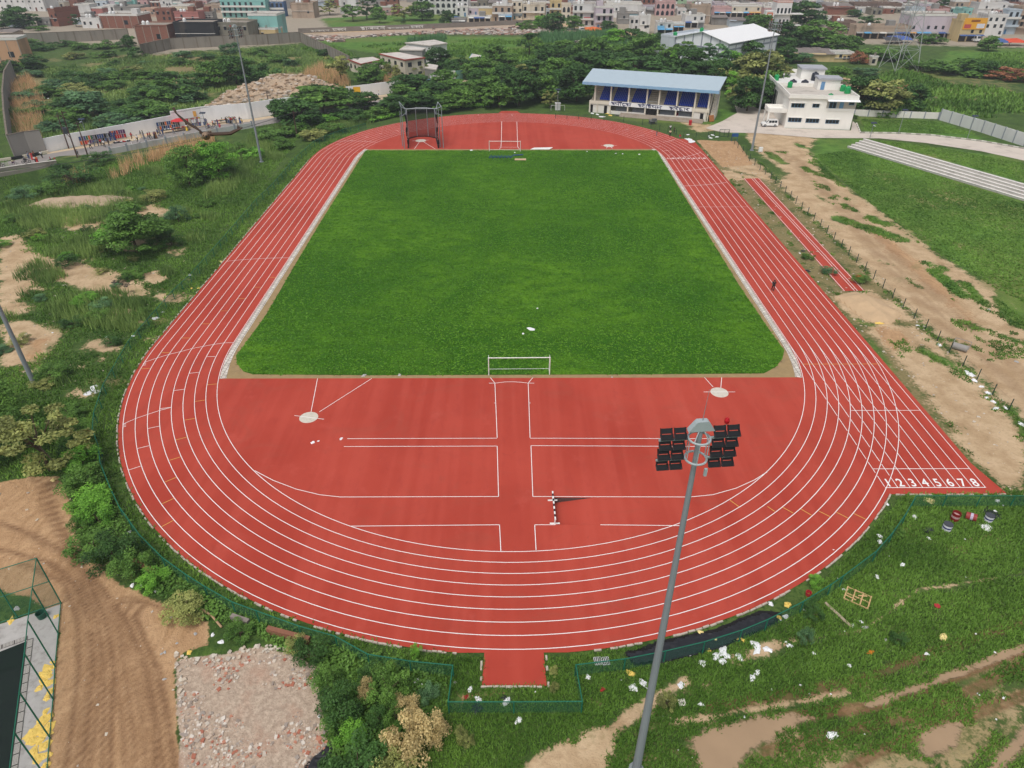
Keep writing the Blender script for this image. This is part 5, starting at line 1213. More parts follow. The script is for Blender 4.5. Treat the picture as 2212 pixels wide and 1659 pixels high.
TREES = {
 'among the far left town houses': [(52, 60, 12, 50, 'broad', 'dark'), (8, 62, 34, 26, 'broad', 'dark'), (83, 66, 50, 24, 'bush', 'mid'), (165, 58, 30, 18, 'open', 'dark'), (90, 108, 94, 40, 'bush', 'dark'), (170, 106, 94, 36, 'bush', 'mid'), (225, 104, 90, 40, 'bush', 'mid'), (270, 100, 88, 30, 'bush', 'dark'), (30, 118, 100, 40, 'bush', 'mid'), (24, 30, 10, 16, 'column', 'dark')],
 'in the walled scrub plot at upper left': [(55, 152, 110, 70, 'bush', 'dark'), (62, 100, 80, 34, 'bush', 'mid'), (145, 99, 82, 32, 'bush', 'dark'), (288, 126, 76, 34, 'column', 'dark'), (500, 117, 82, 30, 'bush', 'blue'),
 (425, 188, 150, 62, 'bush', 'dark'), (470, 186, 128, 58, 'broad', 'mid'), (512, 184, 118, 62, 'broad', 'dark'), (365, 217, 158, 80, 'bush', 'mid'), (405, 212, 172, 60, 'bush', 'dark'), (335, 258, 205, 82, 'bush', 'mid'),
 (262, 270, 238, 70, 'bush', 'blue'), (190, 247, 188, 80, 'bush', 'blue'), (162, 262, 225, 62, 'bush', 'mid'), (100, 206, 178, 52, 'bush', 'mid'), (77, 250, 222, 44, 'bush', 'mid'), (150, 166, 146, 38, 'bush', 'dark'), (232, 160, 142, 28, 'bush', 'blue'),
 (248, 192, 170, 46, 'bush', 'mid'), (120, 282, 256, 52, 'bush', 'blue'), (390, 250, 228, 40, 'bush', 'mid'), (568, 178, 128, 62, 'bush', 'dark'), (238, 122, 105, 22, 'bush', 'dark'), (248, 141, 126, 20, 'bush', 'dark'), (162, 126, 114, 34, 'bush', 'olive'),
 (460, 150, 132, 40, 'bush', 'mid'), (520, 140, 120, 44, 'bush', 'mid'), (320, 170, 152, 46, 'bush', 'mid'), (205, 190, 172, 40, 'bush', 'dark'), (600, 135, 112, 40, 'bush', 'mid'), (560, 118, 100, 38, 'bush', 'mid'), (700, 122, 100, 26, 'bush', 'dark')],
 'along the road beyond the left bend': [(698, 243, 170, 96, 'layered', 'mid'), (655, 272, 212, 84, 'broad', 'dark'), (612, 262, 212, 48, 'broad', 'dark'), (738, 180, 112, 44, 'tall', 'olive'), (770, 152, 122, 24, 'open', 'dark'), (803, 184, 138, 52, 'broad', 'mid'),
 (838, 172, 140, 24, 'column', 'olive'), (858, 176, 142, 26, 'column', 'olive'), (826, 168, 124, 34, 'open', 'mid'), (903, 168, 126, 42, 'open', 'olive'), (950, 154, 102, 48, 'broad', 'dark'), (998, 164, 108, 54, 'layered', 'dark'),
 (890, 208, 158, 80, 'broad', 'dark'), (788, 238, 196, 48, 'broad', 'dark'), (872, 230, 182, 62, 'layered', 'mid'), (924, 233, 190, 58, 'layered', 'mid'), (640, 290, 262, 60, 'bush', 'mid'), (735, 252, 226, 50, 'bush', 'dark'), (830, 245, 222, 50, 'bush', 'mid'), (575, 300, 272, 60, 'bush', 'mid'), (700, 268, 246, 50, 'bush', 'bright')],
 'in the tree belt behind the far bend': [(1012, 224, 160, 62, 'layered', 'mid'), (1056, 220, 148, 66, 'layered', 'mid'), (1090, 204, 138, 56, 'broad', 'dark'), (1035, 172, 122, 62, 'broad', 'mid'), (1078, 232, 178, 62, 'broad', 'mid'), (1121, 228, 150, 68, 'broad', 'dark'),
 (1173, 218, 162, 62, 'broad', 'mid'), (1188, 232, 195, 30, 'open', 'olive'), (1128, 180, 136, 48, 'open', 'olive'), (1200, 184, 124, 52, 'broad', 'mid'), (1191, 150, 95, 60, 'broad', 'dark'), (1245, 218, 140, 78, 'broad', 'dark'), (1276, 172, 108, 88, 'broad', 'dark'),
 (1272, 212, 160, 40, 'broad', 'bright'), (1241, 140, 112, 50, 'bush', 'mid'), (1276, 138, 80, 68, 'broad', 'mid'), (1331, 135, 94, 52, 'broad', 'mid'), (1371, 172, 114, 104, 'layered', 'dark'), (1320, 178, 128, 70, 'broad', 'mid'), (1068, 128, 92, 48, 'broad', 'mid'), (1143, 120, 70, 44, 'open', 'dark'), (960, 240, 205, 50, 'layered', 'mid'), (990, 235, 190, 54, 'broad', 'mid'), (1150, 205, 165, 50, 'broad', 'dark'), (1225, 165, 125, 50, 'broad', 'dark')],
 'along the fence left of the far bend': [(u_, v_, t_, w_, k_, l_) for u_, v_, t_, w_, k_, l_ in ((720, 285, 258, 46, 'bush', 'mid'), (680, 300, 276, 50, 'bush', 'olive'), (765, 262, 230, 54, 'bush', 'dark'), (812, 258, 226, 50, 'bush', 'mid'), (850, 246, 205, 60, 'broad', 'dark'), (905, 240, 196, 58, 'broad', 'dark'), (940, 222, 176, 60, 'broad', 'dark'), (975, 212, 172, 56, 'broad', 'mid'), (745, 225, 190, 50, 'broad', 'dark'), (690, 225, 182, 60, 'broad', 'dark'), (905, 205, 160, 60, 'broad', 'dark'), (960, 190, 150, 50, 'broad', 'mid'), (610, 320, 294, 40, 'bush', 'mid'), (545, 340, 312, 44, 'bush', 'bright'), (500, 372, 345, 44, 'bush', 'mid'))],
 'in the far tree belt': [(u_, v_, t_, w_, k_, l_) for u_, v_, t_, w_, k_, l_ in ((1105, 190, 142, 58, 'broad', 'dark'), (1150, 176, 128, 60, 'broad', 'dark'), (1215, 200, 150, 60, 'broad', 'dark'), (1235, 185, 130, 60, 'broad', 'mid'), (1300, 150, 108, 62, 'broad', 'dark'), (1345, 150, 112, 60, 'broad', 'dark'), (1400, 165, 118, 60, 'broad', 'dark'), (1320, 120, 88, 54, 'broad', 'dark'), (1260, 130, 92, 56, 'broad', 'dark'), (1220, 120, 86, 50, 'broad', 'mid'), (1170, 140, 104, 46, 'open', 'mid'), (1100, 150, 112, 46, 'broad', 'mid'), (1040, 200, 150, 56, 'broad', 'dark'), (1430, 150, 108, 46, 'broad', 'dark'), (1510, 178, 132, 56, 'broad', 'dark'), (1560, 172, 128, 52, 'broad', 'dark'), (1602, 172, 122, 56, 'broad', 'dark'), (1655, 190, 130, 60, 'broad', 'dark'), (1640, 228, 170, 56, 'broad', 'dark'), (1600, 225, 176, 50, 'broad', 'olive'), (1690, 112, 78, 40, 'broad', 'dark'), (1730, 104, 62, 50, 'broad', 'dark'))],
 'between the grandstand and the white hall': [(1463, 154, 88, 54, 'open', 'mid'), (1484, 164, 102, 74, 'broad', 'dark'), (1452, 158, 110, 24, 'column', 'bright'), (1541, 164, 92, 58, 'open', 'blue'), (1577, 152, 106, 38, 'broad', 'bright'), (1621, 140, 86, 58, 'broad', 'dark'), (1636, 205, 108, 94, 'broad', 'olive'),
 (1594, 194, 128, 62, 'broad', 'dark'), (1528, 170, 130, 54, 'broad', 'mid'), (1580, 208, 152, 32, 'column', 'bright'), (1613, 240, 164, 62, 'broad', 'dark'), (1505, 172, 140, 50, 'bush', 'mid'), (1440, 176, 142, 50, 'bush', 'dark'), (1415, 160, 120, 56, 'broad', 'dark'), (1556, 178, 142, 46, 'bush', 'olive'), (1660, 215, 150, 50, 'broad', 'mid')],
 'among the shops beside the stony bank': [(1138, 64, 38, 34, 'bush', 'mid'), (1168, 60, 32, 28, 'broad', 'bright'), (1198, 74, 26, 46, 'broad', 'dark'), (1241, 64, 32, 34, 'broad', 'mid'), (1313, 70, 44, 34, 'broad', 'dark'), (1326, 102, 60, 38, 'broad', 'bright'), (1291, 97, 68, 36, 'bush', 'mid'), (1363, 97, 60, 44, 'broad', 'dark'), (1390, 128, 72, 64, 'broad', 'mid'), (1422, 100, 70, 30, 'broad', 'dark')],
 'on the green slope below the arcaded house': [(713, 32, 0, 32, 'open', 'olive'), (763, 46, 8, 36, 'open', 'mid'), (793, 42, -4, 42, 'open', 'dark'), (820, 50, 14, 24, 'broad', 'mid'), (873, 44, 8, 40, 'open', 'olive'), (912, 44, 0, 46, 'broad', 'mid'), (965, 54, 22, 26, 'broad', 'dark'), (980, 42, 26, 20, 'bush', 'dark'), (872, 52, 40, 12, 'column', 'dark')],
 'round the tiled temple tower': [(1736, 57, 0, 66, 'broad', 'dark'), (1686, 102, 46, 48, 'broad', 'dark'), (1764, 102, 42, 74, 'broad', 'mid'), (1646, 72, 30, 44, 'broad', 'mid'), (1700, 135, 100, 40, 'broad', 'dark'), (1620, 62, 30, 26, 'broad', 'dark')],
 'among the market sheds on the right': [(1826, 120, 74, 52, 'broad', 'mid'), (1876, 50, 30, 32, 'bush', 'dark'), (1846, 36, 20, 24, 'broad', 'dark'), (2036, 24, -4, 24, 'broad', 'dark'), (1994, 93, 70, 32, 'bush', 'mid'), (2019, 94, 70, 30, 'bush', 'mid'), (2134, 110, 76, 30, 'broad', 'mid')],
 'on the rough green behind the office': [(1804, 180, 142, 38, 'broad', 'mid'), (1856, 240, 160, 74, 'broad', 'dark'), (1896, 244, 168, 74, 'broad', 'olive'), (1966, 240, 180, 50, 'broad', 'dark'), (1929, 247, 194, 48, 'bush', 'mid'), (1734, 134, 114, 48, 'bush', 'blue'), (1896, 127, 98, 64, 'bush', 'mid'), (2124, 165, 130, 38, 'broad', 'dark'), (1851, 137, 104, 32, 'bush', 'rust'), (1940, 132, 112, 50, 'bush', 'mid'), (1960, 205, 184, 44, 'bush', 'rust'),
 (1905, 252, 236, 26, 'bush', 'mid'), (1840, 254, 242, 18, 'bush', 'mid'), (2060, 158, 140, 80, 'bush', 'mid'), (1990, 150, 132, 60, 'bush', 'mid'), (2180, 172, 158, 60, 'bush', 'rust'), (1872, 160, 145, 40, 'bush', 'blue')],
}
for place_, lst in TREES.items():
 for (u, v0, v1, w_, kd, lf_) in lst:
  nm = COL[lf_] + ' ' + KD[kd]
  size_ = 'large ' if w_ > 66 else ('small ' if w_ < 30 else '')
  plant(u, v0, v1, w_, kd, lf_, size_ + nm + ' ' + place_, 'trees and bushes ' + place_)
NEAR = {
 'on the scrubby ground left of the track': [(410, 398, 304, 80, 'broad', 'mid'), (476, 388, 298, 84, 'broad', 'bright'), (297, 545, 428, 136, 'layered', 'mid'), (272, 535, 455, 90, 'layered', 'bright'), (215, 352, 322, 62, 'bush', 'dark'), (160, 398, 345, 100, 'bush', 'dark'), (386, 478, 434, 44, 'bush', 'blue'), (372, 532, 490, 52, 'bush', 'dark'), (330, 433, 402, 52, 'bush', 'olive'), (445, 443, 420, 34, 'bush', 'mid'),
 (15, 428, 394, 54, 'bush', 'olive'), (57, 432, 395, 62, 'bush', 'blue'), (107, 425, 392, 60, 'bush', 'mid'), (350, 520, 490, 40, 'bush', 'dark'), (330, 545, 515, 60, 'bush', 'mid'), (445, 385, 360, 50, 'bush', 'bright'), (520, 330, 300, 44, 'bush', 'mid'), (600, 310, 292, 40, 'bush', 'mid'),
 (107, 1015, 862, 150, 'open', 'olive'), (16, 930, 800, 90, 'broad', 'mid'), (60, 960, 850, 90, 'bush', 'mid'), (-10, 1010, 900, 60, 'bush', 'dark')],
 'beside the green fence at left': [(175, 955, 890, 78, 'bush', 'mid'), (187, 1010, 955, 78, 'bush', 'bright'), (185, 1060, 1000, 88, 'bush', 'mid'), (203, 1095, 1040, 80, 'bush', 'bright'), (212, 1125, 1075, 74, 'bush', 'bright'), (178, 1148, 1105, 44, 'bush', 'mid'), (207, 1195, 1130, 88, 'bush', 'mid'), (250, 1215, 1140, 96, 'bush', 'dark'), (285, 1245, 1185, 80, 'bush', 'mid'), (335, 1262, 1222, 64, 'bush', 'bright'), (400, 1330, 1282, 90, 'bush', 'olive'), (160, 990, 940, 50, 'bush', 'dark'), (520, 1372, 1345, 60, 'bush', 'mid'), (150, 900, 865, 60, 'bush', 'mid')],
 'on the bank between the rubble and the entrance': [(678, 1425, 1372, 74, 'bush', 'dark'), (708, 1490, 1440, 70, 'bush', 'mid'), (735, 1545, 1478, 96, 'bush', 'dark'), (840, 1510, 1430, 88, 'bush', 'mid'), (856, 1560, 1500, 54, 'bush', 'mid'), (803, 1470, 1428, 54, 'bush', 'dark'), (885, 1625, 1540, 110, 'bush', 'dry'), (800, 1500, 1462, 44, 'bush', 'dry'), (775, 1680, 1600, 130, 'bush', 'dark'), (765, 1605, 1555, 66, 'bush', 'bright'), (900, 1415, 1388, 28, 'bush', 'bright'), (928, 1510, 1475, 46, 'bush', 'blue'), (998, 1595, 1568, 32, 'bush', 'olive'), (1012, 1606, 1588, 28, 'bush', 'olive'), (930, 1590, 1530, 80, 'bush', 'dry'), (850, 1690, 1620, 90, 'bush', 'olive'), (720, 1580, 1540, 50, 'bush', 'mid'), (640, 1400, 1375, 50, 'bush', 'olive'), (880, 1540, 1500, 60, 'bush', 'dry'), (820, 1560, 1520, 50, 'bush', 'dark')],
 'on the near right lawn': [(1438, 1525, 1490, 40, 'bush', 'olive'), (1738, 1388, 1350, 36, 'bush', 'blue'), (1760, 1262, 1240, 36, 'bush', 'bright'), (1755, 1330, 1305, 40, 'bush', 'dark'), (1940, 1385, 1362, 34, 'bush', 'dark'), (1196, 1455, 1438, 20, 'bush', 'olive'), (1196, 1490, 1470, 22, 'bush', 'olive'), (1935, 1150, 1138, 30, 'bush', 'mid'), (1745, 558, 540, 30, 'bush', 'mid'), (1790, 590, 575, 36, 'bush', 'blue'), (1860, 612, 590, 36, 'bush', 'mid')],
}
_ord = {}
for place_, lst in NEAR.items():
 for (u, v0, v1, w_, kd, lf_) in lst:
  size_ = 'large ' if w_ > 85 else ('small ' if w_ < 42 else '')
  plant(u, v0, v1, w_, kd, lf_, size_ + COL[lf_] + ' ' + KD[kd] + ' ' + place_, 'bushes and trees ' + place_, near=True)
_br = random.Random(12)
for k in range(46):
 u, v = _br.uniform(-10, 460), _br.uniform(390, 840)
 if u > 560 - (v - 390) * .75: continue
 w_ = _br.uniform(18, 52) * (v / 600); lf_ = _br.choice(['dark', 'mid', 'mid', 'olive', 'blue', 'olive', 'bright']); plant(u, v, v - w_ * _br.uniform(.35, .7), w_, 'bush', lf_, COL[lf_] + ' low bush scattered over the scrub left of the track', 'low bushes on the left scrub', near=True)
for k in range(60):
 u, v = _br.uniform(40, 720), _br.uniform(118, 262)
 if v > 300 - u * .13 or (430 < u < 740 and 165 < v < 245): continue
 w_ = _br.uniform(22, 60) * (v / 200); lf_ = _br.choice(['dark', 'dark', 'mid', 'mid', 'olive', 'blue']); plant(u, v, v - w_ * _br.uniform(.35, .6), w_, 'bush', lf_, COL[lf_] + ' low bush scattered over the walled scrub plot', 'low bushes in the walled plot')
# grass, weeds, reeds (uncountable)
def pip(P, X, Y): return poly_sd(P, X, Y) > 0
def scatter(polys, n, holes=(), cull=None):
 allp = np.array([(p[0], p[1]) for P in polys for p in P]); lo, hi = allp.min(0), allp.max(0)
 X = RNG.uniform(lo[0], hi[0], n * 3); Y = RNG.uniform(lo[1], hi[1], n * 3)
 k = np.zeros(X.shape, bool)
 for P in polys: k |= pip(P, X, Y)
 for P in holes: k &= ~pip(P, X, Y)
 if cull is not None: k &= cull(X, Y)
 return X[k][:n], Y[k][:n]
_nz = np.random.default_rng(5).uniform(0, 1, (256, 256))
def vnoise(X, Y, s):
 x, y = X / s, Y / s; i, j = np.floor(x).astype(int), np.floor(y).astype(int); fx, fy = x - i, y - j
 fx, fy = fx * fx * (3 - 2 * fx), fy * fy * (3 - 2 * fy); q = lambda a, b: _nz[a & 255, b & 255]
 return (q(i, j) * (1 - fx) + q(i + 1, j) * fx) * (1 - fy) + (q(i, j + 1) * (1 - fx) + q(i + 1, j + 1) * fx) * fy
def blades(name, X, Y, hlo, hhi, wd, lean, m, z0=None, per=3, tone=None, clump=.12):
 n = len(X); X = np.repeat(X, per) + RNG.normal(size=n * per) * clump; Y = np.repeat(Y, per) + RNG.normal(size=n * per) * clump
 Z = relief(X, Y) - .04 if z0 is None else np.full(X.shape, z0); N_ = len(X)
 h = RNG.uniform(hlo, hhi, N_); a = RNG.uniform(0, 2 * pi, N_); l = h * RNG.uniform(.2, 1, N_) * lean; b = a + RNG.uniform(1.0, 2.1, N_)
 w_ = wd * RNG.uniform(.6, 1.4, N_)
 P0 = np.stack([X - np.cos(b) * w_, Y - np.sin(b) * w_, Z], 1); P1 = np.stack([X + np.cos(b) * w_, Y + np.sin(b) * w_, Z], 1)
 P2 = np.stack([X + np.cos(a) * l, Y + np.sin(a) * l, Z + h], 1)
 t = np.clip(RNG.normal(.5, .2, N_) if tone is None else np.repeat(tone, per) + RNG.normal(0, .13, N_), 0, 1)
 return quads(name, np.stack([P0, P1, P2], 1), t, m, nv=3)
GRS = foliage('grass_blades', (46, 78, 25), (106, 138, 56), 1.65); GRSB = foliage('turf_blades', (48, 98, 12), (96, 138, 34), 1.42); WEED = foliage('weed_blades', (56, 84, 40), (128, 148, 80), 1.7); REED = foliage('dry_reed', (132, 104, 74), (196, 164, 124))
TRK_POLY = track_outline()
def avoid(names, lim=.45):
 def f(X, Y):
  ix = np.clip(np.searchsorted(gx, X), 0, len(gx) - 1); iy = np.clip(np.searchsorted(gy, Y), 0, len(gy) - 1); k = np.ones(X.shape, bool)
  for nme in names: k &= MASK[nme][iy, ix] + (vnoise(X, Y, 1.3) - .5) * .5 < lim
  return k
 return f
X, Y = scatter([PITCH_POLY], 75000)
tag(link('pitch_grass', blades('pitch_grass', X, Y, .03, .11, .13, 1.4, GRSB, .045, 3, (vnoise(X + 40, Y * 1.3, 19) - .5) * .5 + (vnoise(X, Y * 2, 5) - .5) * .3 + vnoise(X, Y * 2.4, 1.3) * .25 + .36)), 'short mown turf of the football pitch inside the running track', 'turf', kind='stuff')
bare = avoid(('earth', 'sand', 'rubble', 'mud', 'black'))
near = [D((-20, 860), (180, 820), (330, 700), (480, 520), (660, 340), (760, 290), (800, 1440), (960, 1660), (1330, 1680), (2240, 1690), (2240, 1050), (1700, 1200), (1240, 1440), (600, 1380)),]
lawn = [D((930, 1420), (1240, 1420), (1700, 1340), (1960, 1060), (2260, 1060), (2300, 1720), (700, 1720), (700, 1420))]
verge = [D((790, 262), (700, 285), (640, 335), (550, 425), (470, 515), (370, 625), (270, 735), (215, 830), (190, 900), (190, 960), (225, 1060), (290, 1160), (390, 1255), (550, 1345), (720, 1400), (980, 1460), (980, 1400), (600, 1330), (400, 1190), (290, 1050), (262, 930), (300, 800), (420, 650), (550, 500), (680, 360), (760, 300))]
X, Y = scatter(lawn, 42000, [TRK_POLY], bare)
tag(link('lawn_grass', blades('lawn_grass', X, Y, .08, .3, .05, 1.0, GRS, None, 4, vnoise(X, Y, 4) * .7 + vnoise(X, Y, .9) * .3)), 'rough uncut grass on the near right ground', 'grass', kind='stuff')
X, Y = scatter(verge, 26000, [TRK_POLY], avoid(('earth', 'sand', 'rubble', 'mud', 'black', 'dry'), .6))
tag(link('verge_grass', blades('verge_grass', X, Y, .1, .45, .06, .9, GRS, None, 4, vnoise(X, Y, 3))), 'green weeds and grass along the track fence', 'grass', kind='stuff')
scrub = [D((-40, 640), (0, 330), (60, 410), (240, 350), (420, 320), (640, 300), (560, 420), (470, 510), (370, 620), (250, 750), (200, 900), (160, 1020), (-40, 1040))]
X, Y = scatter(scrub, 36000, [], bare)
tag(link('scrub_grass', blades('scrub_grass', X, Y, .08, .38, .07, 1.0, GRS, None, 4, vnoise(X, Y, 6), .2)), 'mixed weeds and rough grass on the waste ground left of the track', 'weeds', kind='stuff')
tall = [D((100, 665), (150, 640), (260, 625), (330, 665), (300, 720), (200, 710), (110, 690)), D((0, 450), (60, 425), (250, 400), (330, 440), (240, 480), (60, 500)), D((30, 600), (90, 560), (150, 600), (100, 620)), D((560, 280), (640, 270), (560, 350), (500, 420), (440, 430), (480, 350)), D((200, 500), (250, 520), (200, 560), (90, 550)), D((640, 300), (700, 268), (800, 250), (860, 240), (820, 262), (720, 290))]
X, Y = scatter(tall + [D((u - 26, v), (u, v - 9), (u + 28, v - 2), (u + 8, v + 9)) for u, v in ((70, 590), (30, 470), (110, 520), (150, 470), (330, 480), (400, 460), (450, 470), (360, 590), (420, 520), (250, 400), (330, 370), (520, 350), (230, 440), (60, 640), (20, 690), (180, 690), (250, 690), (300, 660), (120, 830), (200, 850), (480, 410), (540, 390), (590, 340))], 11000, [], None)
tag(link('tall_weeds', blades('tall_weeds', X, Y, .6, 1.7, .06, .5, WEED, None, 7, vnoise(X, Y, 5), .28)), 'tall green weeds and reeds standing on the waste ground', 'weeds', kind='stuff')
reeds = [D((235, 385), (290, 345), (400, 310), (470, 300), (440, 340), (330, 350), (250, 392)), D((140, 400), (170, 375), (200, 385), (180, 400)), D((30, 285), (28, 190), (60, 165), (95, 210), (90, 300), (60, 320)), D((650, 165), (690, 140), (745, 165), (760, 190), (700, 180)), D((800, 180), (860, 165), (900, 180), (840, 190))]
X, Y = scatter(reeds, 6800, [], None)
tag(link('dry_reeds', blades('dry_reeds', X, Y, 1.4, 3.2, .06, .4, REED, None, 7, None, .4)), 'tall dry straw-coloured reeds by the roadside wall', 'reeds', kind='stuff')
ups = [D((20, 300), (40, 160), (300, 120), (640, 100), (760, 150), (720, 175), (640, 235), (380, 265), (110, 320))]
X, Y = scatter(ups, 11000, [], lambda X, Y: vnoise(X, Y, 9) + vnoise(X, Y, 3) * .4 > .66)
tag(link('plot_weeds', blades('plot_weeds', X, Y, .3, 1.2, .2, .8, WEED, None, 5, vnoise(X, Y, 11), .6)), 'dense weeds over the walled waste plot at upper left', 'weeds', kind='stuff')
mar = [D((650, 105), (900, 92), (1160, 84), (1420, 105), (1260, 150), (1000, 120), (780, 150)), D((1850, 245), (1900, 160), (2080, 120), (2300, 110), (2300, 260), (2000, 250))]
X, Y = scatter(mar, 16000, [], lambda X, Y: vnoise(X, Y, 12) > .45)
tag(link('marsh_grass', blades('marsh_grass', X, Y, .3, 1.3, .35, .9, GRS, None, 4, vnoise(X, Y, 14), .8)), 'green marsh grass on the low fields before the town', 'grass', kind='stuff')
rd_ = [D((1165, 80), (1330, 72), (1330, 85), (1180, 96)), D((1260, 95), (1420, 95), (1420, 120), (1290, 125)), D((880, 92), (960, 84), (960, 92), (890, 97))]
X, Y = scatter(rd_, 2600, [], None)
tag(link('marsh_reeds', blades('marsh_reeds', X, Y, 1.5, 3.6, .3, .4, foliage('reed_green', (40, 72, 44), (82, 116, 72)), None, 6, None, .8)), 'dark green reed beds on the marsh before the town', 'reeds', kind='stuff')
cov = [D((160, 900), (205, 925), (225, 1040), (300, 1170), (420, 1270), (560, 1345), (740, 1400), (960, 1450), (960, 1520), (760, 1690), (700, 1690), (700, 1450), (560, 1370), (400, 1320), (270, 1240), (180, 1160), (150, 1000))]
X, Y = scatter(cov, 9000, [TRK_POLY], bare)
V = []; n = len(X) * 5; XX = np.repeat(X, 5) + RNG.normal(size=n) * .25; YY = np.repeat(Y, 5) + RNG.normal(size=n) * .25; ZZ = RNG.uniform(.05, .55, n) * (.4 + vnoise(XX, YY, 2.5))
nr = RNG.normal(size=(n, 3)) * .5 + np.array([0, 0, 1]); nr /= np.linalg.norm(nr, axis=1)[:, None]; a_ = np.cross(nr, RNG.normal(size=(n, 3))); a_ /= np.linalg.norm(a_, axis=1)[:, None]; b_ = np.cross(nr, a_); s_ = RNG.uniform(.06, .17, n)[:, None]
P_ = np.stack([XX, YY, ZZ], 1)
me_ = quads('leafy_cover', np.stack([P_ - a_ * s_, P_ - b_ * s_ * .7, P_ + a_ * s_, P_ + b_ * s_ * .7], 1), np.clip(vnoise(XX, YY, 2.2) * .8 + RNG.normal(0, .15, n), 0, 1), LEAFM['mid'])
tag(link('leafy_cover', me_), 'low leafy creepers and weeds along the near fence', 'ground cover', kind='stuff')
rl_ = [D((1760, 335), (1850, 322), (2212, 440), (2290, 470), (2290, 690), (2160, 628), (2015, 540), (1850, 416)), D((1870, 300), (2000, 314), (2212, 352), (2290, 380), (2290, 420), (2212, 392), (1990, 330)), D((1860, 256), (2020, 262), (2110, 290), (2010, 288), (1870, 282))]
X, Y = scatter(rl_, 30000, [], avoid(('sand', 'earth')))
tag(link('right_lawn', blades('right_lawn', X, Y, .05, .2, .16, 1.1, GRS, None, 3, (vnoise(X, Y, 11) - .5) * .8 + vnoise(X, Y, 2.2) * .5 + .3)), 'short patchy grass round the stepped terrace on the right', 'grass', kind='stuff')
sv = [D((1760, 630), (1900, 700), (2000, 860), (2140, 1056), (2230, 1060), (2230, 930), (1960, 650), (1700, 410), (1640, 345), (1560, 400)), D((1640, 325), (1700, 350), (1790, 440), (1870, 540), (1962, 640), (2040, 730), (2230, 900), (2230, 700), (2015, 545), (1850, 425), (1748, 330))]
X, Y = scatter(sv, 16000, [TRK_POLY, [(p.x, p.y) for p in RW]], lambda X, Y: ~avoid(('sand', 'earth'), .5)(X, Y) & (vnoise(X, Y * .6, 5) + vnoise(X, Y, 1.4) * .5 > 1.05) | avoid(('sand', 'earth', 'dry'), .45)(X, Y))
tag(link('patchy_grass', blades('patchy_grass', X, Y, .06, .28, .09, 1.0, GRS, None, 4, vnoise(X, Y, 3))), 'thin patches of grass over the sandy strips beside the straight', 'grass', kind='stuff')
for i, (a, b, h, lab) in enumerate((((1265 / 1, 0), (0, 0), 0, ''),)): pass
def hedge(u0, v0, u1, v1, w_, h, lab):
 p, q = G(u0, v0), G(u1, v1); L = (q - p).length; d = (q - p) / L; root = empty('hedge', p, math.atan2(d.y, d.x)); n = int(L / .9)
 rng = np.random.default_rng(3); V, T = leaf_cloud(rng, [((i * .9 + .4, rng.uniform(-.2, .2), h * .5), (.8, w_ / 2, h * .55)) for i in range(n)], 60, .22)
 link('hedge_leaves', quads('hedge_leaves', V, T, LEAFM['bright']), root); MB().box((L / 2, 0, h * .3), (L * .98, w_ * .6, h * .55)).build('hedge_core', mat('hedge_core', (40, 58, 26), .9, .2, 2), root)
 tag(root, lab, 'hedge'); return root
hedge(955, 238, 1060, 231, 1.6, 1.3, 'clipped green hedge behind the far bend right of the cage')
hedge(800, 266, 872, 248, 1.6, 1.3, 'clipped green hedge behind the far bend left of the cage')
# the town beyond the fields
TC = {'white': (222, 220, 216), 'cream': (222, 208, 180), 'tan': (190, 160, 132), 'teal': (128, 206, 196), 'blue': (60, 112, 176), 'paleblue': (182, 200, 214), 'pink': (214, 160, 156), 'lilac': (206, 188, 200),
  'yellow': (222, 190, 120), 'orange': (220, 158, 110), 'grey': (150, 146, 140), 'moss': (138, 132, 112), 'black': (44, 46, 50), 'brown': (134, 104, 88), 'red': (170, 44, 60), 'peach': (222, 170, 140), 'salmon': (196, 110, 100), 'green': (150, 192, 140)}
def tmat(c):
 if c == 'brick': return BRICK
 g_ = sum(TC[c]) / 3; f_ = .7
 col_ = tuple((x * f_ + g_ * (1 - f_)) * .97 for x in TC[c])
 return mat('town_' + c, col_, .88, .1, .25, dirt=.65 if c in ('grey', 'moss', 'tan', 'brown') else .5, streak=True)
DOORM = {k: mat('door_' + k, v, .6) for k, v in {'dark': (46, 40, 38), 'blue': (70, 120, 160), 'brown': (110, 62, 44), 'teal': (60, 110, 110)}.items()}
TRIM = mat('trim_white', (218, 216, 210), .8, .08, .5, dirt=.2); TRIMD = mat('trim_dark', (70, 64, 60), .8, .1, .5)
AWN = [mat('awning_' + str(i), c, .7, .12, .6, dirt=.3) for i, c in enumerate(((96, 164, 206), (206, 206, 200), (150, 150, 146), (60, 92, 150), (196, 150, 90)))]
TANKM = mat('white_water_tank_plastic', (232, 232, 230), .45, .08, 2)
rt = random.Random(21)
tank_n = 0
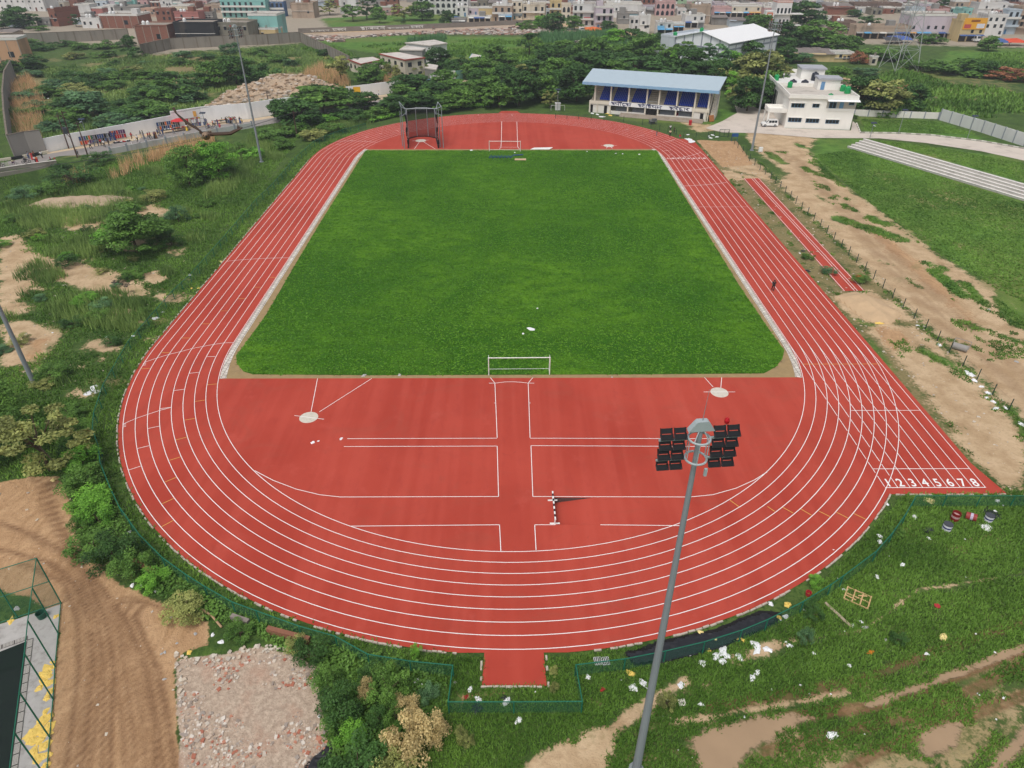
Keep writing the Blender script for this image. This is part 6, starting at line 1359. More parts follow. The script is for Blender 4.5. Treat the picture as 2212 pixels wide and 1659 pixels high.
def house(uL, uR, vT, vB, col, style, label, rot=None, depth=None, cat='house', name='town_house'):
 vm = vB; a = G(uL, vB); b = G(uR, vB)
 yaw = rt.uniform(-.14, .02) if rot is None else rot
 W_ = (b - a).length; mid = (a + b) / 2; h = max(2.6, HT((uL + uR) / 2, vB, (uL + uR) / 2, vT))
 dp = depth or min(16, max(5, W_ * rt.uniform(.6, 1.0)))
 d = Vector((math.cos(yaw), math.sin(yaw), 0)); o = mid - d * W_ / 2
 root = empty(name, o, yaw); tag(root, label, cat)
 m_ = tmat(col); body = MB(); body.b2((0, 0, -.2), (W_, dp, h))
 body.build('wall', m_, root)
 if style not in ('tin', 'gable'):
  p_ = MB(); ph = rt.uniform(.5, 1.0); parapet(p_, -.12, -.12, W_ + .12, dp + .12, h + .002, h + ph, .22); p_.build('parapet', m_ if rt.random() < .6 else TRIM, root)
  MB().b2((.12, .12, h + .003), (W_ - .12, dp - .12, h + .06)).build('roof', mat('roof_' + rt.choice('ab'), rt.choice(((176, 166, 154), (150, 140, 128), (196, 190, 182))), .9, .15, .3, dirt=.5), root)
  if rt.random() < .45 and W_ > 8:
   sx = rt.uniform(.5, W_ - 4); MB().b2((sx, dp * .45, h + .07), (sx + 3.2, dp * .45 + 3.4, h + 2.7)).build('stair_room', tmat(rt.choice([col, 'white', 'grey', 'brick'])), root)
  if rt.random() < .5:
   c_ = MB()
   for k in range(rt.randint(2, 5)): c_.box((rt.uniform(.4, W_ - .4), rt.uniform(.4, dp - .4), h + .9), (.22, .22, 1.6))
   for q in [c_]: q.build('column_stubs', mat('raw_column', (150, 140, 130), .9, .2, 1), root)
 else:
  t = MB(); n = max(2, int(W_ / 3))
  for k in range(n): t.box((W_ * (k + .5) / n, dp / 2 - .2, h + .25 + rt.uniform(-.1, .12)), (W_ / n * 1.02, dp + 1, .07), rx=math.radians(rt.uniform(3, 8)))
  t.build('roof', mat('tin_' + rt.choice('abc'), rt.choice(((150, 150, 150), (168, 152, 138), (130, 120, 114))), .6, .25, .4, dirt=.6), root)
 ns = max(1, round(h / 3.2)); sh_ = h / ns
 if style in ('win', 'balcony', 'small', 'arch'):
  nc = max(2, min(9, round(W_ / (3.2 if style != 'small' else 2.6))))
  for s_ in range(ns):
   for c in range(nc):
    if rt.random() < (.18 if style != 'arch' else 0): continue
    x = W_ * (c + .5) / nc + (rt.uniform(-.3, .3) if style != 'arch' else 0); z = sh_ * (s_ + .52)
    ww, hh = (1.2, 1.5) if style == 'win' else ((.9, 1.0) if style == 'small' else (1.3, 2.0))
    hh = min(hh, sh_ * .7); fw = MB()
    if style == 'arch':
     hh = sh_ * .72; ww = W_ / nc * .6
     pts = [(-ww / 2, 0), (ww / 2, 0), (ww / 2, hh * .62), (ww * .3, hh * .86), (0, hh), (-ww * .3, hh * .86), (-ww / 2, hh * .62)]
     z0 = sh_ * s_ + .25; n_ = len(pts)
     fw.add([(x + p, -.03, z0 + q) for p, q in pts], [tuple(range(n_))]); fw.build('arch_opening', GLASS, root)
    elif rt.random() < .3 and s_ == 0: fw.b2((x - .5, -.04, .05), (x + .5, -.002, 2.1)); fw.build('door', rt.choice(list(DOORM.values())), root)
    else:
     fw.b2((x - ww / 2, -.04, z - hh / 2), (x + ww / 2, -.002, z + hh / 2)); o_ = fw.build('window', GLASS, root)
     if rt.random() < .6: MB().b2((x - ww / 2 - .15, -.5, z + hh / 2 + .1), (x + ww / 2 + .15, -.003, z + hh / 2 + .18)).build('sunshade', TRIM, o_)
  if style == 'balcony':
   for s_ in range(1, ns):
    q = MB(); q.b2((-.1, -1.3, sh_ * s_ - .12), (W_ + .1, -.005, sh_ * s_)); q.b2((-.1, -1.3, sh_ * s_ + .002), (W_ + .1, -1.18, sh_ * s_ + .85)); q.build('balcony', TRIM if rt.random() < .6 else m_, root)
 elif style == 'shop':
  nb_ = max(2, round(W_ / 3.4))
  for c in range(nb_):
   x = W_ * (c + .5) / nb_; MB().b2((x - W_ / nb_ * .4, -.04, .1), (x + W_ / nb_ * .4, -.002, 2.4)).build('shop_opening', rt.choice([DOORM['dark'], GLASS, DOORM['dark'], mat('shutter', (150, 156, 162), .6, .1, 1)]), root)
   MB().box((x, -.9, 2.75), (W_ / nb_ * .92, 1.9, .06), rx=math.radians(12)).build('awning', rt.choice(AWN), root)
   if ns > 1 and rt.random() < .8: MB().b2((x - .6, -.04, sh_ * 1.3), (x + .6, -.002, sh_ * 1.3 + 1.4)).build('window', GLASS, root)
 elif style == 'blank':
  for fx, fz in ((.7, .35), (.25, .55), (.48, .3), (.85, .65))[:rt.randint(1, 4)]: MB().b2((W_ * fx, -.04, h * fz), (W_ * fx + 1.1, -.002, h * fz + 1.3)).build('window', GLASS, root)
  MB().b2((-.05, -.3, h * .5), (W_ + .05, -.003, h * .5 + .15)).build('ledge', TRIM, root)
 elif style == 'frame':
  q = MB(); n_ = max(3, round(W_ / 4))
  for k in range(n_ + 1): q.b2((W_ * k / n_ - .15, -.06, 0), (W_ * k / n_ + .15, -.003, h))
  q.build('concrete_posts', mat('raw_column', (150, 140, 130), .9, .2, 1), root); MB().b2((W_ * .62, -.05, h * .3), (W_ * .62 + 2, -.004, h * .3 + 2)).build('window', GLASS, root)
 return root, o, d, W_, dp, h
BH = {}
def T(key, *a, **k): BH[key] = house(*a, **k)
T('longwhite', -14, 103, -4, 24, 'white', 'small', 'long white building at top left with rows of small square windows', rot=-.1, depth=14)
T('brickcube', 111, 131, 22, 57, 'brick', 'blank', 'tall unplastered brick block with a flat concrete roof below the long white building', rot=-.35, depth=15)
T('greylow', 82, 111, 43, 57, 'grey', 'blank', 'low grey rough walled hut left of the tall brick block')
T('palewash', 13, 44, 35, 58, 'paleblue', 'win', 'pale whitewashed house behind the trees at far left')
T('whiteblank', 168, 203, 11, 44, 'white', 'blank', 'tall plain white wall house beside a red brick house')
T('redblock', 201, 228, 18, 44, 'salmon', 'blank', 'pinkish red block right of the tall plain white house')
T('smallwhite', 178, 221, 40, 61, 'white', 'win', 'small white house with a dark window in front of the plain white house')
T('tealwash', 134, 177, 40, 53, 'paleblue', 'blank', 'low house with washed out blue-green walls right of the brick block')
T('teal0', 213, 249, -6, 15, 'teal', 'balcony', 'small turquoise house with balcony near the top left')
T('whitebal', 226, 250, 13, 26, 'white', 'balcony', 'narrow white house with a dark doorway below the small turquoise house')
T('bigbrick', 220, 304, 34, 61, 'brick', 'frame', 'wide brick house with concrete posts standing behind the grey wall', depth=14)
T('greytop', 250, 306, 16, 31, 'grey', 'blank', 'grey flat roofed house behind the wide brick house')
T('browntop', 255, 300, -4, 14, 'brown', 'win', 'brown house at the top edge above the grey flat roof')
T('peach', 308, 338, 20, 36, 'peach', 'blank', 'peach coloured low house with washing on its roof')
T('brickgrey', 300, 369, 56, 96, 'brick', 'frame', 'unfinished brick and grey house at the corner of the grey wall', depth=13)
T('blacktar', 384, 470, 50, 95, 'black', 'blank', 'house with a tar blackened wall between the brick and mossy houses', depth=12)
T('mossy', 472, 542, 51, 92, 'moss', 'win', 'mossy grey-olive house with dark windows right of the tar black house', depth=12)
T('tealfront', 544, 606, 34, 84, 'teal', 'blank', 'turquoise walled house with a brick patch beside the mossy house', rot=-.06, depth=12)
T('smallyellow', 562, 599, 64, 86, 'yellow', 'win', 'small yellow house with an open roof in front of the turquoise wall', depth=8)
T('redterrace', 380, 432, 28, 48, 'salmon', 'blank', 'low red plastered house behind the tar black house')
T('whiteroofgrey', 430, 462, 28, 44, 'grey', 'blank', 'grey house with pale roof between the red house and the rubble roof')
T('longteal', 481, 579, 3, 38, 'teal', 'balcony', 'long turquoise two storey house with white balcony rail', depth=12)
T('bluehouse', 587, 617, 3, 36, 'blue', 'balcony', 'narrow bright blue house with stacked balconies')
T('beigeblock', 632, 680, 9, 39, 'tan', 'blank', 'plain beige block of a house right of the narrow blue house', depth=12)
T('pinkish', 612, 630, -4, 14, 'pink', 'win', 'small pinkish house behind the narrow blue house')
T('yellowish', 374, 412, 13, 29, 'cream', 'win', 'cream house behind the low red house')
T('brownmid', 445, 484, 12, 27, 'tan', 'blank', 'brown plastered house left of the long turquoise house')
T('brick2', 340, 374, 22, 46, 'brick', 'win', 'brick house right of the peach coloured house')
T('brick3', 304, 350, -6, 14, 'brick', 'frame', 'brick house at the top edge right of the brown house')
T('grey5', 352, 400, -8, 11, 'brown', 'win', 'brown house with white tanks at the top edge')
T('cream9', 405, 470, -8, 10, 'cream', 'win', 'cream house at the top edge left of the long turquoise house')
T('pinksmall', 812, 846, 16, 33, 'pink', 'blank', 'small pink house at the upper edge of the green slope')
T('darkbrick', 834, 862, -6, 30, 'brick', 'win', 'dark brick house behind the small pink house')
T('bigwhite', 735, 772, -6, 30, 'white', 'blank', 'big white house half hidden by trees on the green slope')
T('brick7', 690, 733, -8, 12, 'brick', 'frame', 'brick house at the top edge right of the beige block')
T('grey8', 778, 830, -8, 12, 'grey', 'win', 'grey house at the top edge between the trees')
T('arcade', 905, 1012, -10, 31, 'white', 'arch', 'long white arcaded building with rows of dark arched openings', rot=-.05, depth=16)
T('redwhite', 1014, 1030, -4, 16, 'red', 'blank', 'narrow red house right of the white arcaded building')
T('stairhouse', 984, 1011, 16, 36, 'white', 'win', 'small white house with outside stair below the arcaded building')
T('lilachouse', 1010, 1034, 18, 34, 'lilac', 'win', 'pale lilac house left of the yellow house with blue door')
T('yellowblue', 1034, 1064, 18, 44, 'yellow', 'win', 'yellow house with a blue door beside the dusty road')
T('tanwide', 1064, 1106, 13, 46, 'tan', 'balcony', 'wide tan house right of the yellow house with blue door')
T('kiosk', 976, 1006, 42, 57, 'grey', 'shop', 'grey kiosk under a blue tarpaulin by the end of the painted wall', depth=5, cat='kiosk', name='kiosk')
T('shopshed', 1012, 1060, 38, 50, 'cream', 'shop', 'low shop shed with a tin roof left of the blue kiosk', depth=6, cat='shop', name='shop')
T('bluekiosk', 1077, 1106, 34, 47, 'paleblue', 'shop', 'pale blue shop with blue awning by the dusty road', depth=6, cat='shop', name='shop')
T('cream38', 1106, 1128, 3, 42, 'cream', 'win', 'tall cream house with a grey shop front at the road bend')
T('creambrick', 1129, 1176, 12, 42, 'cream', 'balcony', 'cream house with brick lower floor left of the yellow house with red roofs')
T('yellowred', 1187, 1212, 4, 36, 'yellow', 'balcony', 'yellow house with small red tiled roofs above the shops')
T('creamarch', 1213, 1232, 11, 44, 'cream', 'arch', 'narrow cream house with arches and an orange roof')
T('balconyhouse', 1236, 1284, 10, 58, 'white', 'balcony', 'white three storey house with long balconies over red shop signs', depth=12)
T('lilacbal', 1285, 1323, 17, 63, 'lilac', 'balcony', 'lilac-white house with balconies and striped shop below')
T('bigblank', 1310, 1384, 10, 38, 'white', 'blank', 'big blank white wall of a house above the weathered concrete house', depth=12)
T('weathered', 1334, 1378, 30, 52, 'grey', 'blank', 'weathered grey concrete house with a colourful banner')
T('maroon', 1358, 1379, 40, 66, 'white', 'win', 'white house with maroon bands beside a slim white tower house')
T('slimwhite', 1380, 1402, 36, 72, 'white', 'blank', 'slim tall white house above the trees')
T('brick48', 1385, 1415, -4, 24, 'brick', 'win', 'brick house behind the slim white house')
T('pinkarch', 1415, 1456, 5, 34, 'pink', 'arch', 'pink house with an arched window and small dome')
T('shops50', 1418, 1452, 50, 76, 'white', 'shop', 'white shop building with blue sign boards left of the orange shops')
T('orangeshops', 1453, 1476, 53, 70, 'orange', 'shop', 'low orange shops behind the white hall')
T('brownplain', 1490, 1530, 14, 52, 'tan', 'blank', 'plain brown walled house with cream roof edge above the hall')
T('pinkrow', 1541, 1577, 18, 38, 'pink', 'shop', 'pinkish red house row with dark doors above the hall')
T('clothshops', 1578, 1641, 14, 38, 'cream', 'shop', 'long row of cloth shops with hanging goods above the hall')
T('white55', 1478, 1520, 34, 60, 'white', 'shop', 'white house with a tank above the hall roof')
T('tinshed56', 1536, 1570, 38, 54, 'grey', 'tin', 'grey shed with tin roofs above the hall')
T('tinshed57', 1575, 1620, 44, 58, 'paleblue', 'tin', 'long shed with a pale blue plastic roof above the hall', cat='shed', name='shed')
T('white58', 1508, 1536, 2, 18, 'white', 'win', 'small white house behind the plain brown house')
T('brown59', 1560, 1620, -6, 14, 'brown', 'win', 'brown house row at the top edge left of the temple tower')
T('teal60', 1456, 1500, -6, 16, 'green', 'win', 'pale green house at the top edge right of the pink arched house')
T('brickroof', 1786, 1842, 14, 32, 'brick', 'tin', 'brick house with a broad tin roof right of the big trees')
T('brown60', 1796, 1842, 50, 74, 'brown', 'blank', 'brown house with small white annex left of the market sheds')
T('annex61', 1784, 1812, 38, 52, 'white', 'blank', 'small white annex with a black doorway')
T('white62', 1690, 1720, -8, 16, 'paleblue', 'win', 'pale house behind the temple tower at the top edge')
T('arcade62', 1843, 1942, 10, 27, 'brown', 'shop', 'long dark arcade row of sheds at the top right', depth=10)
T('market', 1846, 1960, 60, 84, 'tan', 'shop', 'long low market shed row with blue awnings', depth=9, cat='market shed', name='market_shed', rot=-.05)
T('lilacblock', 1960, 2052, 34, 84, 'lilac', 'shop', 'long lilac-pink block with shops under it beside the pylon', depth=14, rot=-.06)
T('hoarding', 2066, 2120, 46, 90, 'yellow', 'shop', 'yellow shop building with an advertising hoarding', depth=10)
T('whiteframe', 2121, 2162, 34, 78, 'white', 'win', 'modern white house with a square framed window', depth=10)
T('whitegrey', 2162, 2190, 22, 74, 'paleblue', 'balcony', 'white and grey house right of the square framed house')
T('pinktan', 2190, 2236, 16, 74, 'tan', 'balcony', 'tan house with open floors at the top right corner')
T('orange68', 2087, 2110, -4, 26, 'orange', 'win', 'narrow orange house at the top right')
T('grey68', 2056, 2087, 4, 28, 'tan', 'win', 'grey-tan house left of the narrow orange house')
T('whiteroof69', 2110, 2170, 8, 30, 'white', 'blank', 'white roofed house above the hoarding')
T('paleblue70', 1963, 1994, 18, 36, 'paleblue', 'win', 'pale blue house behind the lilac-pink block')
T('brown71', 1945, 2050, -6, 14, 'brown', 'blank', 'low brown house row at the top edge above the lilac-pink block')
T('pink72', 2000, 2046, 22, 36, 'pink', 'blank', 'low pinkish house beside the lilac-pink block')
T('yellowlong', 1703, 1800, 116, 133, 'yellow', 'tin', 'long low yellow building with patched tin roofs behind the office', depth=10, rot=-.12, cat='building', name='yellow_building')
T('yellowhut', 1800, 1840, 117, 134, 'yellow', 'blank', 'yellow hut with a dark window and brown door behind the office', depth=6)
T('tallcream', 1880, 1893, 124, 141, 'cream', 'win', 'tiny cream washroom hut with three brown doors by the pylon', depth=2.5, cat='hut', name='washroom_hut')
T('leftred', -16, 52, 86, 140, 'orange', 'frame', 'unfinished orange brick house with a sagging roof at the left edge', depth=9, rot=.15)
T('leftcream', -10, 34, 70, 92, 'tan', 'tin', 'tan shed with a tin roof at the left edge above the unfinished house')
WORDS = {'white': 'white', 'cream': 'cream', 'tan': 'tan', 'grey': 'grey', 'brown': 'brown', 'brick': 'bare brick', 'pink': 'faded pink', 'paleblue': 'pale blue', 'moss': 'mossy grey', 'lilac': 'pale lilac', 'teal': 'turquoise'}
ZN = [(0, 250, 'behind the wide brick house'), (250, 480, 'behind the tar black house'), (480, 700, 'round the long turquoise house'), (700, 930, 'above the green slope'), (930, 1110, 'behind the arcaded building'), (1110, 1300, 'behind the yellow house with red roofs'), (1300, 1480, 'behind the big blank wall'), (1480, 1660, 'above the white hall'), (1660, 1850, 'behind the temple tower'), (1850, 2050, 'above the market sheds'), (2050, 2260, 'behind the hoarding')]
nh = 0; mass = MB()
for row, (v_, dv) in enumerate(((31, 3), (24, 3), (17, 3), (10, 3), (3, 2), (-4, 2))):
 u = -10 + row * 7
 while u < 2220:
  w_ = rt.uniform(14, 27); vb = v_ + rt.uniform(-dv, dv); c_ = rt.choice(['white', 'white', 'grey', 'tan', 'brown', 'brick', 'brick', 'cream', 'pink', 'paleblue', 'moss', 'grey', 'lilac'] + (['teal'] if rt.random() < .3 else []))
  if row <= 1 and not (1110 < u < 1660 or u > 1770 or 200 < u < 640): u += w_; continue
  if row <= 3 and 690 < u < 1010 or row <= 2 and u < 690 and row != 2: u += w_; continue
  zn = next((z_ for a_, b_, z_ in ZN if a_ <= u < b_), ZN[0][2] if u < 0 else ZN[-1][2]); st_2 = rt.choice(['win', 'win', 'blank', 'balcony', 'small', 'win', 'tin'])
  feat = {'win': 'with dark windows', 'blank': 'with plain walls', 'balcony': 'with balconies', 'small': 'with small windows', 'tin': 'with a tin roof'}[st_2]
  lab = '%s town house %s %s' % (WORDS[c_], feat, zn)
  if nh < 190:
   nh += 1; r_ = house(u, u + w_, vb - rt.uniform(8, 17), vb, c_, st_2, lab, depth=rt.uniform(6, 12)); r_[0]['group'] = 'plain houses of the far town'
  else:
   a = G(u, vb); b = G(u + w_, vb); Wm = (b - a).length; hm_ = rt.uniform(4, 9); c0 = (a + b) / 2; k_ = rt.randrange(6)
   mass.box((c0.x, c0.y + 5, hm_ / 2), (Wm, 10, hm_), rt.uniform(-.1, .1), slot=k_); mass.box((c0.x + Wm * .2, c0.y + 6, hm_ + 1.2), (Wm * .35, 4, 2.4), slot=(k_ + 1) % 6)
   for q in range(3): mass.box((c0.x - Wm * .33 + q * Wm * .3, c0.y - .6, hm_ * .6), (1.2, 1.4, 1.5), slot=6)
  u += w_ * rt.uniform(.95, 1.25)
tag(mass.build('distant_houses', [tmat(c) for c in ('white', 'grey', 'tan', 'brown', 'cream', 'paleblue')] + [GLASS]), 'mass of small distant houses at the very top of the view', 'houses', kind='stuff')
def block(pts, z, col, label, trim=None, cat='building', name='building', wins=0):
 P = [G(u, v, z) for u, v in pts]; o = P[0].copy(); o.z = 0
 root = empty(name, o); tag(root, label, cat); q = MB(); q.prism([(p.x - o.x, p.y - o.y) for p in P], -.1, z); q.build('wall', tmat(col), root)
 e = MB(); cx_ = sum(p.x for p in P) / 4; cy_ = sum(p.y for p in P) / 4
 e.prism([((p.x - cx_) * 1.06 + cx_ - o.x, (p.y - cy_) * 1.06 + cy_ - o.y) for p in P], z + .003, z + .35); e.build('roof', trim or ROOFC, root)
 MB().prism([((p.x - cx_) * .98 + cx_ - o.x, (p.y - cy_) * .98 + cy_ - o.y) for p in P], z + .352, z + .4).build('roof_slab', mat('slab_pale', (206, 198, 190), .9, .15, .4, dirt=.4), root)
 for i in (0, 1):
  a, b = P[i], P[i + 1]; d = (b - a); L = d.length; d.normalize(); nn_ = Vector((d.y, -d.x, 0))
  if (nn_.x * (cx_ - a.x) + nn_.y * (cy_ - a.y)) > 0: nn_ = -nn_
  for s_ in range(wins):
   for k in range(max(2, int(L / 3.5))):
    n_ = max(2, int(L / 3.5)); c = a + d * (L * (k + .5) / n_) - o + nn_ * .03; zz_ = z * (s_ + .55) / wins
    MB().box((c.x, c.y, zz_), (1.5, .05, 1.4), math.atan2(d.y, d.x)).build('window', GLASS, root)
 return root
REDT = mat('red_trim', (150, 70, 58), .8, .1, .5)
block([(821, 118), (874, 131), (916, 126), (861, 115)], 6.5, 'cream', 'cream two storey building with a red roof edge beyond the road', REDT, wins=2)
block([(864, 109), (912, 110), (919, 106), (876, 101)], 6, 'grey', 'grey walled building with a pale flat roof behind the cream building', wins=1)
block([(877, 94), (930, 100), (965, 95), (938, 88)], 6, 'white', 'white building with veranda pillars and flat roof at the back of the compound', wins=1)
block([(753, 130), (780, 140), (822, 131), (806, 125)], 3.5, 'cream', 'low cream building with a stained flat roof left of the red edged building', REDT, wins=1)
block([(917, 148), (942, 152), (946, 143), (925, 140)], 3.4, 'grey', 'low grey outbuilding right of the cream building')
block([(1014, 127), (1036, 131), (1040, 122), (1020, 118)], 3.6, 'blue', 'blue painted shed among the trees beyond the road', mat('blue_sheet', (92, 164, 206), .6, .08, .5), 'shed', 'shed')
block([(1213, 138), (1226, 142), (1230, 134), (1220, 131)], 4, 'cream', 'small cream house hidden among the dark trees left of the grandstand', wins=1)
pw = wall('painted_wall', [(645, 72), (760, 67.5), (900, 62.5), (1000, 58.5), (1086, 54.5), (1160, 52)], 2.2, 'long grey boundary wall covered in white painted slogans beside the dirt road', mat('slogan_wall', (132, 124, 116), .9, .15, .4, dirt=.4), None, t=.3)
ltr = MB(); SL = [['dda', 'aa', 'dot', 'ka', 'ra', 'na']]; st2, tt2 = lettering(SL)
P = D((718, 69.2), (765, 67.3));
def slogan(u0, u1, v0, v1, h, wd):
 a, b = G(u0, v0), G(u1, v1); d = (b - a); L = d.length; an = math.atan2(d.y, d.x); m_ = MB(); write_on(m_, st2, tt2, 0, L, .45, h, -.32, wd)
 o = m_.build('lettering', WPAINT, pw, normals=False); o.location = a - G(645, 72); o.rotation_euler = (0, 0, an)
slogan(719, 748, 69.1, 68, 1.1, .22); slogan(780, 832, 66.8, 65, 1.3, .28); slogan(888, 914, 62.9, 61.9, 1.1, .22)
slogan(672, 712, 70.9, 69.4, .7, .12); slogan(838, 884, 64.8, 63.1, .7, .12)
def tower():
 a = G(1668, 70); b = G(1700, 70); W_ = (b - a).length; root = empty('temple_tower', (a + b) / 2); tag(root, 'white temple tower with orange bands beside the big trees', 'temple tower')
 q = MB(); q.b2((-W_ / 2, 0, 0), (W_ / 2, W_, 13)); q.build('wall', mat('temple_white', (224, 220, 218), .8, .1, .3, dirt=.2), root)
 t = MB()
 for k, z in enumerate((13, 15.2, 17.2, 19)): t.b2((-W_ / 2 * (1 - .1 * k), W_ * .05 * k, z + .005), (W_ / 2 * (1 - .1 * k), W_ * (1 - .05 * k), z + 1.9))
 t.build('spire', mat('temple_white', (224, 220, 218)), root)
 s_ = MB()
 for k, z in enumerate((13.3, 14.2, 15.5, 16.4)): s_.b2((-W_ / 2 - .1, -.1, z), (W_ / 2 + .1, W_ + .1, z + .3))
 s_.build('orange_band', mat('temple_orange', (214, 120, 90), .8, .1, .5), root)
 for z in (3, 8):
  MB().b2((-W_ / 2 - 1.2, -1.2, z), (W_ / 2 + 6, W_ * .5, z + .4)).build('balcony', TRIM, root)
  for k in range(4):
   x = -W_ / 2 + W_ * (k + .5) / 4; MB().b2((x - .5, -.04, z + .5), (x + .5, -.003, z + 2.8)).build('arch_opening', GLASS, root)
 g_ = MB(); g_.b2((-W_ / 2 - 6, -3, 0), (-W_ / 2 - 1.5, 0, 10)); g_.build('gate_pillar', mat('temple_white', (224, 220, 218)), root)
 h_ = MB()
 for x in (-W_ / 2 - 5, -W_ / 2 - 2.6): h_.b2((x - .3, -3.05, 1), (x + .3, -3.003, 8.6))
 h_.b2((-W_ / 2 - 5.2, -3.05, 8.602), (-W_ / 2 - 2.4, -3.003, 9.2)); h_.build('orange_arch', mat('temple_orange', (214, 120, 90)), root)
tower()
def sign(key, x0, x1, z0, z1, col, label, cat='sign board', name='sign_board', y=-.2, extra=None):
 root, o, d, W_, dp, h = BH[key]; n_ = Vector((-d.y, d.x, 0)); s_ = empty(name, o + d * (W_ * x0) + n_ * y + Vector((0, 0, h * z0)), math.atan2(d.y, d.x)); tag(s_, label, cat)
 w_ = W_ * (x1 - x0); hh = h * (z1 - z0); MB().b2((0, -.06, 0), (w_, .06, hh)).build('board', mat('sign_' + name + str(col), col, .6, .06, .5), s_)
 if extra:
  for (a, b, c, e, cc) in extra: MB().b2((w_ * a, -.09, hh * c), (w_ * b, -.062, hh * e)).build('printed_panel', mat('print' + str(cc), cc, .6, .2, 2), s_)
 return s_
sign('hoarding', .05, .95, .62, 1.18, (232, 168, 50), 'yellow advertising hoarding on the yellow shop at right', 'hoarding', 'hoarding', extra=[(.05, .35, .1, .45, (190, 80, 80)), (.6, .95, .1, .5, (220, 220, 226)), (.3, .7, .65, .85, (150, 90, 30))])
sign('balconyhouse', .5, .8, .32, .44, (206, 40, 44), 'red shop sign on the white house with long balconies')
sign('weathered', .55, .95, .3, .95, (120, 160, 170), 'colourful banner on the weathered concrete house', 'banner', 'banner', extra=[(.1, .5, .3, .8, (200, 180, 60)), (.5, .9, .2, .6, (190, 90, 140))])
sign('shops50', .0, .45, .55, .8, (120, 180, 214), 'pale blue sign board on the white shop building')
sign('maroon', .3, .9, -.0, .14, (200, 40, 44), 'red sign board at the foot of the white house with maroon bands')
sign('clothshops', .55, .72, .2, .38, (200, 40, 52), 'red sign board on the row of cloth shops')
sign('cream38', -.2, 1.0, .18, .34, (120, 132, 136), 'grey sign board over the shop of the tall cream house')
pt = None
tcands = ['brickcube', 'smallwhite', 'bigbrick', 'greytop', 'browntop', 'brickgrey', 'blacktar', 'redterrace', 'longteal', 'bluehouse', 'beigeblock', 'brick3', 'grey5', 'cream9', 'tanwide', 'creambrick', 'balconyhouse', 'bigblank', 'slimwhite', 'shops50', 'brownplain', 'white55', 'brickroof', 'brown60', 'market', 'whiteframe', 'whiteroof69', 'pinktan', 'teal0', 'mossy', 'pinkarch', 'stairhouse']
for i, k in enumerate(tcands):
 root, o, d, W_, dp, h = BH[k]; n_ = Vector((-d.y, d.x, 0))
 for j in range(1 + (i % 3 != 0)):
  p = o + d * min(W_ - 1, (W_ * .25 + j * 1.9)) + n_ * min(dp - 1, 2.2) + Vector((0, 0, h + .06))
  if pt is None:
   pt = empty('rooftop_water_tank'); MB().lathe([(.75, 0), (.75, .5), (.8, .52), (.75, .55), (.75, 1.1), (.8, 1.12), (.75, 1.15), (.72, 1.5), (.4, 1.75), (.25, 1.8), (.2, 1.95)], n=12).build('tank_body', TANKM, pt)
   q = pt
  else: q = copy_tree(pt)
  q.location = p; tag(q, 'white plastic water tank on a flat town roof', 'water tank', 'white tanks on the town roofs')
def pylon():
 A, B = G(1911, 152), G(1968, 147); w_ = (B - A).length * .72; c = (A + B) / 2; root = empty('pylon', c, .2); tag(root, 'grey lattice power pylon on the rough green at upper right', 'pylon')
 H = 34; L = MB(); X = MB()
 def at(z, i):
  k = w_ / 2 * (1 - z / H * .86); s = [(-1, -1), (1, -1), (1, 1), (-1, 1)][i % 4]; return Vector((s[0] * k, s[1] * k, z))
 zs = [0, 7, 13, 18, 22, 26, 30, 34]
 for i in range(4): L.tube(at(0, i), at(H, i), .16, .1, 5)
 for z0, z1 in zip(zs, zs[1:]):
  for i in range(4): X.tube(at(z0, i), at(z1, i + 1), .07, n=4); X.tube(at(z0, i + 1), at(z1, i), .07, n=4); X.tube(at(z1, i), at(z1, i + 1), .07, n=4)
 L.build('legs', mat('pylon_grey', (168, 172, 168), .6, .1, 1), root); X.build('lattice', mat('pylon_grey', (168, 172, 168)), root)
 a = MB()
 for z in (24, 29, 33): a.tube((-6, 0, z), (6, 0, z), .09, n=4); a.tube((-6, 0, z), (0, 0, z + 1.6), .06, n=4); a.tube((6, 0, z), (0, 0, z + 1.6), .06, n=4)
 a.build('cross_arm', mat('pylon_grey', (168, 172, 168)), root)
pylon()
# rubble, stones, heaps
def stonemat(name, cols):
 m, nt, p = nodes(name); at = N(nt, 'ShaderNodeAttribute', attribute_name='tone'); r = nt.nodes.new('ShaderNodeValToRGB')
 r.color_ramp.interpolation = 'CONSTANT'; n = len(cols)
 while len(r.color_ramp.elements) < n: r.color_ramp.elements.new(.5)
 for i, c in enumerate(cols): r.color_ramp.elements[i].position = i / n; r.color_ramp.elements[i].color = (*lin(c), 1)
 nt.links.new(at.outputs['Fac'], r.inputs[0]); nt.links.new(r.outputs[0], p.inputs['Base Color']); p.inputs['Roughness'].default_value = .92; MATS[name] = m; return m
RUBM = stonemat('rubble_stone', [(196, 184, 170), (176, 160, 146), (206, 192, 176), (184, 128, 104), (160, 148, 138), (196, 176, 158), (170, 106, 84), (214, 204, 192), (150, 136, 124)])
BANKM = stonemat('bank_stone', [(178, 166, 154), (120, 106, 98), (206, 198, 190), (150, 128, 112), (96, 88, 84), (190, 176, 164), (166, 120, 104)])
HEAPM = stonemat('heap_stone', [(196, 180, 162), (176, 152, 126), (200, 190, 178), (168, 138, 108), (186, 164, 140), (150, 128, 106)])
CB = np.array([(-1, -1, -1), (1, -1, -1), (1, 1, -1), (-1, 1, -1), (-1, -1, 1), (1, -1, 1), (1, 1, 1), (-1, 1, 1)], float)
CF = [(0, 3, 2, 1), (4, 5, 6, 7), (0, 1, 5, 4), (1, 2, 6, 5), (2, 3, 7, 6), (3, 0, 4, 7)]
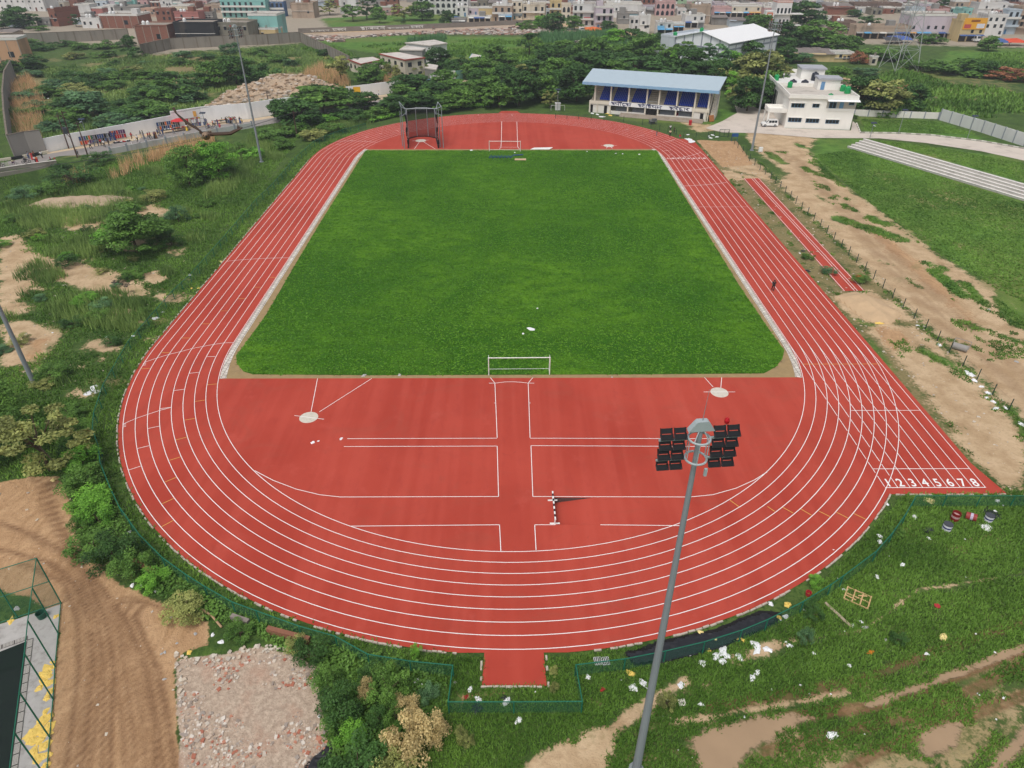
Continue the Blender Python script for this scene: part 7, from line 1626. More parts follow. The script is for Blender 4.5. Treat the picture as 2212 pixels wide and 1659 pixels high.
def stones_np(name, X, Y, Z, s0, s1, m, p=2.5, flat=.6):
 n = len(X); s = s0 + (s1 - s0) * RNG.uniform(0, 1, n) ** p; V = CB[None] * (1 + RNG.normal(0, .22, (n, 8, 3))) * s[:, None, None] * RNG.uniform([.6, .6, .35], [1.3, 1, .9], (n, 3))[:, None, :] * np.array([1, 1, flat])
 a = RNG.uniform(0, 6.28, n); c, q = np.cos(a)[:, None], np.sin(a)[:, None]; x, y = V[..., 0] * c - V[..., 1] * q, V[..., 0] * q + V[..., 1] * c
 V = np.stack([x + X[:, None], y + Y[:, None], V[..., 2] + (Z + s * .15)[:, None]], -1)
 return quads(name, V[:, CF, :].reshape(-1, 4, 3), np.repeat(RNG.uniform(0, .999, n), 6), m)
RUBP = D((384, 1432), (470, 1420), (560, 1402), (640, 1420), (684, 1446), (680, 1500), (708, 1590), (704, 1700), (398, 1700), (386, 1500))
X, Y = scatter([RUBP], 3400, [], lambda X, Y: vnoise(X, Y, 1.9) + vnoise(X, Y, .6) * .4 > .68); tag(link('rubble', stones_np('rubble', X, Y, relief(X, Y) - .03, .012, .14, RUBM, 6)), 'broken brick and concrete rubble spread on the pale ground at bottom left', 'rubble', kind='stuff')
edge_ = D((376, 1410), (400, 1420), (470, 1415), (560, 1390), (640, 1405), (560, 1412), (470, 1432), (402, 1440), (400, 1520), (392, 1520), (378, 1450))
X, Y = scatter([edge_], 190); tag(link('edge_stones', stones_np('edge_stones', X, Y, relief(X, Y), .04, .17, stonemat('pale_stone', [(206, 196, 180), (184, 172, 158), (196, 180, 160)]), 1.5, .8)), 'pale round stones along the edge of the rubble ground', 'stones', kind='stuff')
bk = [D((655, 78), (760, 80), (900, 70), (1100, 62), (1160, 52), (1200, 60), (1160, 76), (900, 74), (740, 84), (690, 88)), D((1230, 84), (1290, 78), (1345, 88), (1380, 92), (1300, 95), (1240, 92)), D((1160, 60), (1180, 56), (1180, 64), (1160, 66)), D((700, 80), (745, 82), (745, 90), (710, 92))]
X, Y = scatter(bk, 5200); tag(link('stone_bank', stones_np('stone_bank', X, Y, relief(X, Y), .25, 1.0, BANKM, 1.6, .8)), 'bank of dumped stones and rubbish between the dirt road and the green marsh', 'stones', kind='stuff')
X, Y = scatter([D((0, 400), (300, 400), (420, 560), (200, 830), (0, 860)), D((-20, 1040), (160, 1040), (180, 1200), (420, 1330), (380, 1500), (120, 1700), (130, 1330), (-20, 1270))], 1500); tag(link('loose_stones', stones_np('loose_stones', X, Y, relief(X, Y) - .04, .02, .13, MATS['pale_stone'], 4, .8)), 'small loose stones on the bare earth left of the track', 'stones', kind='stuff')
X, Y = scatter([D((1500, 300), (1640, 345), (1960, 650), (2230, 930), (2212, 1060), (2130, 1060), (1900, 800), (1760, 630), (1560, 400))], 900, [TRK_POLY], None); tag(link('loose_stones', stones_np('loose_stones', X, Y, relief(X, Y) - .03, .03, .14, MATS['pale_stone'], 3, .8)), 'small loose stones on the dusty ground right of the straight', 'stones', kind='stuff')
def mound(poly, h, name, label, m, n=46, nz=.35, stones_=0):
 P = [(p[0], p[1]) for p in poly]; xs = np.linspace(min(p[0] for p in P) - 1, max(p[0] for p in P) + 1, n); ys = np.linspace(min(p[1] for p in P) - 1, max(p[1] for p in P) + 1, n)
 X, Y = np.meshgrid(xs, ys); sd = poly_sd(P, X, Y); mx = sd.max(); f = np.clip(sd / (mx * .8), 0, 1); Z = h * f ** .75 + nz * h * (vnoise(X, Y, 3) + .6 * vnoise(X, Y, 1.1) - .8) * (f > 0) * np.minimum(1, f * 3)
 Z = np.where(f > 0, Z, -.3); idx = np.arange(n * n).reshape(n, n); Fq = np.stack([idx[:-1, :-1], idx[:-1, 1:], idx[1:, 1:], idx[1:, :-1]], -1).reshape(-1, 4)
 keep = (f.ravel()[Fq] > 0).any(1); me_ = bpy.data.meshes.new(name); o3 = np.array([P[0][0], P[0][1], 0]); me_.from_pydata([tuple(v - o3) for v in np.stack([X, Y, Z], -1).reshape(-1, 3)], [], [tuple(int(i) for i in q) for q in Fq[keep]])
 bm = bmesh.new(); bm.from_mesh(me_); bmesh.ops.delete(bm, geom=[v for v in bm.verts if not v.link_faces], context='VERTS'); bm.to_mesh(me_); bm.free(); me_.materials.append(m)
 root = empty(name, (P[0][0], P[0][1], 0)); link(name + '_body', me_, root); tag(root, label, 'mound')
 if stones_:
  sx, sy = scatter([poly], stones_); sdd = poly_sd(P, sx, sy); ff = np.clip(sdd / (mx * .8), 0, 1); sz = h * ff ** .75 + nz * h * (vnoise(sx, sy, 3) + .6 * vnoise(sx, sy, 1.1) - .8) * np.minimum(1, ff * 3)
  s_ = link('loose_rubble', stones_np('loose_rubble', sx - P[0][0], sy - P[0][1], sz, .08, .75, HEAPM, 3), root); s_['kind'] = 'stuff'
 return root
mound(D((440, 236), (478, 208), (540, 186), (620, 172), (690, 176), (735, 190), (690, 205), (620, 215), (550, 226), (480, 240)), 3.9, 'rubble_mound', 'large heap of earth and broken concrete behind the white roadside wall', mat('heap_earth', (180, 158, 134), .95, .3, .35, dirt=.3, b=.5), 60, .3, 1500)
mound(D((1800, 640), (1845, 630), (1900, 648), (1950, 680), (1925, 702), (1870, 694)), .9, 'sand_heap', 'low heap of pale sand at the near end of the jump runway', mat('heap_sand', (194, 166, 132), .95, .15, 1, b=.4), 40, .35)
mound(D((50, 445), (120, 432), (250, 424), (300, 430), (250, 446), (120, 452)), 1.2, 'earth_bank', 'low brown earth bank among the weeds left of the track', MATS['heap_earth'], 40, .4)
def sheet(poly, name, label, m, amp=.12, n=40, cat='sheet', sc_=.7):
 P = [(p[0], p[1]) for p in poly]; xs = np.linspace(min(p[0] for p in P), max(p[0] for p in P), n * 2); ys = np.linspace(min(p[1] for p in P), max(p[1] for p in P), n); X, Y = np.meshgrid(xs, ys); sd = poly_sd(P, X, Y) + (vnoise(X, Y, .8) - .5) * .5
 Z = .03 + amp * (vnoise(X * 1.4, Y, sc_) * 1.0 + vnoise(X, Y * 2, .3) * .5) ; idx = np.arange(X.size).reshape(X.shape); Fq = np.stack([idx[:-1, :-1], idx[:-1, 1:], idx[1:, 1:], idx[1:, :-1]], -1).reshape(-1, 4); keep = (sd.ravel()[Fq] > 0).all(1)
 me_ = bpy.data.meshes.new(name); me_.from_pydata([tuple(v) for v in np.stack([X, Y, Z], -1).reshape(-1, 3)], [], [tuple(int(i) for i in q) for q in Fq[keep]]); bm = bmesh.new(); bm.from_mesh(me_); bmesh.ops.delete(bm, geom=[v for v in bm.verts if not v.link_faces], context='VERTS'); bm.to_mesh(me_); bm.free(); me_.materials.append(m)
 return tag(link(name, me_), label, cat)
SHM = mat('black_sheet', (38, 38, 42), .3, .5, 2, spec=.5)
sheet(D((1350, 1412), (1420, 1392), (1540, 1368), (1636, 1326), (1680, 1330), (1672, 1346), (1560, 1398), (1440, 1428), (1372, 1436)), 'plastic_sheet', 'long crumpled black plastic sheet between the near bend and the green fence', SHM, cat='plastic sheet')
sheet(D((655, 1665), (690, 1632), (712, 1606), (720, 1640), (706, 1680), (640, 1690)), 'plastic_sheet', 'black plastic sheet at the corner of the rubble ground', SHM, cat='plastic sheet')
sheet(D((1478, 300), (1492, 299), (1503, 308), (1492, 311)), 'ground_sheet', 'white folded sheet lying on the red corner of the far straight', mat('white_plastic', (236, 236, 238), .5, .06, 3), .1, 14, 'sheet')
# litter: every piece an object
LIT = {'white': mat('bag_white', (236, 236, 238), .5, .1, 5), 'yellow': mat('sack_yellow', (234, 200, 104), .6, .12, 4), 'grey': mat('bag_grey', (176, 174, 172), .6, .15, 4), 'black': mat('bag_black', (36, 36, 42), .35, .4, 4, spec=.5), 'red': mat('bag_red', (160, 44, 44), .6, .15, 4), 'orange': mat('bag_orange', (208, 124, 40), .7, .15, 4), 'paleyellow': mat('sack_pale', (240, 218, 150), .6, .08, 4)}
_lm = []
def crumple(seed):
 r = random.Random(seed); n, k = 9, 5; vs = [(r.uniform(-.05, .05), r.uniform(-.05, .05), .3)]; fs = []
 ang = [2 * pi * i / n + r.uniform(-.2, .2) for i in range(n)]; ro = [r.uniform(.55, 1.2) for _ in range(n)]
 for j in range(1, k + 1):
  for i in range(n):
   q = j / k; rr_ = ro[i] * q * r.uniform(.85, 1.15); vs.append((rr_ * math.cos(ang[i]) * .6, rr_ * math.sin(ang[i]) * .45, (1 - q) * .32 + r.uniform(.0, .17) if j < k else .01))
 for i in range(n): fs.append((0, 1 + i, 1 + (i + 1) % n))
 for j in range(k - 1):
  for i in range(n): a = 1 + j * n; fs.append((a + i, a + n + i, a + n + (i + 1) % n, a + (i + 1) % n))
 return vs, fs
for s_ in range(7):
 v_, f_ = crumple(s_ + 3); _lm.append(MB().add(v_, f_))
_lmesh = {}
def litter(u, v, wpx, col, label, name='plastic_bag', cat='bag', group=None, z=0.0):
 g = G(u, v); d = (g - Vector((CX, CY, CZ))).length; sz = wpx * d / FP; k = (random.randrange(7), col)
 if k not in _lmesh: _lmesh[k] = _lm[k[0]].mesh(name, LIT[col])
 zz = float(relief(np.array([g.x]), np.array([g.y]))[0])
 o = link(name, _lmesh[k], None, (g.x, g.y, max(zz, -.1) + z - .01), random.uniform(0, 6.28)); o.scale = (sz * .86, sz * .86, min(sz, .7) * .55); tag(o, label, cat, group); return o
def lot(ox, oy, s, items, col, lab, name='plastic_bag', cat='bag', group=None):
 for (x, y, w_) in items: litter(ox + s * x, oy + s * y, w_ * s, col, lab, name, cat, group)
q = .25
lot(1106, 1244, q, [(1130, 925, 100), (1040, 965, 110), (660, 875, 70), (1535, 675, 70)], 'white', 'white crumpled plastic bag on the grass left of the near mast pole', group='white bags by the near mast')
lot(1106, 1244, q, [(1640, 750, 90), (1770, 690, 90), (1820, 650, 130), (1820, 735, 85), (1860, 690, 80), (1960, 695, 85), (2090, 590, 110), (2120, 645, 90), (2200, 635, 80), (1985, 720, 40)], 'white', 'white plastic bag in the litter outside the fence right of the near mast', group='white litter outside the near right fence')
lot(1106, 1244, q, [(1460, 945, 70), (2080, 880, 85), (2125, 830, 60), (1625, 1110, 60)], 'white', 'white torn bag on the bare patches right of the near mast', group='white bags on the bare patches')
lot(1106, 1244, q, [(60, 1245, 80), (205, 1000, 22)], 'white', 'white rag at the near fence below the entrance ramp', group='white rags below the entrance')
lot(1106, 1244, q, [(1030, 842, 85)], 'yellow', 'yellow sack on the grass left of the near mast pole', 'yellow_sack', 'sack')
lot(1106, 1244, q, [(1700, 637, 55), (1950, 542, 34), (1990, 550, 50)], 'yellow', 'yellow sack in the litter outside the near right fence', 'yellow_sack', 'sack', 'yellow sacks outside the near right fence')
lot(1106, 1244, q, [(1635, 492, 70), (1760, 548, 60)], 'paleyellow', 'pale yellow sack lying on the black plastic sheet', 'yellow_sack', 'sack', 'sacks on the black sheet')
lot(1106, 1244, q, [(775, 988, 60)], 'red', 'dark red and white packet on the grass right of the entrance', 'packet', 'packet')
lot(1659, 1244, q, [(170, 252, 80), (95, 358, 55)], 'yellow', 'yellow sack against the green fence right of the black sheet', 'yellow_sack', 'sack', 'yellow sacks by the right fence')
lot(1659, 1244, q, [(1515, 530, 85)], 'paleyellow', 'pale yellow cloth alone on the wide right lawn', 'yellow_cloth', 'cloth')
lot(1659, 1244, q, [(25, 242, 50), (155, 347, 60), (305, 292, 30), (660, 118, 50)], 'white', 'white litter against the green fence at right', group='white litter along the right fence')
lot(1659, 1244, q, [(945, 12, 50), (735, 428, 40), (805, 397, 45)], 'white', 'white scrap on the right lawn near the wooden pallet', group='scraps near the pallet')
lot(1659, 1244, q, [(185, 602, 60), (15, 640, 60), (395, 667, 40), (155, 570, 30)], 'white', 'white bag on the stony bare patch outside the right fence', group='bags on the stony patch')
lot(1659, 1244, q, [(840, 445, 60), (1020, 552, 34)], 'grey', 'grey stone-like scrap beside the worn footpath on the right lawn', 'scrap', 'scrap', 'grey scraps by the footpath')
lot(1659, 1244, q, [(1375, 675, 44), (700, 772, 50)], 'white', 'white scrap on the grass above the muddy ruts', group='scraps above the ruts')
lot(1659, 1244, q, [(550, 1378, 100)], 'white', 'long white bag between the muddy pools at bottom right')
lot(1659, 1244, q, [(890, 657, 66)], 'orange', 'flat orange-brown scrap on the right lawn', 'scrap', 'scrap')
q2 = (1659, 829.5, .25)
lot(*q2, [(1400, 1008, 95)], 'paleyellow', 'pale yellow sack behind the green fence below the lane numbers', 'yellow_sack', 'sack')
lot(*q2, [(1265, 1148, 60), (1390, 1332, 36), (1165, 1560, 60), (1985, 1012, 55), (1960, 1100, 50)], 'white', 'white bag on the grass below the numbered lanes', group='white bags below the numbered lanes')
lot(*q2, [(970, 1365, 66), (970, 1318, 60), (1025, 1038, 44), (940, 1652, 34)], 'white', 'white bag between the right bend and the green fence', group='white bags inside the right fence')
lot(*q2, [(1930, 1120, 150), (1400, 1260, 130)], 'black', 'black plastic bag heaped by the paint drums', group='black bags by the drums')
lot(*q2, [(1885, 1238, 100)], 'white', 'rolled white sheet beside the paint drums', 'rolled_sheet', 'sheet')
lot(*q2, [(1840, 22, 40), (1900, 78, 62), (1890, 118, 42), (1945, 152, 46), (1970, 210, 62), (2055, 208, 40), (2190, 348, 62)], 'white', 'white bag along the wire fence at the right edge', group='white bags along the wire fence')
q3 = (1659, 460.8, .25)
lot(*q3, [(1480, 1138, 42), (1720, 1370, 50), (1750, 1392, 70), (1780, 1442, 52), (1840, 1497, 42), (1290, 970, 36)], 'white', 'white bag at the foot of the wire fence beside the straight', group='white bags at the wire fence foot')
lot(*q3, [(965, 948, 72)], 'yellow', 'yellow sack beside the sand heap', 'yellow_sack', 'sack')
lot(*q3, [(1035, 942, 52)], 'white', 'white sack beside the sand heap')
lot(*q3, [(1910, 832, 32), (2145, 1282, 38)], 'grey', 'pale stone on the sandy track at right', 'stone', 'stone', 'pale stones on the sandy track')
lot(*q3, [(300, 326, 46), (340, 495, 56)], 'black', 'dark rag between the straight and the jump runway', 'rag', 'rag', 'dark rags by the runway')
lot(*q3, [(275, 345, 24), (375, 388, 30), (435, 592, 18)], 'white', 'white scrap between the straight and the jump runway', 'scrap', 'scrap', 'white scraps by the runway')
q4 = (0, 518.4, .25)
lot(*q4, [(1905, 187, 48)], 'paleyellow', 'pale yellow sack on the outer edge of the left straight', 'yellow_sack', 'sack')
lot(*q4, [(1655, 417, 26), (1718, 417, 36)], 'yellow', 'small yellow scrap at the outer edge of the left straight', 'scrap', 'scrap', 'yellow scraps by the left straight')
lot(*q4, [(810, 1278, 110), (760, 1327, 76), (850, 1302, 80)], 'white', 'stuffed white sack in the weeds outside the left fence', 'stuffed_sack', 'sack', 'stuffed white sacks outside the left fence')
lot(*q4, [(1408, 624, 36), (1340, 677, 60), (1640, 302, 40), (1150, 830, 40)], 'white', 'white scrap along the left fence', 'scrap', 'scrap', 'white scraps along the left fence')
lot(*q4, [(450, 795, 20), (220, 810, 18), (115, 945, 20), (20, 915, 22), (920, 840, 20)], 'white', 'small white scrap on the bare ground at left', 'scrap', 'scrap', 'white scraps on the bare ground')
litter(115.5, 1036, 16, 'paleyellow', 'square yellow cloth on the worked earth under the bushes', 'yellow_cloth', 'cloth'); litter(280, 1148, 8, 'white', 'white scrap outside the left fence above the bushes', 'scrap', 'scrap')
q5 = (0, 1186.6, .2848)
lot(*q5, [(85, 547, 76), (427, 512, 52)], 'yellow', 'single yellow sack at the corner of the pool deck', 'yellow_sack', 'sack', 'yellow sacks at the pool corner')
lot(*q5, [(380, 900, 95), (350, 950, 110), (370, 1012, 100), (305, 1050, 86), (385, 1077, 70), (360, 1127, 78), (330, 1000, 80), (395, 860, 50), (380, 960, 60)], 'yellow', 'yellow sack in the upper pile between pool and fence', 'yellow_sack', 'sack', 'upper pile of yellow sacks')
lot(*q5, [(345, 1242, 66), (330, 1302, 130), (260, 1392, 140), (330, 1392, 110), (240, 1462, 105), (330, 1502, 120), (350, 1562, 98), (290, 1592, 108), (345, 1642, 70), (290, 1340, 80), (370, 1350, 90), (265, 1540, 90), (300, 1450, 90), (375, 1270, 60)], 'yellow', 'yellow sack in the lower pile between pool and fence', 'yellow_sack', 'sack', 'lower pile of yellow sacks')
lot(*q5, [(1005, 277, 42), (1078, 272, 28), (1185, 312, 42)], 'white', 'white scrap under the bushes beside the worked earth', 'scrap', 'scrap', 'white scraps under the bushes')
lot(*q5, [(1612, 650, 36), (1670, 705, 54), (1835, 527, 42)], 'white', 'white scrap in the creepers above the rubble', 'scrap', 'scrap', 'white scraps above the rubble')
lot(*q5, [(1435, 780, 44)], 'yellow', 'yellow scrap at the top edge of the rubble', 'scrap', 'scrap')
lot(*q5, [(1340, 712, 26), (1252, 782, 28), (1222, 795, 24), (1246, 985, 30), (1480, 640, 34), (125, 448, 44)], 'grey', 'pale boulder on the worked earth at bottom left', 'boulder', 'stone', 'boulders on the worked earth')
q6 = (553, 1244, .25)
lot(*q6, [(1385, 908, 66), (1445, 932, 54)], 'white', 'white bag in the weeds left of the entrance', group='white bags left of the entrance')
lot(*q6, [(1720, 922, 46)], 'grey', 'grey slab leaning by the entrance fence', 'slab', 'slab')
lot(*q6, [(1850, 982, 64), (1925, 1066, 74), (2165, 1078, 94)], 'white', 'white sheet scrap at the foot of the entrance ramp', 'scrap', 'scrap', 'white scraps below the ramp')
lot(*q6, [(1910, 1140, 120), (2150, 1062, 96)], 'black', 'black bag at the foot of the entrance ramp', group='black bags below the ramp')
lot(*q6, [(1815, 1042, 50)], 'red', 'dark red can at the foot of the entrance ramp', 'can', 'can'); lot(*q6, [(690, 1562, 52)], 'yellow', 'yellow rag by the black sheet corner', 'rag', 'rag'); lot(*q6, [(545, 1213, 30)], 'white', 'white scrap on the right side of the rubble', 'scrap', 'scrap')
for u, v, w_, l_ in ((1148, 712, 20, 'white board lying on the near half of the pitch'), (1130, 722, 8, 'small pale brick near the board on the pitch'), (1161, 667, 7, 'small white scrap in the middle of the pitch')): litter(u, v, w_, 'white', l_, 'board' if w_ > 15 else 'scrap', 'board' if w_ > 15 else 'scrap', z=.08)
for u, v, w_ in ((737, 949, 10), (676, 956, 11), (688, 953, 6)): litter(u, v, w_, 'white', 'white paper scrap on the red area left of the runway', 'paper_scrap', 'paper', 'paper scraps on the red area', z=.03)
for u, v, w_ in ((787, 811, 14), (863, 810, 10), (1322, 815, 6)): litter(u, v, w_, 'grey', 'pale brick on the soil edge of the pitch beside the near goal', 'brick', 'brick', 'bricks by the near goal', z=.02)
for u, v, w_ in ((1018, 325, 8), (1112, 330, 6), (1345, 333, 5), (1330, 332, 5), (1268, 328, 5), (1381, 334, 6)): litter(u, v, w_, 'white', 'white scrap at the far edge of the pitch', 'scrap', 'scrap', 'white scraps at the far edge', z=.06)
_lr = random.Random(8)
for k in range(60):
 u, v = _lr.uniform(1250, 2200), _lr.uniform(1090, 1640)
 if v < 1060 + abs(u - 1960) * .65 and u < 1960: continue
 litter(u, v, _lr.uniform(3, 6), 'white', 'tiny white paper scrap on the near right lawn', 'paper_scrap', 'paper', 'paper scraps on the near right lawn')
for k in range(46):
 u, v = _lr.uniform(60, 700), _lr.uniform(125, 245)
 litter(u, v, _lr.uniform(3, 8), 'white', 'white rubbish scattered over the walled scrub plot', 'rubbish_bag', 'rubbish', 'rubbish in the walled plot')
for u, v, w_, c_ in ((1312, 245, 14, 'yellow'), (1318, 249, 12, 'yellow'), (1401, 256, 6, 'yellow'), (1290, 247, 12, 'white'), (1302, 252, 16, 'white'), (1280, 245, 12, 'white'), (1332, 249, 14, 'black')): litter(u, v, w_, c_, {'yellow': 'yellow sack', 'white': 'white bag', 'black': 'black bag'}[c_] + ' among the building waste before the grandstand', {'yellow': 'yellow_sack'}.get(c_, 'plastic_bag'), 'bag', 'waste before the grandstand')
for u, v, w_ in ((1531, 294, 8), (1540, 292, 12), (1548, 296, 10), (1535, 298, 9), (1486, 291, 9)): litter(u, v, w_, 'white', 'white bag behind the wire fence at the far bend', 'plastic_bag', 'bag', 'bags at the far bend fence')
def drum(u, v, r, h, col, band, label, tip=None, name='paint_drum', lid=None):
 g = G(u, v); o = empty(name, (g.x, g.y, 0), .4); q = MB(); q.lathe([(r, 0), (r, h * .3), (r * 1.03, h * .33), (r, h * .36), (r, h * .7), (r * 1.03, h * .72), (r, h * .75), (r, h), (r * .92, h), (r * .92, h * .3)], n=18); q.build('drum_body', mat('drum' + str(col), col, .5, .15, 3), o)
 b = MB(); b.lathe([(r * 1.012, h * .4), (r * 1.012, h * .66)], n=18); b.build('label_band', mat('band' + str(band), band, .6, .3, 6), o)
 if lid: MB().lathe([(r * 1.05, h + .003), (r * 1.05, h + .05), (r * .9, h + .06)], n=18).build('lid', mat('drum_lid', lid, .5), o)
 if tip: o.rotation_euler = tip; o.location.z = r * .95
 tag(o, label, 'drum', 'paint drums on the right lawn'); return o
drum(2061, 1122, .36, .85, (130, 32, 32), (186, 150, 150), 'open dark red paint drum standing on the right lawn')
drum(2084, 1118, .34, .85, (150, 60, 56), (190, 176, 196), 'red and white paint drum lying on its side against the upright drum', (math.radians(84), 0, math.radians(55)))
drum(2044, 1143, .38, .62, (214, 214, 220), (50, 60, 110), 'white drum with a dark lid and blue foot on the right lawn', None, 'paint_drum', (70, 72, 78))
drum(2134, 1124, .36, .62, (214, 214, 220), (50, 60, 110), 'white drum half covered by a black bag on the right lawn', None, 'paint_drum', (70, 72, 78))
def simple(name, label, cat, mb, m, u, v, rz=0, z=0, group=None):
 g = G(u, v); o = mb.build(name, m, None, (g.x, g.y, z), rz); return tag(o, label, cat, group)
WOODP = mat('pale_wood', (206, 170, 124), .8, .15, 3)
p = MB()
for k in range(3): p.box((0, -.7 + .7 * k, .05), (1.9, .1, .08))
for k in range(4): p.box((-.9 + .6 * k, 0, .11), (.1, 1.5, .04))
p.box((.3, .35, .135), (.7, .1, .03), .5); p.box((-.5, -.35, .135), (.9, .1, .03), -.1)
simple('wooden_pallet', 'broken pale wooden pallet frame on the right lawn', 'pallet', p, WOODP, 1852, 1292, -.6)
simple('plank', 'long pale weathered plank on the grass left of the pallet', 'plank', MB().box((0, 0, .05), (2.6, .22, .08)), mat('grey_wood', (170, 156, 132), .9, .2, 3), 1810, 1328, -1.1)
for du, lab in ((0, 'left of the two white slotted crates outside the near fence'), (17, 'right of the two white slotted crates outside the near fence')):
 p = MB(); p.box((0, 0, .05), (.55, .65, .1))
 for k in range(4): p.box((-.2 + .13 * k, 0, .12), (.06, .55, .03), slot=1)
 simple('slotted_crate', lab, 'crate', p, [mat('crate_white', (216, 216, 218), .6, .08, 3), DARK], 1291 + du, 1429, .1, 0, 'white crates by the near fence')
simple('tile', 'square white tile with a hole on the bare patch right of the near mast', 'tile', MB().box((0, 0, .03), (.5, .5, .05)).lathe([(.05, .057), (.05, .06)], n=8, slot=1), [mat('tile_white', (232, 226, 214), .6, .05, 3), DARK], 1473, 1518, .1)
p = MB(); p.tube((-.85, 0, .42), (.85, 0, .42), .42, n=18); p.tube((-.9, 0, .42), (.9, 0, .42), .05); p.path([(-.92, 0, .42), (-.92, 1.3, .9), (.92, 1.3, .9), (.92, 0, .42)], .035)
simple('lawn_roller', 'grey concrete lawn roller with a pipe frame beside the wire fence', 'roller', p, mat('roller_concrete', (150, 146, 142), .85, .15, 2), 2072, 756, -.7)
p = MB(); p.lathe([(.55, 0), (.62, .3), (.58, .3), (.5, .06)], n=18); simple('shallow_tub', 'orange shallow tub on the grass beside the jump runway', 'tub', p, mat('tub_orange', (206, 92, 50), .6, .1, 3), 1856, 601)
p = MB(); p.lathe([(.2, 0), (.24, .1), (.21, .1)], n=16); simple('basin', 'small red basin on the right lawn beyond the worn footpath', 'basin', p, mat('basin_red', (176, 50, 56), .5, .1, 3), 2024, 1310)
p = MB(); p.lathe([(.2, 0), (.24, .4), (.21, .4), (.19, .1)], n=16); simple('bucket', 'red bucket tipped by the green fence right of the black sheet', 'bucket', p, mat('basin_red', (176, 50, 56)), 1745, 1286)
p = MB(); p.lathe([(.3, 0), (.36, .55), (.32, .55), (.28, .1)], n=16); simple('bucket', 'dark green bucket at the corner of the pool deck', 'bucket', p, mat('bucket_green', (40, 84, 70), .5, .1, 3), 92, 1334, 0, .05)
BRK = mat('brick_slab', (140, 96, 76), .95, .25, 4)
simple('brick_fragment', 'tilted slab of old brick wall in the creepers above the worked earth', 'wall fragment', MB().box((0, 0, .45), (2.3, .4, .9), rx=.5), BRK, 318, 1232, -.5)
simple('brick_fragment', 'low brick wall stub behind the green fence above the rubble', 'wall fragment', MB().box((0, 0, .3), (3.6, .35, .7)), BRK, 625, 1378, -.28)
simple('brick_fragment', 'short broken wall stub below the green fence left of the rubble', 'wall fragment', MB().box((0, 0, .2), (1.6, .35, .5)), mat('grey_slab', (140, 130, 122), .95, .2, 3), 520, 1342, -.35)
t = MB(); t.path([(0, 0, .15), (1.6, -.8, .2), (2.8, -1.7, .12)], .09); t.path([(0, 0, .15), (-1, .5, .5), (-1.8, .6, .7)], .05); t.path([(0, 0, .15), (-.8, -.2, .5), (-1.7, -.5, .6)], .045); t.path([(-.3, .1, .25), (-.9, .9, .6)], .04)
simple('fallen_trunk', 'fallen pale branch with dead limbs beside the green fence at left', 'fallen branch', t, mat('pale_bark', (176, 144, 112), .9, .15, 4), 427, 1312, -.1)
HB = mat('hurdle_blue', (40, 76, 130), .5, .15, 3)
p = MB()
for k in range(7):
 for z in (.12, .5): p.tube((-2.8 + .8 * k, -.3, z), (-2.2 + .8 * k, .35, z + .1), .05, n=5)
 p.tube((-2.8 + .8 * k, -.3, .0), (-2.8 + .8 * k, -.3, .55), .05, n=5); p.tube((-2.9 + .8 * k, .3, .05), (-2.0 + .8 * k, .3, .4), .06, n=5)
simple('hurdle_stack', 'heap of blue metal hurdles on the pitch before the far goal', 'hurdles', p, HB, 1083, 342, 0, .05)
p = MB()
for k in range(3): p.tube((-1.2, -.2 + .2 * k, .15), (1.2, -.1 + .2 * k, .25), .06, n=5)
simple('hurdle_stack', 'small heap of blue poles right of the blue hurdles', 'hurdles', p, HB, 1119, 337, 0, .05)
simple('take_off_board', 'long pale wooden board on the pitch right of the blue hurdles', 'board', MB().box((0, 0, .12), (2.6, .7, .2)), mat('pale_board', (226, 190, 160), .7, .1, 2), 1124, 346, 0, .05)
p = MB()
for k in range(5): p.box((-.4 + .2 * k, -.3 + .15 * k, .1 + .05 * k), (4.6, .2, .1), .02 * k)
simple('goal_pole_bundle', 'bundle of white poles at the far edge of the pitch right of the far goal', 'poles', p, WPAINT, 1170, 323, 0, .05)
for u, v, lab in ((1413.6, 248, 'red dustbin by the dark doorway of the grandstand'), (1462.7, 254, 'red dustbin on the front steps of the grandstand'), (1490.6, 270, 'brown-red dustbin on the grass before the grandstand')):
 p = MB(); p.lathe([(.38, 0), (.45, 1.1), (.47, 1.12), (.4, 1.25), (.1, 1.3)], n=14); simple('dustbin', lab, 'dustbin', p, mat('bin_red', (190, 44, 56), .5, .1, 3), u, v, 0, .02, 'red dustbins by the grandstand')
p = MB(); p.box((0, 0, .9), (2.0, 1.4, .08), rx=.2); p.box((0, .6, .45), (1.9, .1, .9)); p.box((-.9, -.5, .4), (.1, .1, .8)); p.box((.9, -.5, .4), (.1, .1, .8)); p.box((.3, 0, 1.15), (1.2, .8, .5), .4)
simple('covered_cart', 'grey covered cart heaped with cloth on the grass by the far bend', 'cart', p, mat('cart_grey', (98, 100, 98), .8, .3, 3), 1410, 268, .2)
p = MB(); p.box((0, 0, 1.5), (1.5, .5, .7)); p.tube((-.7, 0, 0), (-.7, 0, 1.3), .05); p.tube((.7, 0, 0), (.7, 0, 1.3), .05)
simple('control_cabinet', 'blue cabinet on legs at the corner of the wire fence', 'cabinet', p, mat('cab_blue', (40, 84, 140), .5, .1, 3), 1586, 305, .1)
p = MB(); p.box((0, 0, .7), (.9, .5, 1.0)); p.box((-.3, 0, .1), (.1, .3, .2)); p.box((.3, 0, .1), (.1, .3, .2)); simple('control_cabinet', 'white electric cabinet on the sand right of the floodlight mast', 'cabinet', p, WPAINT, 1642, 329, 0)
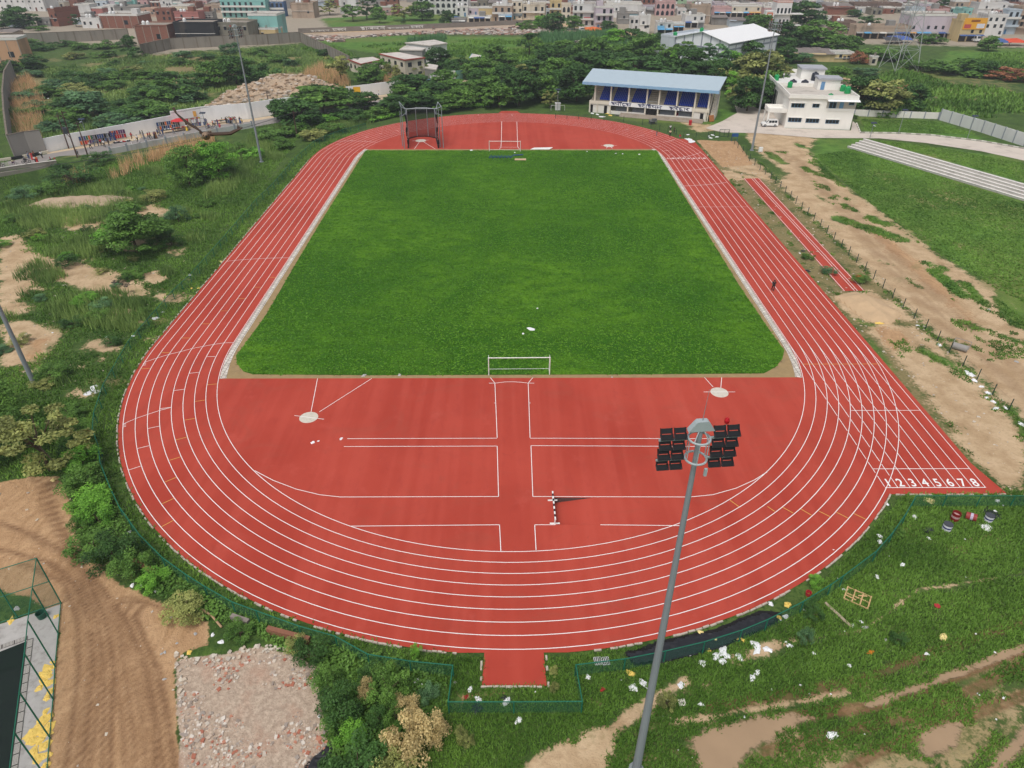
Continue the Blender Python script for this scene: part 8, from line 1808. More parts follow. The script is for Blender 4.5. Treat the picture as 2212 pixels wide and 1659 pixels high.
p = MB(); p.box((0, 0, .9), (1.5, 1.4, 1.8)); p.box((0, 0, 1.85), (1.7, 1.6, .1)); p.path([(-2, -1, 0), (-2, -1, 1.4), (2, -1, 1.4), (2, -1, 0)], .05)
simple('pump_box', 'white pump box with rails on the grass left of the grandstand', 'pump box', p, mat('pump_white', (206, 206, 204), .6, .1, 2), 1204.5, 237, 0)
p = MB(); p.box((0, 0, .9), (1.6, .08, 1.7), rx=-.35); simple('plywood_sheet', 'brown wooden panel leaning under the grandstand stair', 'plywood sheet', p, mat('panel_brown', (160, 104, 60), .7, .15, 3), 1536, 263, .4)
# people
def skinmesh(name, vs, es, rs, mats, sub=1):
 me_ = bpy.data.meshes.new(name); me_.from_pydata(vs, es, []); o = bpy.data.objects.new(name, me_); C.objects.link(o)
 m = o.modifiers.new('s', 'SKIN'); m.use_smooth_shade = True
 for i, r in enumerate(rs): me_.skin_vertices[0].data[i].radius = (r, r)
 me_.skin_vertices[0].data[0].use_root = True
 if sub: s_ = o.modifiers.new('u', 'SUBSURF'); s_.levels = s_.render_levels = sub
 dg = bpy.context.evaluated_depsgraph_get(); out = bpy.data.meshes.new_from_object(o.evaluated_get(dg)); bpy.data.objects.remove(o); out.materials.clear()
 for q in mats: out.materials.append(q)
 out.name = name; return out
SKINM = mat('skin', (132, 92, 68), .6, .1, 6); HAIRM = mat('hair_black', (26, 22, 22), .6, .2, 6)
def person_proto(pose):
 hz = {'sit': .45, 'ride': .80}.get(pose, .92); up = hz - .92
 P = {'pel': (0, 0, hz), 'wai': (0, .01, 1.08 + up), 'che': (0, .02, 1.28 + up), 'nec': (0, .02, 1.45 + up), 'hea': (0, .05, 1.56 + up), 'top': (0, .04, 1.65 + up)}
 R_ = {'pel': .13, 'wai': .12, 'che': .135, 'nec': .055, 'hea': .095, 'top': .07}
 E_ = [('pel', 'wai'), ('wai', 'che'), ('che', 'nec'), ('nec', 'hea'), ('hea', 'top')]
 leg = {'walk': ((.22, .05), (-.12, -.32)), 'stand': ((.02, .0), (.03, .02)), 'dress': ((.1, .08), (-.04, -.1)), 'sit': ((.4, .36), (.42, .34)), 'ride': ((.36, .2), (.34, .18))}[pose]
 arm = {'walk': ((-.14, -.08), (.14, .26)), 'stand': ((.0, .06), (.08, .26)), 'dress': ((.02, .18), (.0, .1)), 'sit': ((.1, .3), (.12, .32)), 'ride': ((.2, .46), (.2, .46))}[pose]
 for k, s_ in enumerate((-1, 1)):
  ky, ay = leg[k]; kz, az = (.5, .08) if pose not in ('sit', 'ride') else (hz + .02, hz - .4 if pose == 'sit' else .38)
  n = 'lr'[k]; P['hip' + n] = (s_ * .09, 0, hz - .04); P['kne' + n] = (s_ * .1, ky, kz); P['ank' + n] = (s_ * .1, ay, az); P['toe' + n] = (s_ * .11, ay + .17, az - .05)
  R_.update({'hip' + n: .09, 'kne' + n: .06, 'ank' + n: .042, 'toe' + n: .04}); E_ += [('pel', 'hip' + n), ('hip' + n, 'kne' + n), ('kne' + n, 'ank' + n), ('ank' + n, 'toe' + n)]
  ey, wy = arm[k]; ez = 1.12 + up; wz = (.9 if pose != 'ride' else 1.06) + up + (.12 if wy > .2 else 0)
  P['sho' + n] = (s_ * .19, .01, 1.38 + up); P['elb' + n] = (s_ * .24, ey, ez); P['wri' + n] = (s_ * .23, wy, wz); P['pal' + n] = (s_ * .23, wy + .05, wz - .06)
  R_.update({'sho' + n: .062, 'elb' + n: .046, 'wri' + n: .032, 'pal' + n: .034}); E_ += [('che', 'sho' + n), ('sho' + n, 'elb' + n), ('elb' + n, 'wri' + n), ('wri' + n, 'pal' + n)]
  for f in range(5):
   a = 'f%d%s' % (f, n); P[a] = (s_ * (.23 + (.02 * (f - 1.5) if f < 4 else -.05)), wy + (.1 if f < 4 else .07), wz - (.13 + .012 * (1.5 - abs(f - 1.5)) if f < 4 else .08)); R_[a] = .009; E_.append(('pal' + n, a))
 keys = list(P); ix = {k: i for i, k in enumerate(keys)}
 def sub(ks, gr): ks = [k for k in keys if k in ks]; j = {k: i for i, k in enumerate(ks)}; return [P[k] for k in ks], [(j[a], j[b]) for a, b in E_ if a in j and b in j], [R_[k] + gr for k in ks]
 body = skinmesh('body', [P[k] for k in keys], [(ix[a], ix[b]) for a, b in E_], [R_[k] for k in keys], [SKINM])
 sh_ = skinmesh('shirt', *sub({'pel', 'wai', 'che', 'shol', 'shor', 'elbl', 'elbr'}, .018), [WPAINT])
 if pose == 'dress':
  m = MB(); m.lathe([(.3, .1), (.26, .4), (.2, .75), (.16, .98), (.15, 1.1)], n=14); tr = m.mesh('skirt', [WPAINT])
 else: tr = skinmesh('trousers', *sub({'pel', 'hipl', 'hipr', 'knel', 'kner', 'ankl', 'ankr'}, .016), [WPAINT])
 hm = MB(); hd = Vector(P['hea']); hm.lathe([(.105, .0), (.112, .05), (.095, .1), (.05, .135), (.01, .14)], hd + Vector((0, -.02, -.02)), 12); ha = hm.mesh('hair', [HAIRM])
 fc = MB(); fc.box(hd + Vector((0, .1, -.01)), (.022, .03, .035))
 for s_ in (-1, 1): fc.box(hd + Vector((s_ * .034, .088, .015)), (.022, .012, .01), slot=1); fc.box(hd + Vector((s_ * .1, .01, 0)), (.02, .03, .05))
 fc.box(hd + Vector((0, .09, -.045)), (.04, .012, .008), slot=2); fa_ = fc.mesh('face', [SKINM, HAIRM, mat('lips', (110, 60, 54), .6)])
 return {'body': body, 'shirt': sh_, 'skirt' if pose == 'dress' else 'trousers': tr, 'hair': ha, 'face': fa_}
PP = {k: person_proto(k) for k in ('walk', 'stand', 'dress', 'sit', 'ride')}
CL = {'white': (224, 222, 220), 'black': (34, 34, 38), 'red': (186, 44, 48), 'grey': (122, 126, 134), 'blue': (60, 84, 130), 'yellow': (222, 188, 60), 'pink': (214, 92, 120), 'orange': (214, 110, 50), 'brown': (120, 78, 52), 'green': (60, 110, 76), 'cream': (214, 198, 168), 'purple': (96, 56, 100)}
def person(u, v, pose, top, bot, label, rz=None, group=None, z=0.03, sc_=1.0):
 g = G(u, v); o = empty('person', (g.x, g.y, z), random.uniform(0, 6.28) if rz is None else rz); o.scale = (sc_, sc_, sc_); tag(o, label, 'person', group)
 for n_, me_ in PP[pose].items():
  c = link(n_, me_, o)
  if n_ in ('shirt', 'trousers', 'skirt'):
   col = top if n_ == 'shirt' or (n_ == 'skirt' and bot is None) else bot
   c.material_slots[0].link = 'OBJECT'; c.material_slots[0].material = mat('cloth_' + col, CL[col], .85, .15, 4)
 return o
person(1668.5, 629, 'walk', 'black', 'black', 'person in black walking on the right straight of the track', 2.9, None, .03, 1.08)
for a in ((1418, 294, 'stand', 'brown', 'grey', 'person in brown standing on the outer lanes of the far bend'), (1447, 295, 'walk', 'cream', 'black', 'person in cream shirt bending beside the far bend kerb'), (1447.5, 284, 'stand', 'white', 'black', 'person in white shirt behind the wire fence at the far bend'),
   (1455.6, 288.5, 'stand', 'black', 'black', 'person all in black behind the wire fence at the far bend'), (1468, 300, 'sit', 'red', 'grey', 'person in red sitting at the outer edge of the far bend'), (1435, 251, 'stand', 'black', 'black', 'person in black before the grandstand windows')): person(*a)
o = person(1721, 168, 'stand', 'white', 'grey', 'person on the rear roof of the white office by the washing line'); place(o, OP, 4.6, 33, 6.72)
g = 'people on the road by the stalls'
W1 = lambda x, y: (.125 * x, 276.5 + .125 * y); W2 = lambda x, y: (276.5 + .125 * x, 219 + .125 * y)
for (x, y), ps, t, b, l in (((1575, 362), 'walk', 'white', 'black', 'in white at the left end of the clothes stall'), ((1640, 325), 'stand', 'blue', 'grey', 'in blue browsing the clothes stall'), ((1710, 315), 'stand', 'grey', 'blue', 'in grey browsing the clothes stall'), ((1760, 312), 'stand', 'red', 'black', 'in red browsing the clothes stall'), ((1815, 335), 'walk', 'white', 'black', 'in white shirt and dark trousers passing the clothes stall'), ((1890, 303), 'stand', 'black', 'black', 'in black at the right end of the clothes stall'),
 ((1360, 500), 'walk', 'grey', 'grey', 'in grey walking between the dark poles'), ((885, 580), 'dress', 'red', 'purple', 'in a red top and dark skirt leading a child'), ((965, 588), 'walk', 'red', 'grey', 'child in red beside the leading woman'), ((632, 620), 'walk', 'white', 'black', 'in white at the bridge parapet'), ((662, 622), 'dress', 'orange', 'red', 'in an orange dress at the bridge parapet'), ((738, 525), 'walk', 'white', 'black', 'in white walking by the painted kerb'), ((572, 550), 'dress', 'red', 'red', 'in a red dress by the painted kerb'), ((612, 525), 'stand', 'brown', 'black', 'in brown by the painted kerb'), ((510, 540), 'stand', 'grey', 'blue', 'in grey behind the motorbike')):
 person(*W1(x, y), ps, t, b, 'person ' + l, None, g, .03, .65 if 'child' in l else 1.05)
for (x, y), ps, t, b, l in (((75, 660), 'walk', 'red', 'brown', 'in dark red beside the mat of goods'), ((175, 702), 'walk', 'white', 'black', 'in a white shirt crossing before the mat of goods'), ((78, 768), 'walk', 'white', 'white', 'child in white at the near edge of the road'), ((215, 752), 'walk', 'white', 'grey', 'child in white further along the near edge of the road'), ((365, 662), 'walk', 'red', 'grey', 'in red striding along the road'), ((400, 650), 'walk', 'red', 'black', 'in red and white striding along the road'), ((285, 655), 'dress', 'grey', 'grey', 'in grey robes beside the stalls'), ((235, 630), 'stand', 'grey', 'cream', 'in pale grey standing by the white wall'), ((275, 622), 'stand', 'green', 'black', 'in green standing by the white wall'), ((470, 645), 'dress', 'purple', 'black', 'in a dark robe in the middle group'), ((495, 642), 'dress', 'brown', 'brown', 'in a rust brown dress in the middle group'), ((530, 605), 'walk', 'blue', 'black', 'in blue in the middle group'), ((570, 612), 'walk', 'grey', 'blue', 'in grey in the middle group'), ((610, 592), 'stand', 'blue', 'blue', 'all in blue right of the middle group'),
 ((655, 672), 'walk', 'white', 'white', 'child in white alone on the road'), ((965, 612), 'walk', 'white', 'grey', 'child in white running below the red umbrella'), ((795, 567), 'walk', 'red', 'grey', 'in red before the dark goods stall'), ((890, 450), 'stand', 'brown', 'black', 'seller under the red umbrella'), ((1025, 512), 'dress', 'white', 'yellow', 'in a yellow skirt right of the red umbrella'), ((1340, 405), 'stand', 'black', 'blue', 'in dark clothes under the road lamp'), ((1365, 410), 'stand', 'blue', 'grey', 'in blue behind the scooter'), ((1600, 492), 'dress', 'pink', 'red', 'in a pink dress alone on the road'), ((1480, 440), 'walk', 'orange', 'black', 'in orange behind the scooter'), ((1510, 450), 'walk', 'white', 'black', 'in white beside the scooter'), ((1560, 425), 'stand', 'purple', 'blue', 'in purple before the fruit cart'), ((1620, 345), 'sit', 'green', 'brown', 'seller sitting behind the fruit cart')):
 person(*W2(x, y), ps, t, b, 'person ' + l, None, g, .03, .7 if 'child' in l else 1.05)
rp = random.Random(3)
for k, (x, y) in enumerate(((1705, 385), (1730, 380), (1755, 392), (1765, 372), (1785, 384), (1805, 392), (1825, 380), (1840, 384), (1860, 376), (1875, 386), (1945, 382), (1985, 412))):
 t = ('black', 'cream', 'white', 'yellow', 'pink', 'red', 'yellow', 'blue', 'red', 'white', 'black', 'yellow')[k]
 person(*W2(x, y), 'dress' if k % 3 == 1 else 'stand', t, ('black', 'grey', 'blue', 'cream')[k % 4], 'person in %s in the group under the blue poster' % t, None, 'people under the blue poster', .03, 1.05)
for k in range(14):
 x, y = 395 + 14.5 * k, 850 - 4.5 * k + rp.uniform(-14, 14); t = rp.choice(list(CL)); person(748.8 + .1562 * x, 74.9 + .1562 * y - 2, 'stand' if k % 3 else 'dress', t, rp.choice(['black', 'grey', 'blue', 'cream']), 'person in %s in the crowd right of the yellow cloth' % t, None, 'crowd by the yellow cloth', .03, 1.1)
for x, y, t, l in ((1287, 688, 'black', 'leading'), (1368, 682, 'white', 'in the middle of'), (1412, 664, 'blue', 'at the rear of')): person(748.8 + .1562 * x, 74.9 + .1562 * y, 'walk', t, 'black', 'person in %s %s the walkers by the far white wall' % (t, l), 1.8, 'walkers by the far wall', .03, 1.1)
# vehicles
TYRE = mat('tyre', (28, 28, 30), .8); RIM = mat('rim', (170, 172, 176), .35, .05, 3, metal=.5)
def car(u, v, rz, col, label, L=4.2, W_=1.75, H=1.8, truck=False, group=None):
 g = G(u, v); o = empty('parked_car' if not truck else 'parked_truck', (g.x, g.y, .05), rz); tag(o, label, 'car' if not truck else 'truck', group); M_ = mat('paint' + str(col), col, .3, .04, 2, spec=.5)
 pr = [(-L / 2, .35), (-L / 2, .95), (-L / 2 + .1, 1.0), (-L / 2 + .18, H * .95), (-L / 2 + .4, H), (L * .1, H), (L * .24, 1.05), (L / 2 - .15, .98), (L / 2, .8), (L / 2, .35)]
 if truck: pr = [(-L / 2, .6), (-L / 2, 1.4), (L * .15, 1.4), (L * .15, H), (L / 2 - .3, H), (L / 2, 1.5), (L / 2, .5)]
 b = MB(); n = len(pr); b.add([(x, -W_ / 2, z) for x, z in pr] + [(x, W_ / 2, z) for x, z in pr], [tuple(range(n)), tuple(range(n, 2 * n))] + [(i, (i + 1) % n, n + (i + 1) % n, n + i) for i in range(n)]); b.build('body', M_, o)
 x0, x1 = (-L / 2 + .35, L * .12) if not truck else (L * .2, L / 2 - .5); zb = 1.08 if not truck else 1.5
 for s_ in (-1, 1):
  for k in range(3 if not truck else 1):
   nn_ = 3 if not truck else 1; a_, b_ = x0 + (x1 - x0) * k / nn_ + .05, x0 + (x1 - x0) * (k + 1) / nn_ - .05; MB().b2((a_, s_ * (W_ / 2 + .004), zb), (b_, s_ * (W_ / 2 + .02), H - .12)).build('side_window', GLASS, o)
 ws = MB(); xa, za, xb, zb2 = (L * .115, H - .06, L * .235, 1.1) if not truck else (L / 2 - .28, H - .05, L / 2 - .02, 1.6)
 ws.add([(xa + .02, -W_ * .42, za), (xa + .02, W_ * .42, za), (xb + .03, W_ * .44, zb2), (xb + .03, -W_ * .44, zb2)], [(0, 1, 2, 3)]); ws.build('windscreen', GLASS, o)
 for x in (-L * .31, L * .32):
  for s_ in (-1, 1):
   wh = MB(); wh.tube((x, s_ * (W_ / 2 - .1), .34), (x, s_ * (W_ / 2 + .06), .34), .34, n=16); w_ = wh.build('wheel', TYRE, o); MB().tube((x, s_ * (W_ / 2 + .061), .34), (x, s_ * (W_ / 2 + .075), .34), .2, n=12).build('rim', RIM, w_)
 for s_ in (-1, 1):
  MB().box((L / 2 + .005, s_ * W_ * .36, .78), (.05, .3, .16)).build('headlight', LENS, o); MB().box((-L / 2 - .005, s_ * W_ * .42, .85), (.05, .12, .3)).build('tail_light', mat('tail_red', (150, 20, 24), .3), o)
 MB().box((L / 2 + .02, 0, .48), (.1, W_ * .95, .18)).build('bumper', DARK, o)
 return o
car(1661, 273, 3.1, (236, 236, 234), 'white boxy car parked beside the porch of the white office')
g = 'cars parked by the stony bank'
car(1259, 68, .3, (226, 226, 224), 'white jeep left of the pair beside the orange tarpaulin', group=g); car(1271, 68.5, .35, (230, 230, 228), 'white jeep right of the pair beside the orange tarpaulin', group=g); car(1231, 65, 3.0, (150, 154, 156), 'grey car under the tree left of the white jeeps', group=g); car(1112, 53, 2.8, (36, 44, 48), 'dark car at the road bend before the cream house', H=1.5, group=g)
car(2102, 90, -1.3, (232, 232, 230), 'white lorry before the yellow shop', 5.5, 2.1, 2.6, True); car(931, 184, 1.2, (96, 140, 180), 'small blue and white car on the road beside the far white wall'); car(1087, 52, .1, (130, 96, 78), 'brown lorry trailer on the dusty road', 5, 2, 1.9, True)
def two_wheeler(u, v, rz, col, label, motor=True, top=None, bot=None, plabel=None):
 g = G(u, v); o = empty('motorbike' if motor else 'bicycle', (g.x, g.y, .03), rz); tag(o, label, 'motorbike' if motor else 'bicycle', 'two wheelers on the road'); r = .32 if motor else .34
 for x in (-.62, .62):
  wh = MB(); wh.ring((0, 0, 0), r - .05, .05 if motor else .025, 20, 6); w_ = wh.build('wheel', TYRE, o, (x, 0, r)); w_.rotation_euler = (pi / 2, 0, 0)
  sp = MB()
  for k in range(6): sp.tube((0, 0, 0), ((r - .05) * math.cos(k * pi / 3), (r - .05) * math.sin(k * pi / 3), 0), .008 if not motor else .02, n=4)
  sp.build('spokes', RIM, w_)
 f = MB()
 f.path([(-.62, 0, r), (-.2, 0, .8 if not motor else .7), (.42, 0, .85), (.62, 0, r)], .03 if motor else .022); f.path([(-.62, 0, r), (-.05, 0, .32), (.4, 0, .8)], .03 if motor else .02); f.build('frame', DARK, o)
 if motor: MB().lathe([(.02, 0), (.14, .06), (.15, .2), (.05, .27)], (.12, 0, .66), 10).build('fuel_tank', mat('bike' + str(col), col, .35), o); MB().box((-.1, 0, .42), (.42, .24, .3)).build('engine', DARK, o)
 MB().box((-.3, 0, .84 if motor else .9), (.55 if motor else .24, .2 if motor else .14, .09)).build('saddle', DARK, o); h = MB(); h.path([(.42, -.3, 1.0), (.44, 0, .95), (.42, .3, 1.0)], .02); h.build('handlebar', STEEL, o)
 if top: person(u, v, 'ride', top, bot, plabel, rz - pi / 2, 'riders on the road', .1, 1.0).location = Vector((g.x, g.y, .12)) + Vector((math.cos(rz), math.sin(rz), 0)) * -.25
two_wheeler(33, 359, .5, (200, 200, 200), 'bicycle on the road bridge', False, 'cream', 'purple', 'rider in cream on the bicycle'); two_wheeler(58, 352.5, .5, (40, 40, 44), 'black motorbike before the blocked doorway', True, 'grey', 'black', 'rider in grey on the black motorbike'); two_wheeler(2, 362, .5, (60, 40, 40), 'motorbike at the left edge of the bridge', True, 'brown', 'black', 'rider in brown at the left edge')
two_wheeler(453.4, 278.5, .4, (230, 230, 230), 'white scooter parked below the road lamp', True, 'pink', 'blue', 'rider in pink on the white scooter'); two_wheeler(937, 64.5, .3, (40, 40, 60), 'dark motorbike on the dirt road by the painted wall', True, 'red', 'grey', 'rider in red on the dirt road')
# stalls, poles, wires, lamps
def stall(u, v, rz, w_, cols, kind, label, name='market_stall', cat='stall'):
 g = G(u, v); o = empty(name, (g.x, g.y, .03), rz); tag(o, label, cat, 'stalls along the white wall'); r = random.Random(int(u * 7))
 if kind == 'rack':
  f = MB(); f.path([(-w_ / 2, 0, 0), (-w_ / 2, 0, 2.2), (w_ / 2, 0, 2.2), (w_ / 2, 0, 0)], .04); f.tube((-w_ / 2, 0, 1.2), (w_ / 2, 0, 1.2), .03); f.build('frame', DARK, o); n = int(w_ / .5)
  for k in range(n):
   for z in (1.2, 2.2): MB().box((-w_ / 2 + (k + .5) * w_ / n, -.06, z - .45), (w_ / n * .8, .12, .85)).build('garment', mat('cloth_' + (c := r.choice(cols)), CL[c], .85, .15, 4), o)
 elif kind == 'table':
  t = MB(); t.box((0, 0, .75), (w_, 1.3, .08))
  for a in (-1, 1):
   for b in (-1, 1): t.box((a * (w_ / 2 - .1), b * .55, .36), (.08, .08, .7))
  t.build('table', mat('table_dark', (60, 66, 60), .7), o)
  for k in range(int(w_ * 3)): MB().box((r.uniform(-w_ / 2 + .2, w_ / 2 - .2), r.uniform(-.5, .5), .86), (.36, .3, .14), r.uniform(0, 3)).build('goods', mat('cloth_' + (c := r.choice(cols)), CL[c], .85, .15, 4), o)
 else:
  MB().box((0, 0, .03), (w_, 1.7, .05)).build('mat', mat('cloth_' + cols[0], CL[cols[0]], .85, .15, 4), o)
  for k in range(int(w_ * 2)): MB().box((r.uniform(-w_ / 2 + .3, w_ / 2 - .3), r.uniform(-.6, .6), .14), (.5, .35, .16), r.uniform(0, 3)).build('goods', mat('cloth_' + (c := r.choice(cols)), CL[c], .85, .15, 4), o)
 return o
stall(*W1(1640, 285), .62, 6, ['purple', 'yellow', 'orange', 'red', 'green', 'blue'], 'rack', 'rack of bright clothes before the white wall'); stall(*W1(1830, 262), .62, 5, ['black', 'black', 'blue', 'grey'], 'rack', 'rack of black trousers right of the bright clothes'); stall(*W1(2060, 200), .62, 3.6, ['purple', 'red', 'orange', 'purple'], 'rack', 'rack of dark red cloth above the dark mat'); stall(*W1(2110, 240), .62, 4, ['black', 'white', 'red'], 'mat', 'dark mat of goods below the dark red cloth')
stall(*W2(50, 672), .62, 4, ['cream', 'cream', 'white'], 'mat', 'pale mat of goods on the sandy shoulder'); stall(*W2(700, 500), .6, 5, ['blue', 'black', 'grey', 'orange'], 'rack', 'rack of blue and dark clothes left of the red umbrella'); stall(*W2(740, 535), .6, 4, ['grey', 'white', 'pink', 'black'], 'table', 'low table of shoes before the blue clothes'); stall(*W2(940, 505), .6, 3.6, ['cream', 'orange', 'red'], 'table', 'dark fruit table under the red umbrella'); stall(*W2(1140, 435), .6, 4, ['cream', 'red', 'brown', 'yellow'], 'rack', 'rack of brown and red cloth right of the red umbrella'); stall(*W2(1235, 450), .6, 3.4, ['grey', 'white', 'blue'], 'rack', 'rack of striped grey cloth left of the road lamp'); stall(*W2(1630, 375), .6, 4, ['cream', 'orange', 'cream'], 'table', 'cart of pale fruit left of the blue poster group')
g = G(*W2(915, 480)); o = empty('stall_umbrella', (g.x, g.y, 0)); MB().tube((0, 0, 0), (0, 0, 2.6), .03).build('pole', STEEL, o); MB().lathe([(2.0, 2.25), (1.0, 2.6), (.05, 2.8)], n=10).build('canopy', mat('umbrella_red', (200, 50, 56), .7, .1, 2), o); tag(o, 'red umbrella over the fruit table by the white wall', 'umbrella')
def flat(u, v, w_, h, z, rz, cols, label, name='wall_poster', cat='poster'):
 g = G(u, v); o = empty(name, (g.x, g.y, z), rz); MB().box((0, -.3, h / 2), (w_, .04, h)).build('sheet', mat('poster' + str(cols[0]), cols[0], .6, .15, 2), o)
 for k, c in enumerate(cols[1:]): MB().box((w_ * (-.2 + .3 * k), -.326, h * (.35 + .3 * (k % 2))), (w_ * .4, .01, h * .35)).build('printed_panel', mat('poster' + str(c), c, .6, .15, 2), o)
 tag(o, label, cat)
flat(489, 259, 4, 2.2, 1.6, .33, ((150, 180, 206), (40, 90, 150), (206, 90, 120)), 'blue and pink poster on the whitewashed wall'); flat(424, 268, 1.3, 1.4, 2, .33, ((214, 160, 80),), 'small orange notice on the whitewashed wall'); flat(107, 326, 3.2, 2, 1.1, .62, ((120, 100, 70), (60, 50, 44), (206, 196, 160)), 'framed picture panel at the left end of the white wall'); flat(763, 212, 5, 3, .3, .15, ((228, 176, 40),), 'yellow cloth hung on the wall between the trees', 'hung_cloth', 'cloth'); flat(775, 211, 1.6, 1.2, .2, .15, ((224, 120, 50),), 'orange cloth below the yellow hanging', 'hung_cloth', 'cloth')
POLEM = mat('rusty_pole', (84, 60, 52), .7, .25, 2, streak=True); tops = []
def pole(u, v, u2, v2, label, m=POLEM, arm=True, group='utility poles'):
 g = G(u, v); h = HT(u, v, u2, v2); o = empty('utility_pole', g); MB().tube((0, 0, -.3), (0, 0, h), .16, .1, 8).build('pole', m, o)
 if arm: MB().box((0, 0, h - .4), (1.8, .1, .12), .6).build('cross_arm', m, o)
 tag(o, label, 'pole', group); tops.append(Vector((g.x, g.y, h - .3))); return o
pole(149, 321, 122.5, 247, 'rusty pole left of the transformer beside the road'); pole(167.5, 341, 137.5, 239, 'rusty pole right of the transformer at the near road edge'); pole(189, 334, 165, 263, 'rusty pole between the transformer and the clothes rack'); pole(642, 295, 637, 240, 'thin pole standing in the bushes left of the cage'); pole(582, 232, 577, 198, 'rusty pole before the white wall by the rubble heap'); pole(905, 236, 903, 202, 'dark pole hidden in the trees behind the cage'); pole(1118, 168, 1112, 138, 'dark pole hidden in the far tree belt')
a, b = tops[0], tops[1]; c_ = (a + b) / 2; o = empty('transformer', (c_.x, c_.y, 0)); d = (b - a); tr = MB(); tr.box((0, 0, 5.2), (1.2, .9, 1.3), math.atan2(d.y, d.x)); tr.build('tank', mat('transformer_grey', (66, 70, 76), .6, .15, 2), o); MB().tube(Vector((-d.x / 2, -d.y / 2, 4.5)), Vector((d.x / 2, d.y / 2, 4.5)), .08).build('beam', POLEM, o); tag(o, 'grey transformer box held between two rusty poles', 'transformer')
WIRE = mat('wire_grey', (70, 72, 76), .6)
def wire(a, b, sag, label, off=0.0):
 m = MB(); pts = []
 for k in range(15): t = k / 14; p = a.lerp(b, t); pts.append((p.x, p.y + off, p.z - sag * 4 * t * (1 - t)))
 m.path(pts, .03, 4); tag(m.build('overhead_wire', WIRE), label, 'wire', 'overhead wires')
for i, j, l in ((2, 4, 'from the roadside poles to the pole by the rubble heap'), (4, 5, 'from the pole by the rubble heap to the trees'), (3, 5, 'from the thin pole to the trees behind the cage'), (5, 6, 'through the trees behind the far bend'), (0, 1, 'between the transformer poles')):
 for k, off in enumerate((-.6, .6)): wire(tops[i], tops[j], 1.2, 'overhead wire ' + l, off)
Lf_ = Vector((G(-40, 470).x, G(-40, 470).y, 8)); wire(Lf_, tops[3], 2.0, 'overhead wire from the left edge to the thin pole', -.5); wire(Lf_, tops[3], 2.2, 'overhead wire from the left edge to the thin pole', .7)
def lamp(u, v, u2, v2, label, rz=0):
 g = G(u, v); h = HT(u, v, u2, v2); o = empty('solar_lamp', g, rz); MB().tube((0, 0, 0), (0, 0, h), .07, n=8).build('pole', STEEL, o); MB().box((0, 0, h + .12), (1.5, .8, .06), rx=.3).build('solar_panel', mat('solar', (50, 60, 76), .3), o); MB().box((0, -.7, h - .45), (.3, .9, .1)).build('lamp_head', LENS, o); tag(o, label, 'street lamp', 'solar street lamps')
lamp(190, 301, 176, 258, 'solar lamp by the white wall behind the clothes racks'); lamp(447.5, 288, 436, 245, 'solar lamp by the road between the stalls and the scooter'); lamp(1940, 290, 1953, 238, 'solar lamp on the grass before the low white wall'); lamp(1879, 298, 1883, 266, 'short lamp pole at the head of the stepped terrace'); lamp(2089, 300, 2104, 251, 'solar lamp by the drive near the tall white wall'); lamp(1204, 240, 1203.5, 194, 'lamp on the grass left of the grandstand')
for u, v, w_, c, l in ((1281, 72, 9, (222, 110, 50), 'orange tarpaulin beside the white jeeps'), (985, 48, 8, (70, 100, 150), 'blue tarpaulin over the grey kiosk'), (1942, 92, 11, (74, 96, 160), 'blue tarpaulin shelter below the market sheds'), (1925, 94, 8, (70, 70, 74), 'black tarpaulin shelter left of the blue one'), (2155, 98, 9, (70, 96, 150), 'blue tarpaulin below the square framed house'), (2190, 98, 9, (210, 80, 50), 'orange tarpaulin at the right edge of the market'), (1395, 92, 6, (60, 84, 150), 'blue tarpaulin among the trees by the shops')):
 g = G(u, v); o = empty('tarpaulin', g); m = MB(); m.add([(-w_ / 2, -2.5, 1.5), (w_ / 2, -2.5, 1.3), (w_ / 2 - .5, 2.5, 2.2), (-w_ / 2 + .4, 2.5, 2.4), (0, 0, 3.0)], [(0, 1, 4), (1, 2, 4), (2, 3, 4), (3, 0, 4)]); m.build('tarp_sheet', mat('tarp' + str(c), c, .6, .2, .5), o); p = MB()
 for a in (-1, 1): MB().tube((a * w_ * .42, -2.2, 0), (a * w_ * .42, -2.2, 1.5), .06).build('pole', POLEM, o)
 tag(o, l, 'tarpaulin')
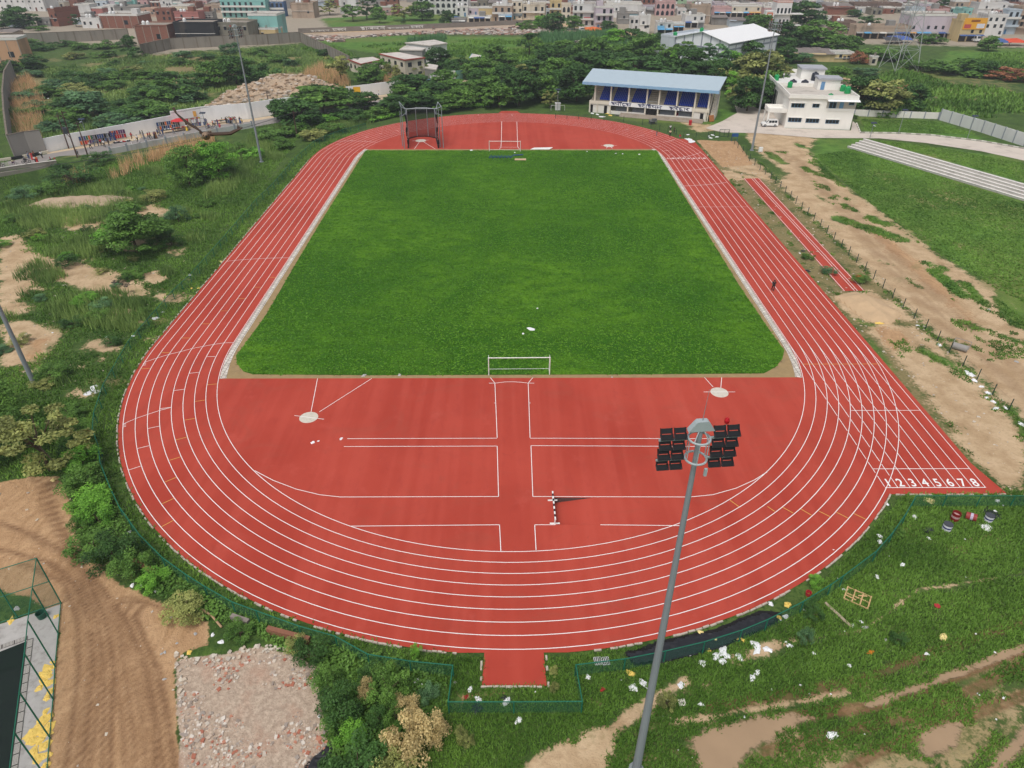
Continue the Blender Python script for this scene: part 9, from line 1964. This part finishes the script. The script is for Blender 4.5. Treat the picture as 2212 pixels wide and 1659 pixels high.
# the kite gliding towards the camera
def bird():
 c = Vector((CX, CY, CZ)); dd = 14.0; B = lambda u, v, k=0.0: c + ray(u, v) * (dd + k) - c0
 c0 = c + ray(444.5, 293.5) * dd; fw = ray(444.5, 293); fw = Vector((fw.x, fw.y, 0)).normalized()
 root = empty('black_kite', c0); tag(root, 'dark brown bird of prey gliding with raised wings above the road', 'bird'); BR = mat('plumage', (74, 58, 48), .8, .35, 18); BL = mat('plumage_pale', (138, 116, 96), .8, .25, 20)
 def loft(secs, name, m_):
  q = MB(); n = 8
  for p, chord, th in secs:
   for k in range(n): t = 2 * pi * k / n; q.v.append(tuple(p + fw * (chord * (.5 + .5 * math.cos(t)) ) + Vector((0, 0, th * math.sin(t) - .12 * chord * (.5 + .5 * math.cos(t))))))
  for j in range(len(secs) - 1):
   for k in range(n): q.f.append((j * n + k, j * n + (k + 1) % n, (j + 1) * n + (k + 1) % n, (j + 1) * n + k)); q.m.append(0)
  q.f += [tuple(range(n)), tuple(range((len(secs) - 1) * n, len(secs) * n))]; q.m += [0, 0]; return q.build(name, m_, root, smooth=True)
 Lw = [(439, 291), (427, 280), (410, 270.5), (397, 261), (385, 250.5), (377, 241), (371, 233)]; Rw = [(450, 292), (466, 291.5), (482, 291), (499, 290), (510, 284), (518, 280), (525, 276)]
 for pts, nm in ((Lw, 'wing'), (Rw, 'wing')):
  ch = [.30, .34, .36, .34, .28, .18, .05]; th = [.035, .03, .03, .034, .03, .02, .008]
  w_ = loft([(B(u, v), a, b) for (u, v), a, b in zip(pts, ch, th)], nm, BR)
  f = MB(); p0, p1 = B(*pts[4]), B(*pts[6])
  for k in range(5): a_ = p0.lerp(p1, .35) + fw * (.05 * k); e_ = p1 + fw * (.12 * k) - (p1 - p0) * (.12 * k); f.tube(a_, e_, .014, .005, 5)
  o = f.build('primary_feathers', BR, w_)
 s_ = [(B(445, 293.5, -.26), .012, .012), (B(445, 293.5, -.2), .05, .05), (B(445, 293.2, -.1), .07, .07), (B(445, 293.5, 0), .085, .085), (B(445, 293, .15), .08, .075), (B(445, 292, .3), .045, .04), (B(445, 291, .42), .02, .015)]
 q = MB(); n = 10; rt_ = Vector((fw.y, -fw.x, 0))
 for p, a, b in s_:
  for k in range(n): t = 2 * pi * k / n; q.v.append(tuple(p + rt_ * a * math.cos(t) + Vector((0, 0, b * math.sin(t)))))
 for j in range(len(s_) - 1):
  for k in range(n): q.f.append((j * n + k, j * n + (k + 1) % n, (j + 1) * n + (k + 1) % n, (j + 1) * n + k)); q.m.append(0)
 q.build('body', BL, root, smooth=True)
 h = B(445, 293.5, -.21); MB().tube(h - fw * .04, h - fw * .085 - Vector((0, 0, .02)), .02, .004, 6).build('beak', mat('beak_dark', (40, 38, 36), .4), root)
 for a in (-1, 1): MB().lathe([(.002, -.012), (.012, 0), (.002, .012)], h + rt_ * .046 * a + Vector((0, 0, .015)), 8).build('eye', mat('eye_dark', (14, 12, 12), .2), root)
 t = MB(); tb = B(445, 292, .36)
 for k in range(7): e_ = tb + fw * .32 + rt_ * (.035 * (k - 3)) + Vector((0, 0, -.015)); t.tube(tb + rt_ * .008 * (k - 3), e_, .012, .02, 5)
 t.build('tail_feathers', BR, root)
bird()
# air
hz = bpy.data.materials.new('haze'); hz.use_nodes = True; nt = hz.node_tree; nt.nodes.remove(nt.nodes['Principled BSDF']); pv_ = nt.nodes.new('ShaderNodeVolumePrincipled'); pv_.inputs['Color'].default_value = (.82, .88, .95, 1); pv_.inputs['Density'].default_value = 0.0003; pv_.inputs['Anisotropy'].default_value = 0.2
nt.links.new(pv_.outputs[0], nt.nodes['Material Output'].inputs['Volume'])
o = MB().b2((-2700, -2700, -6), (2700, 3300, 60)).build('haze', hz); tag(o, kind='stuff'); o['label'] = 'thin pale haze over the far fields and town'
sc.cycles.volume_bounces = 0
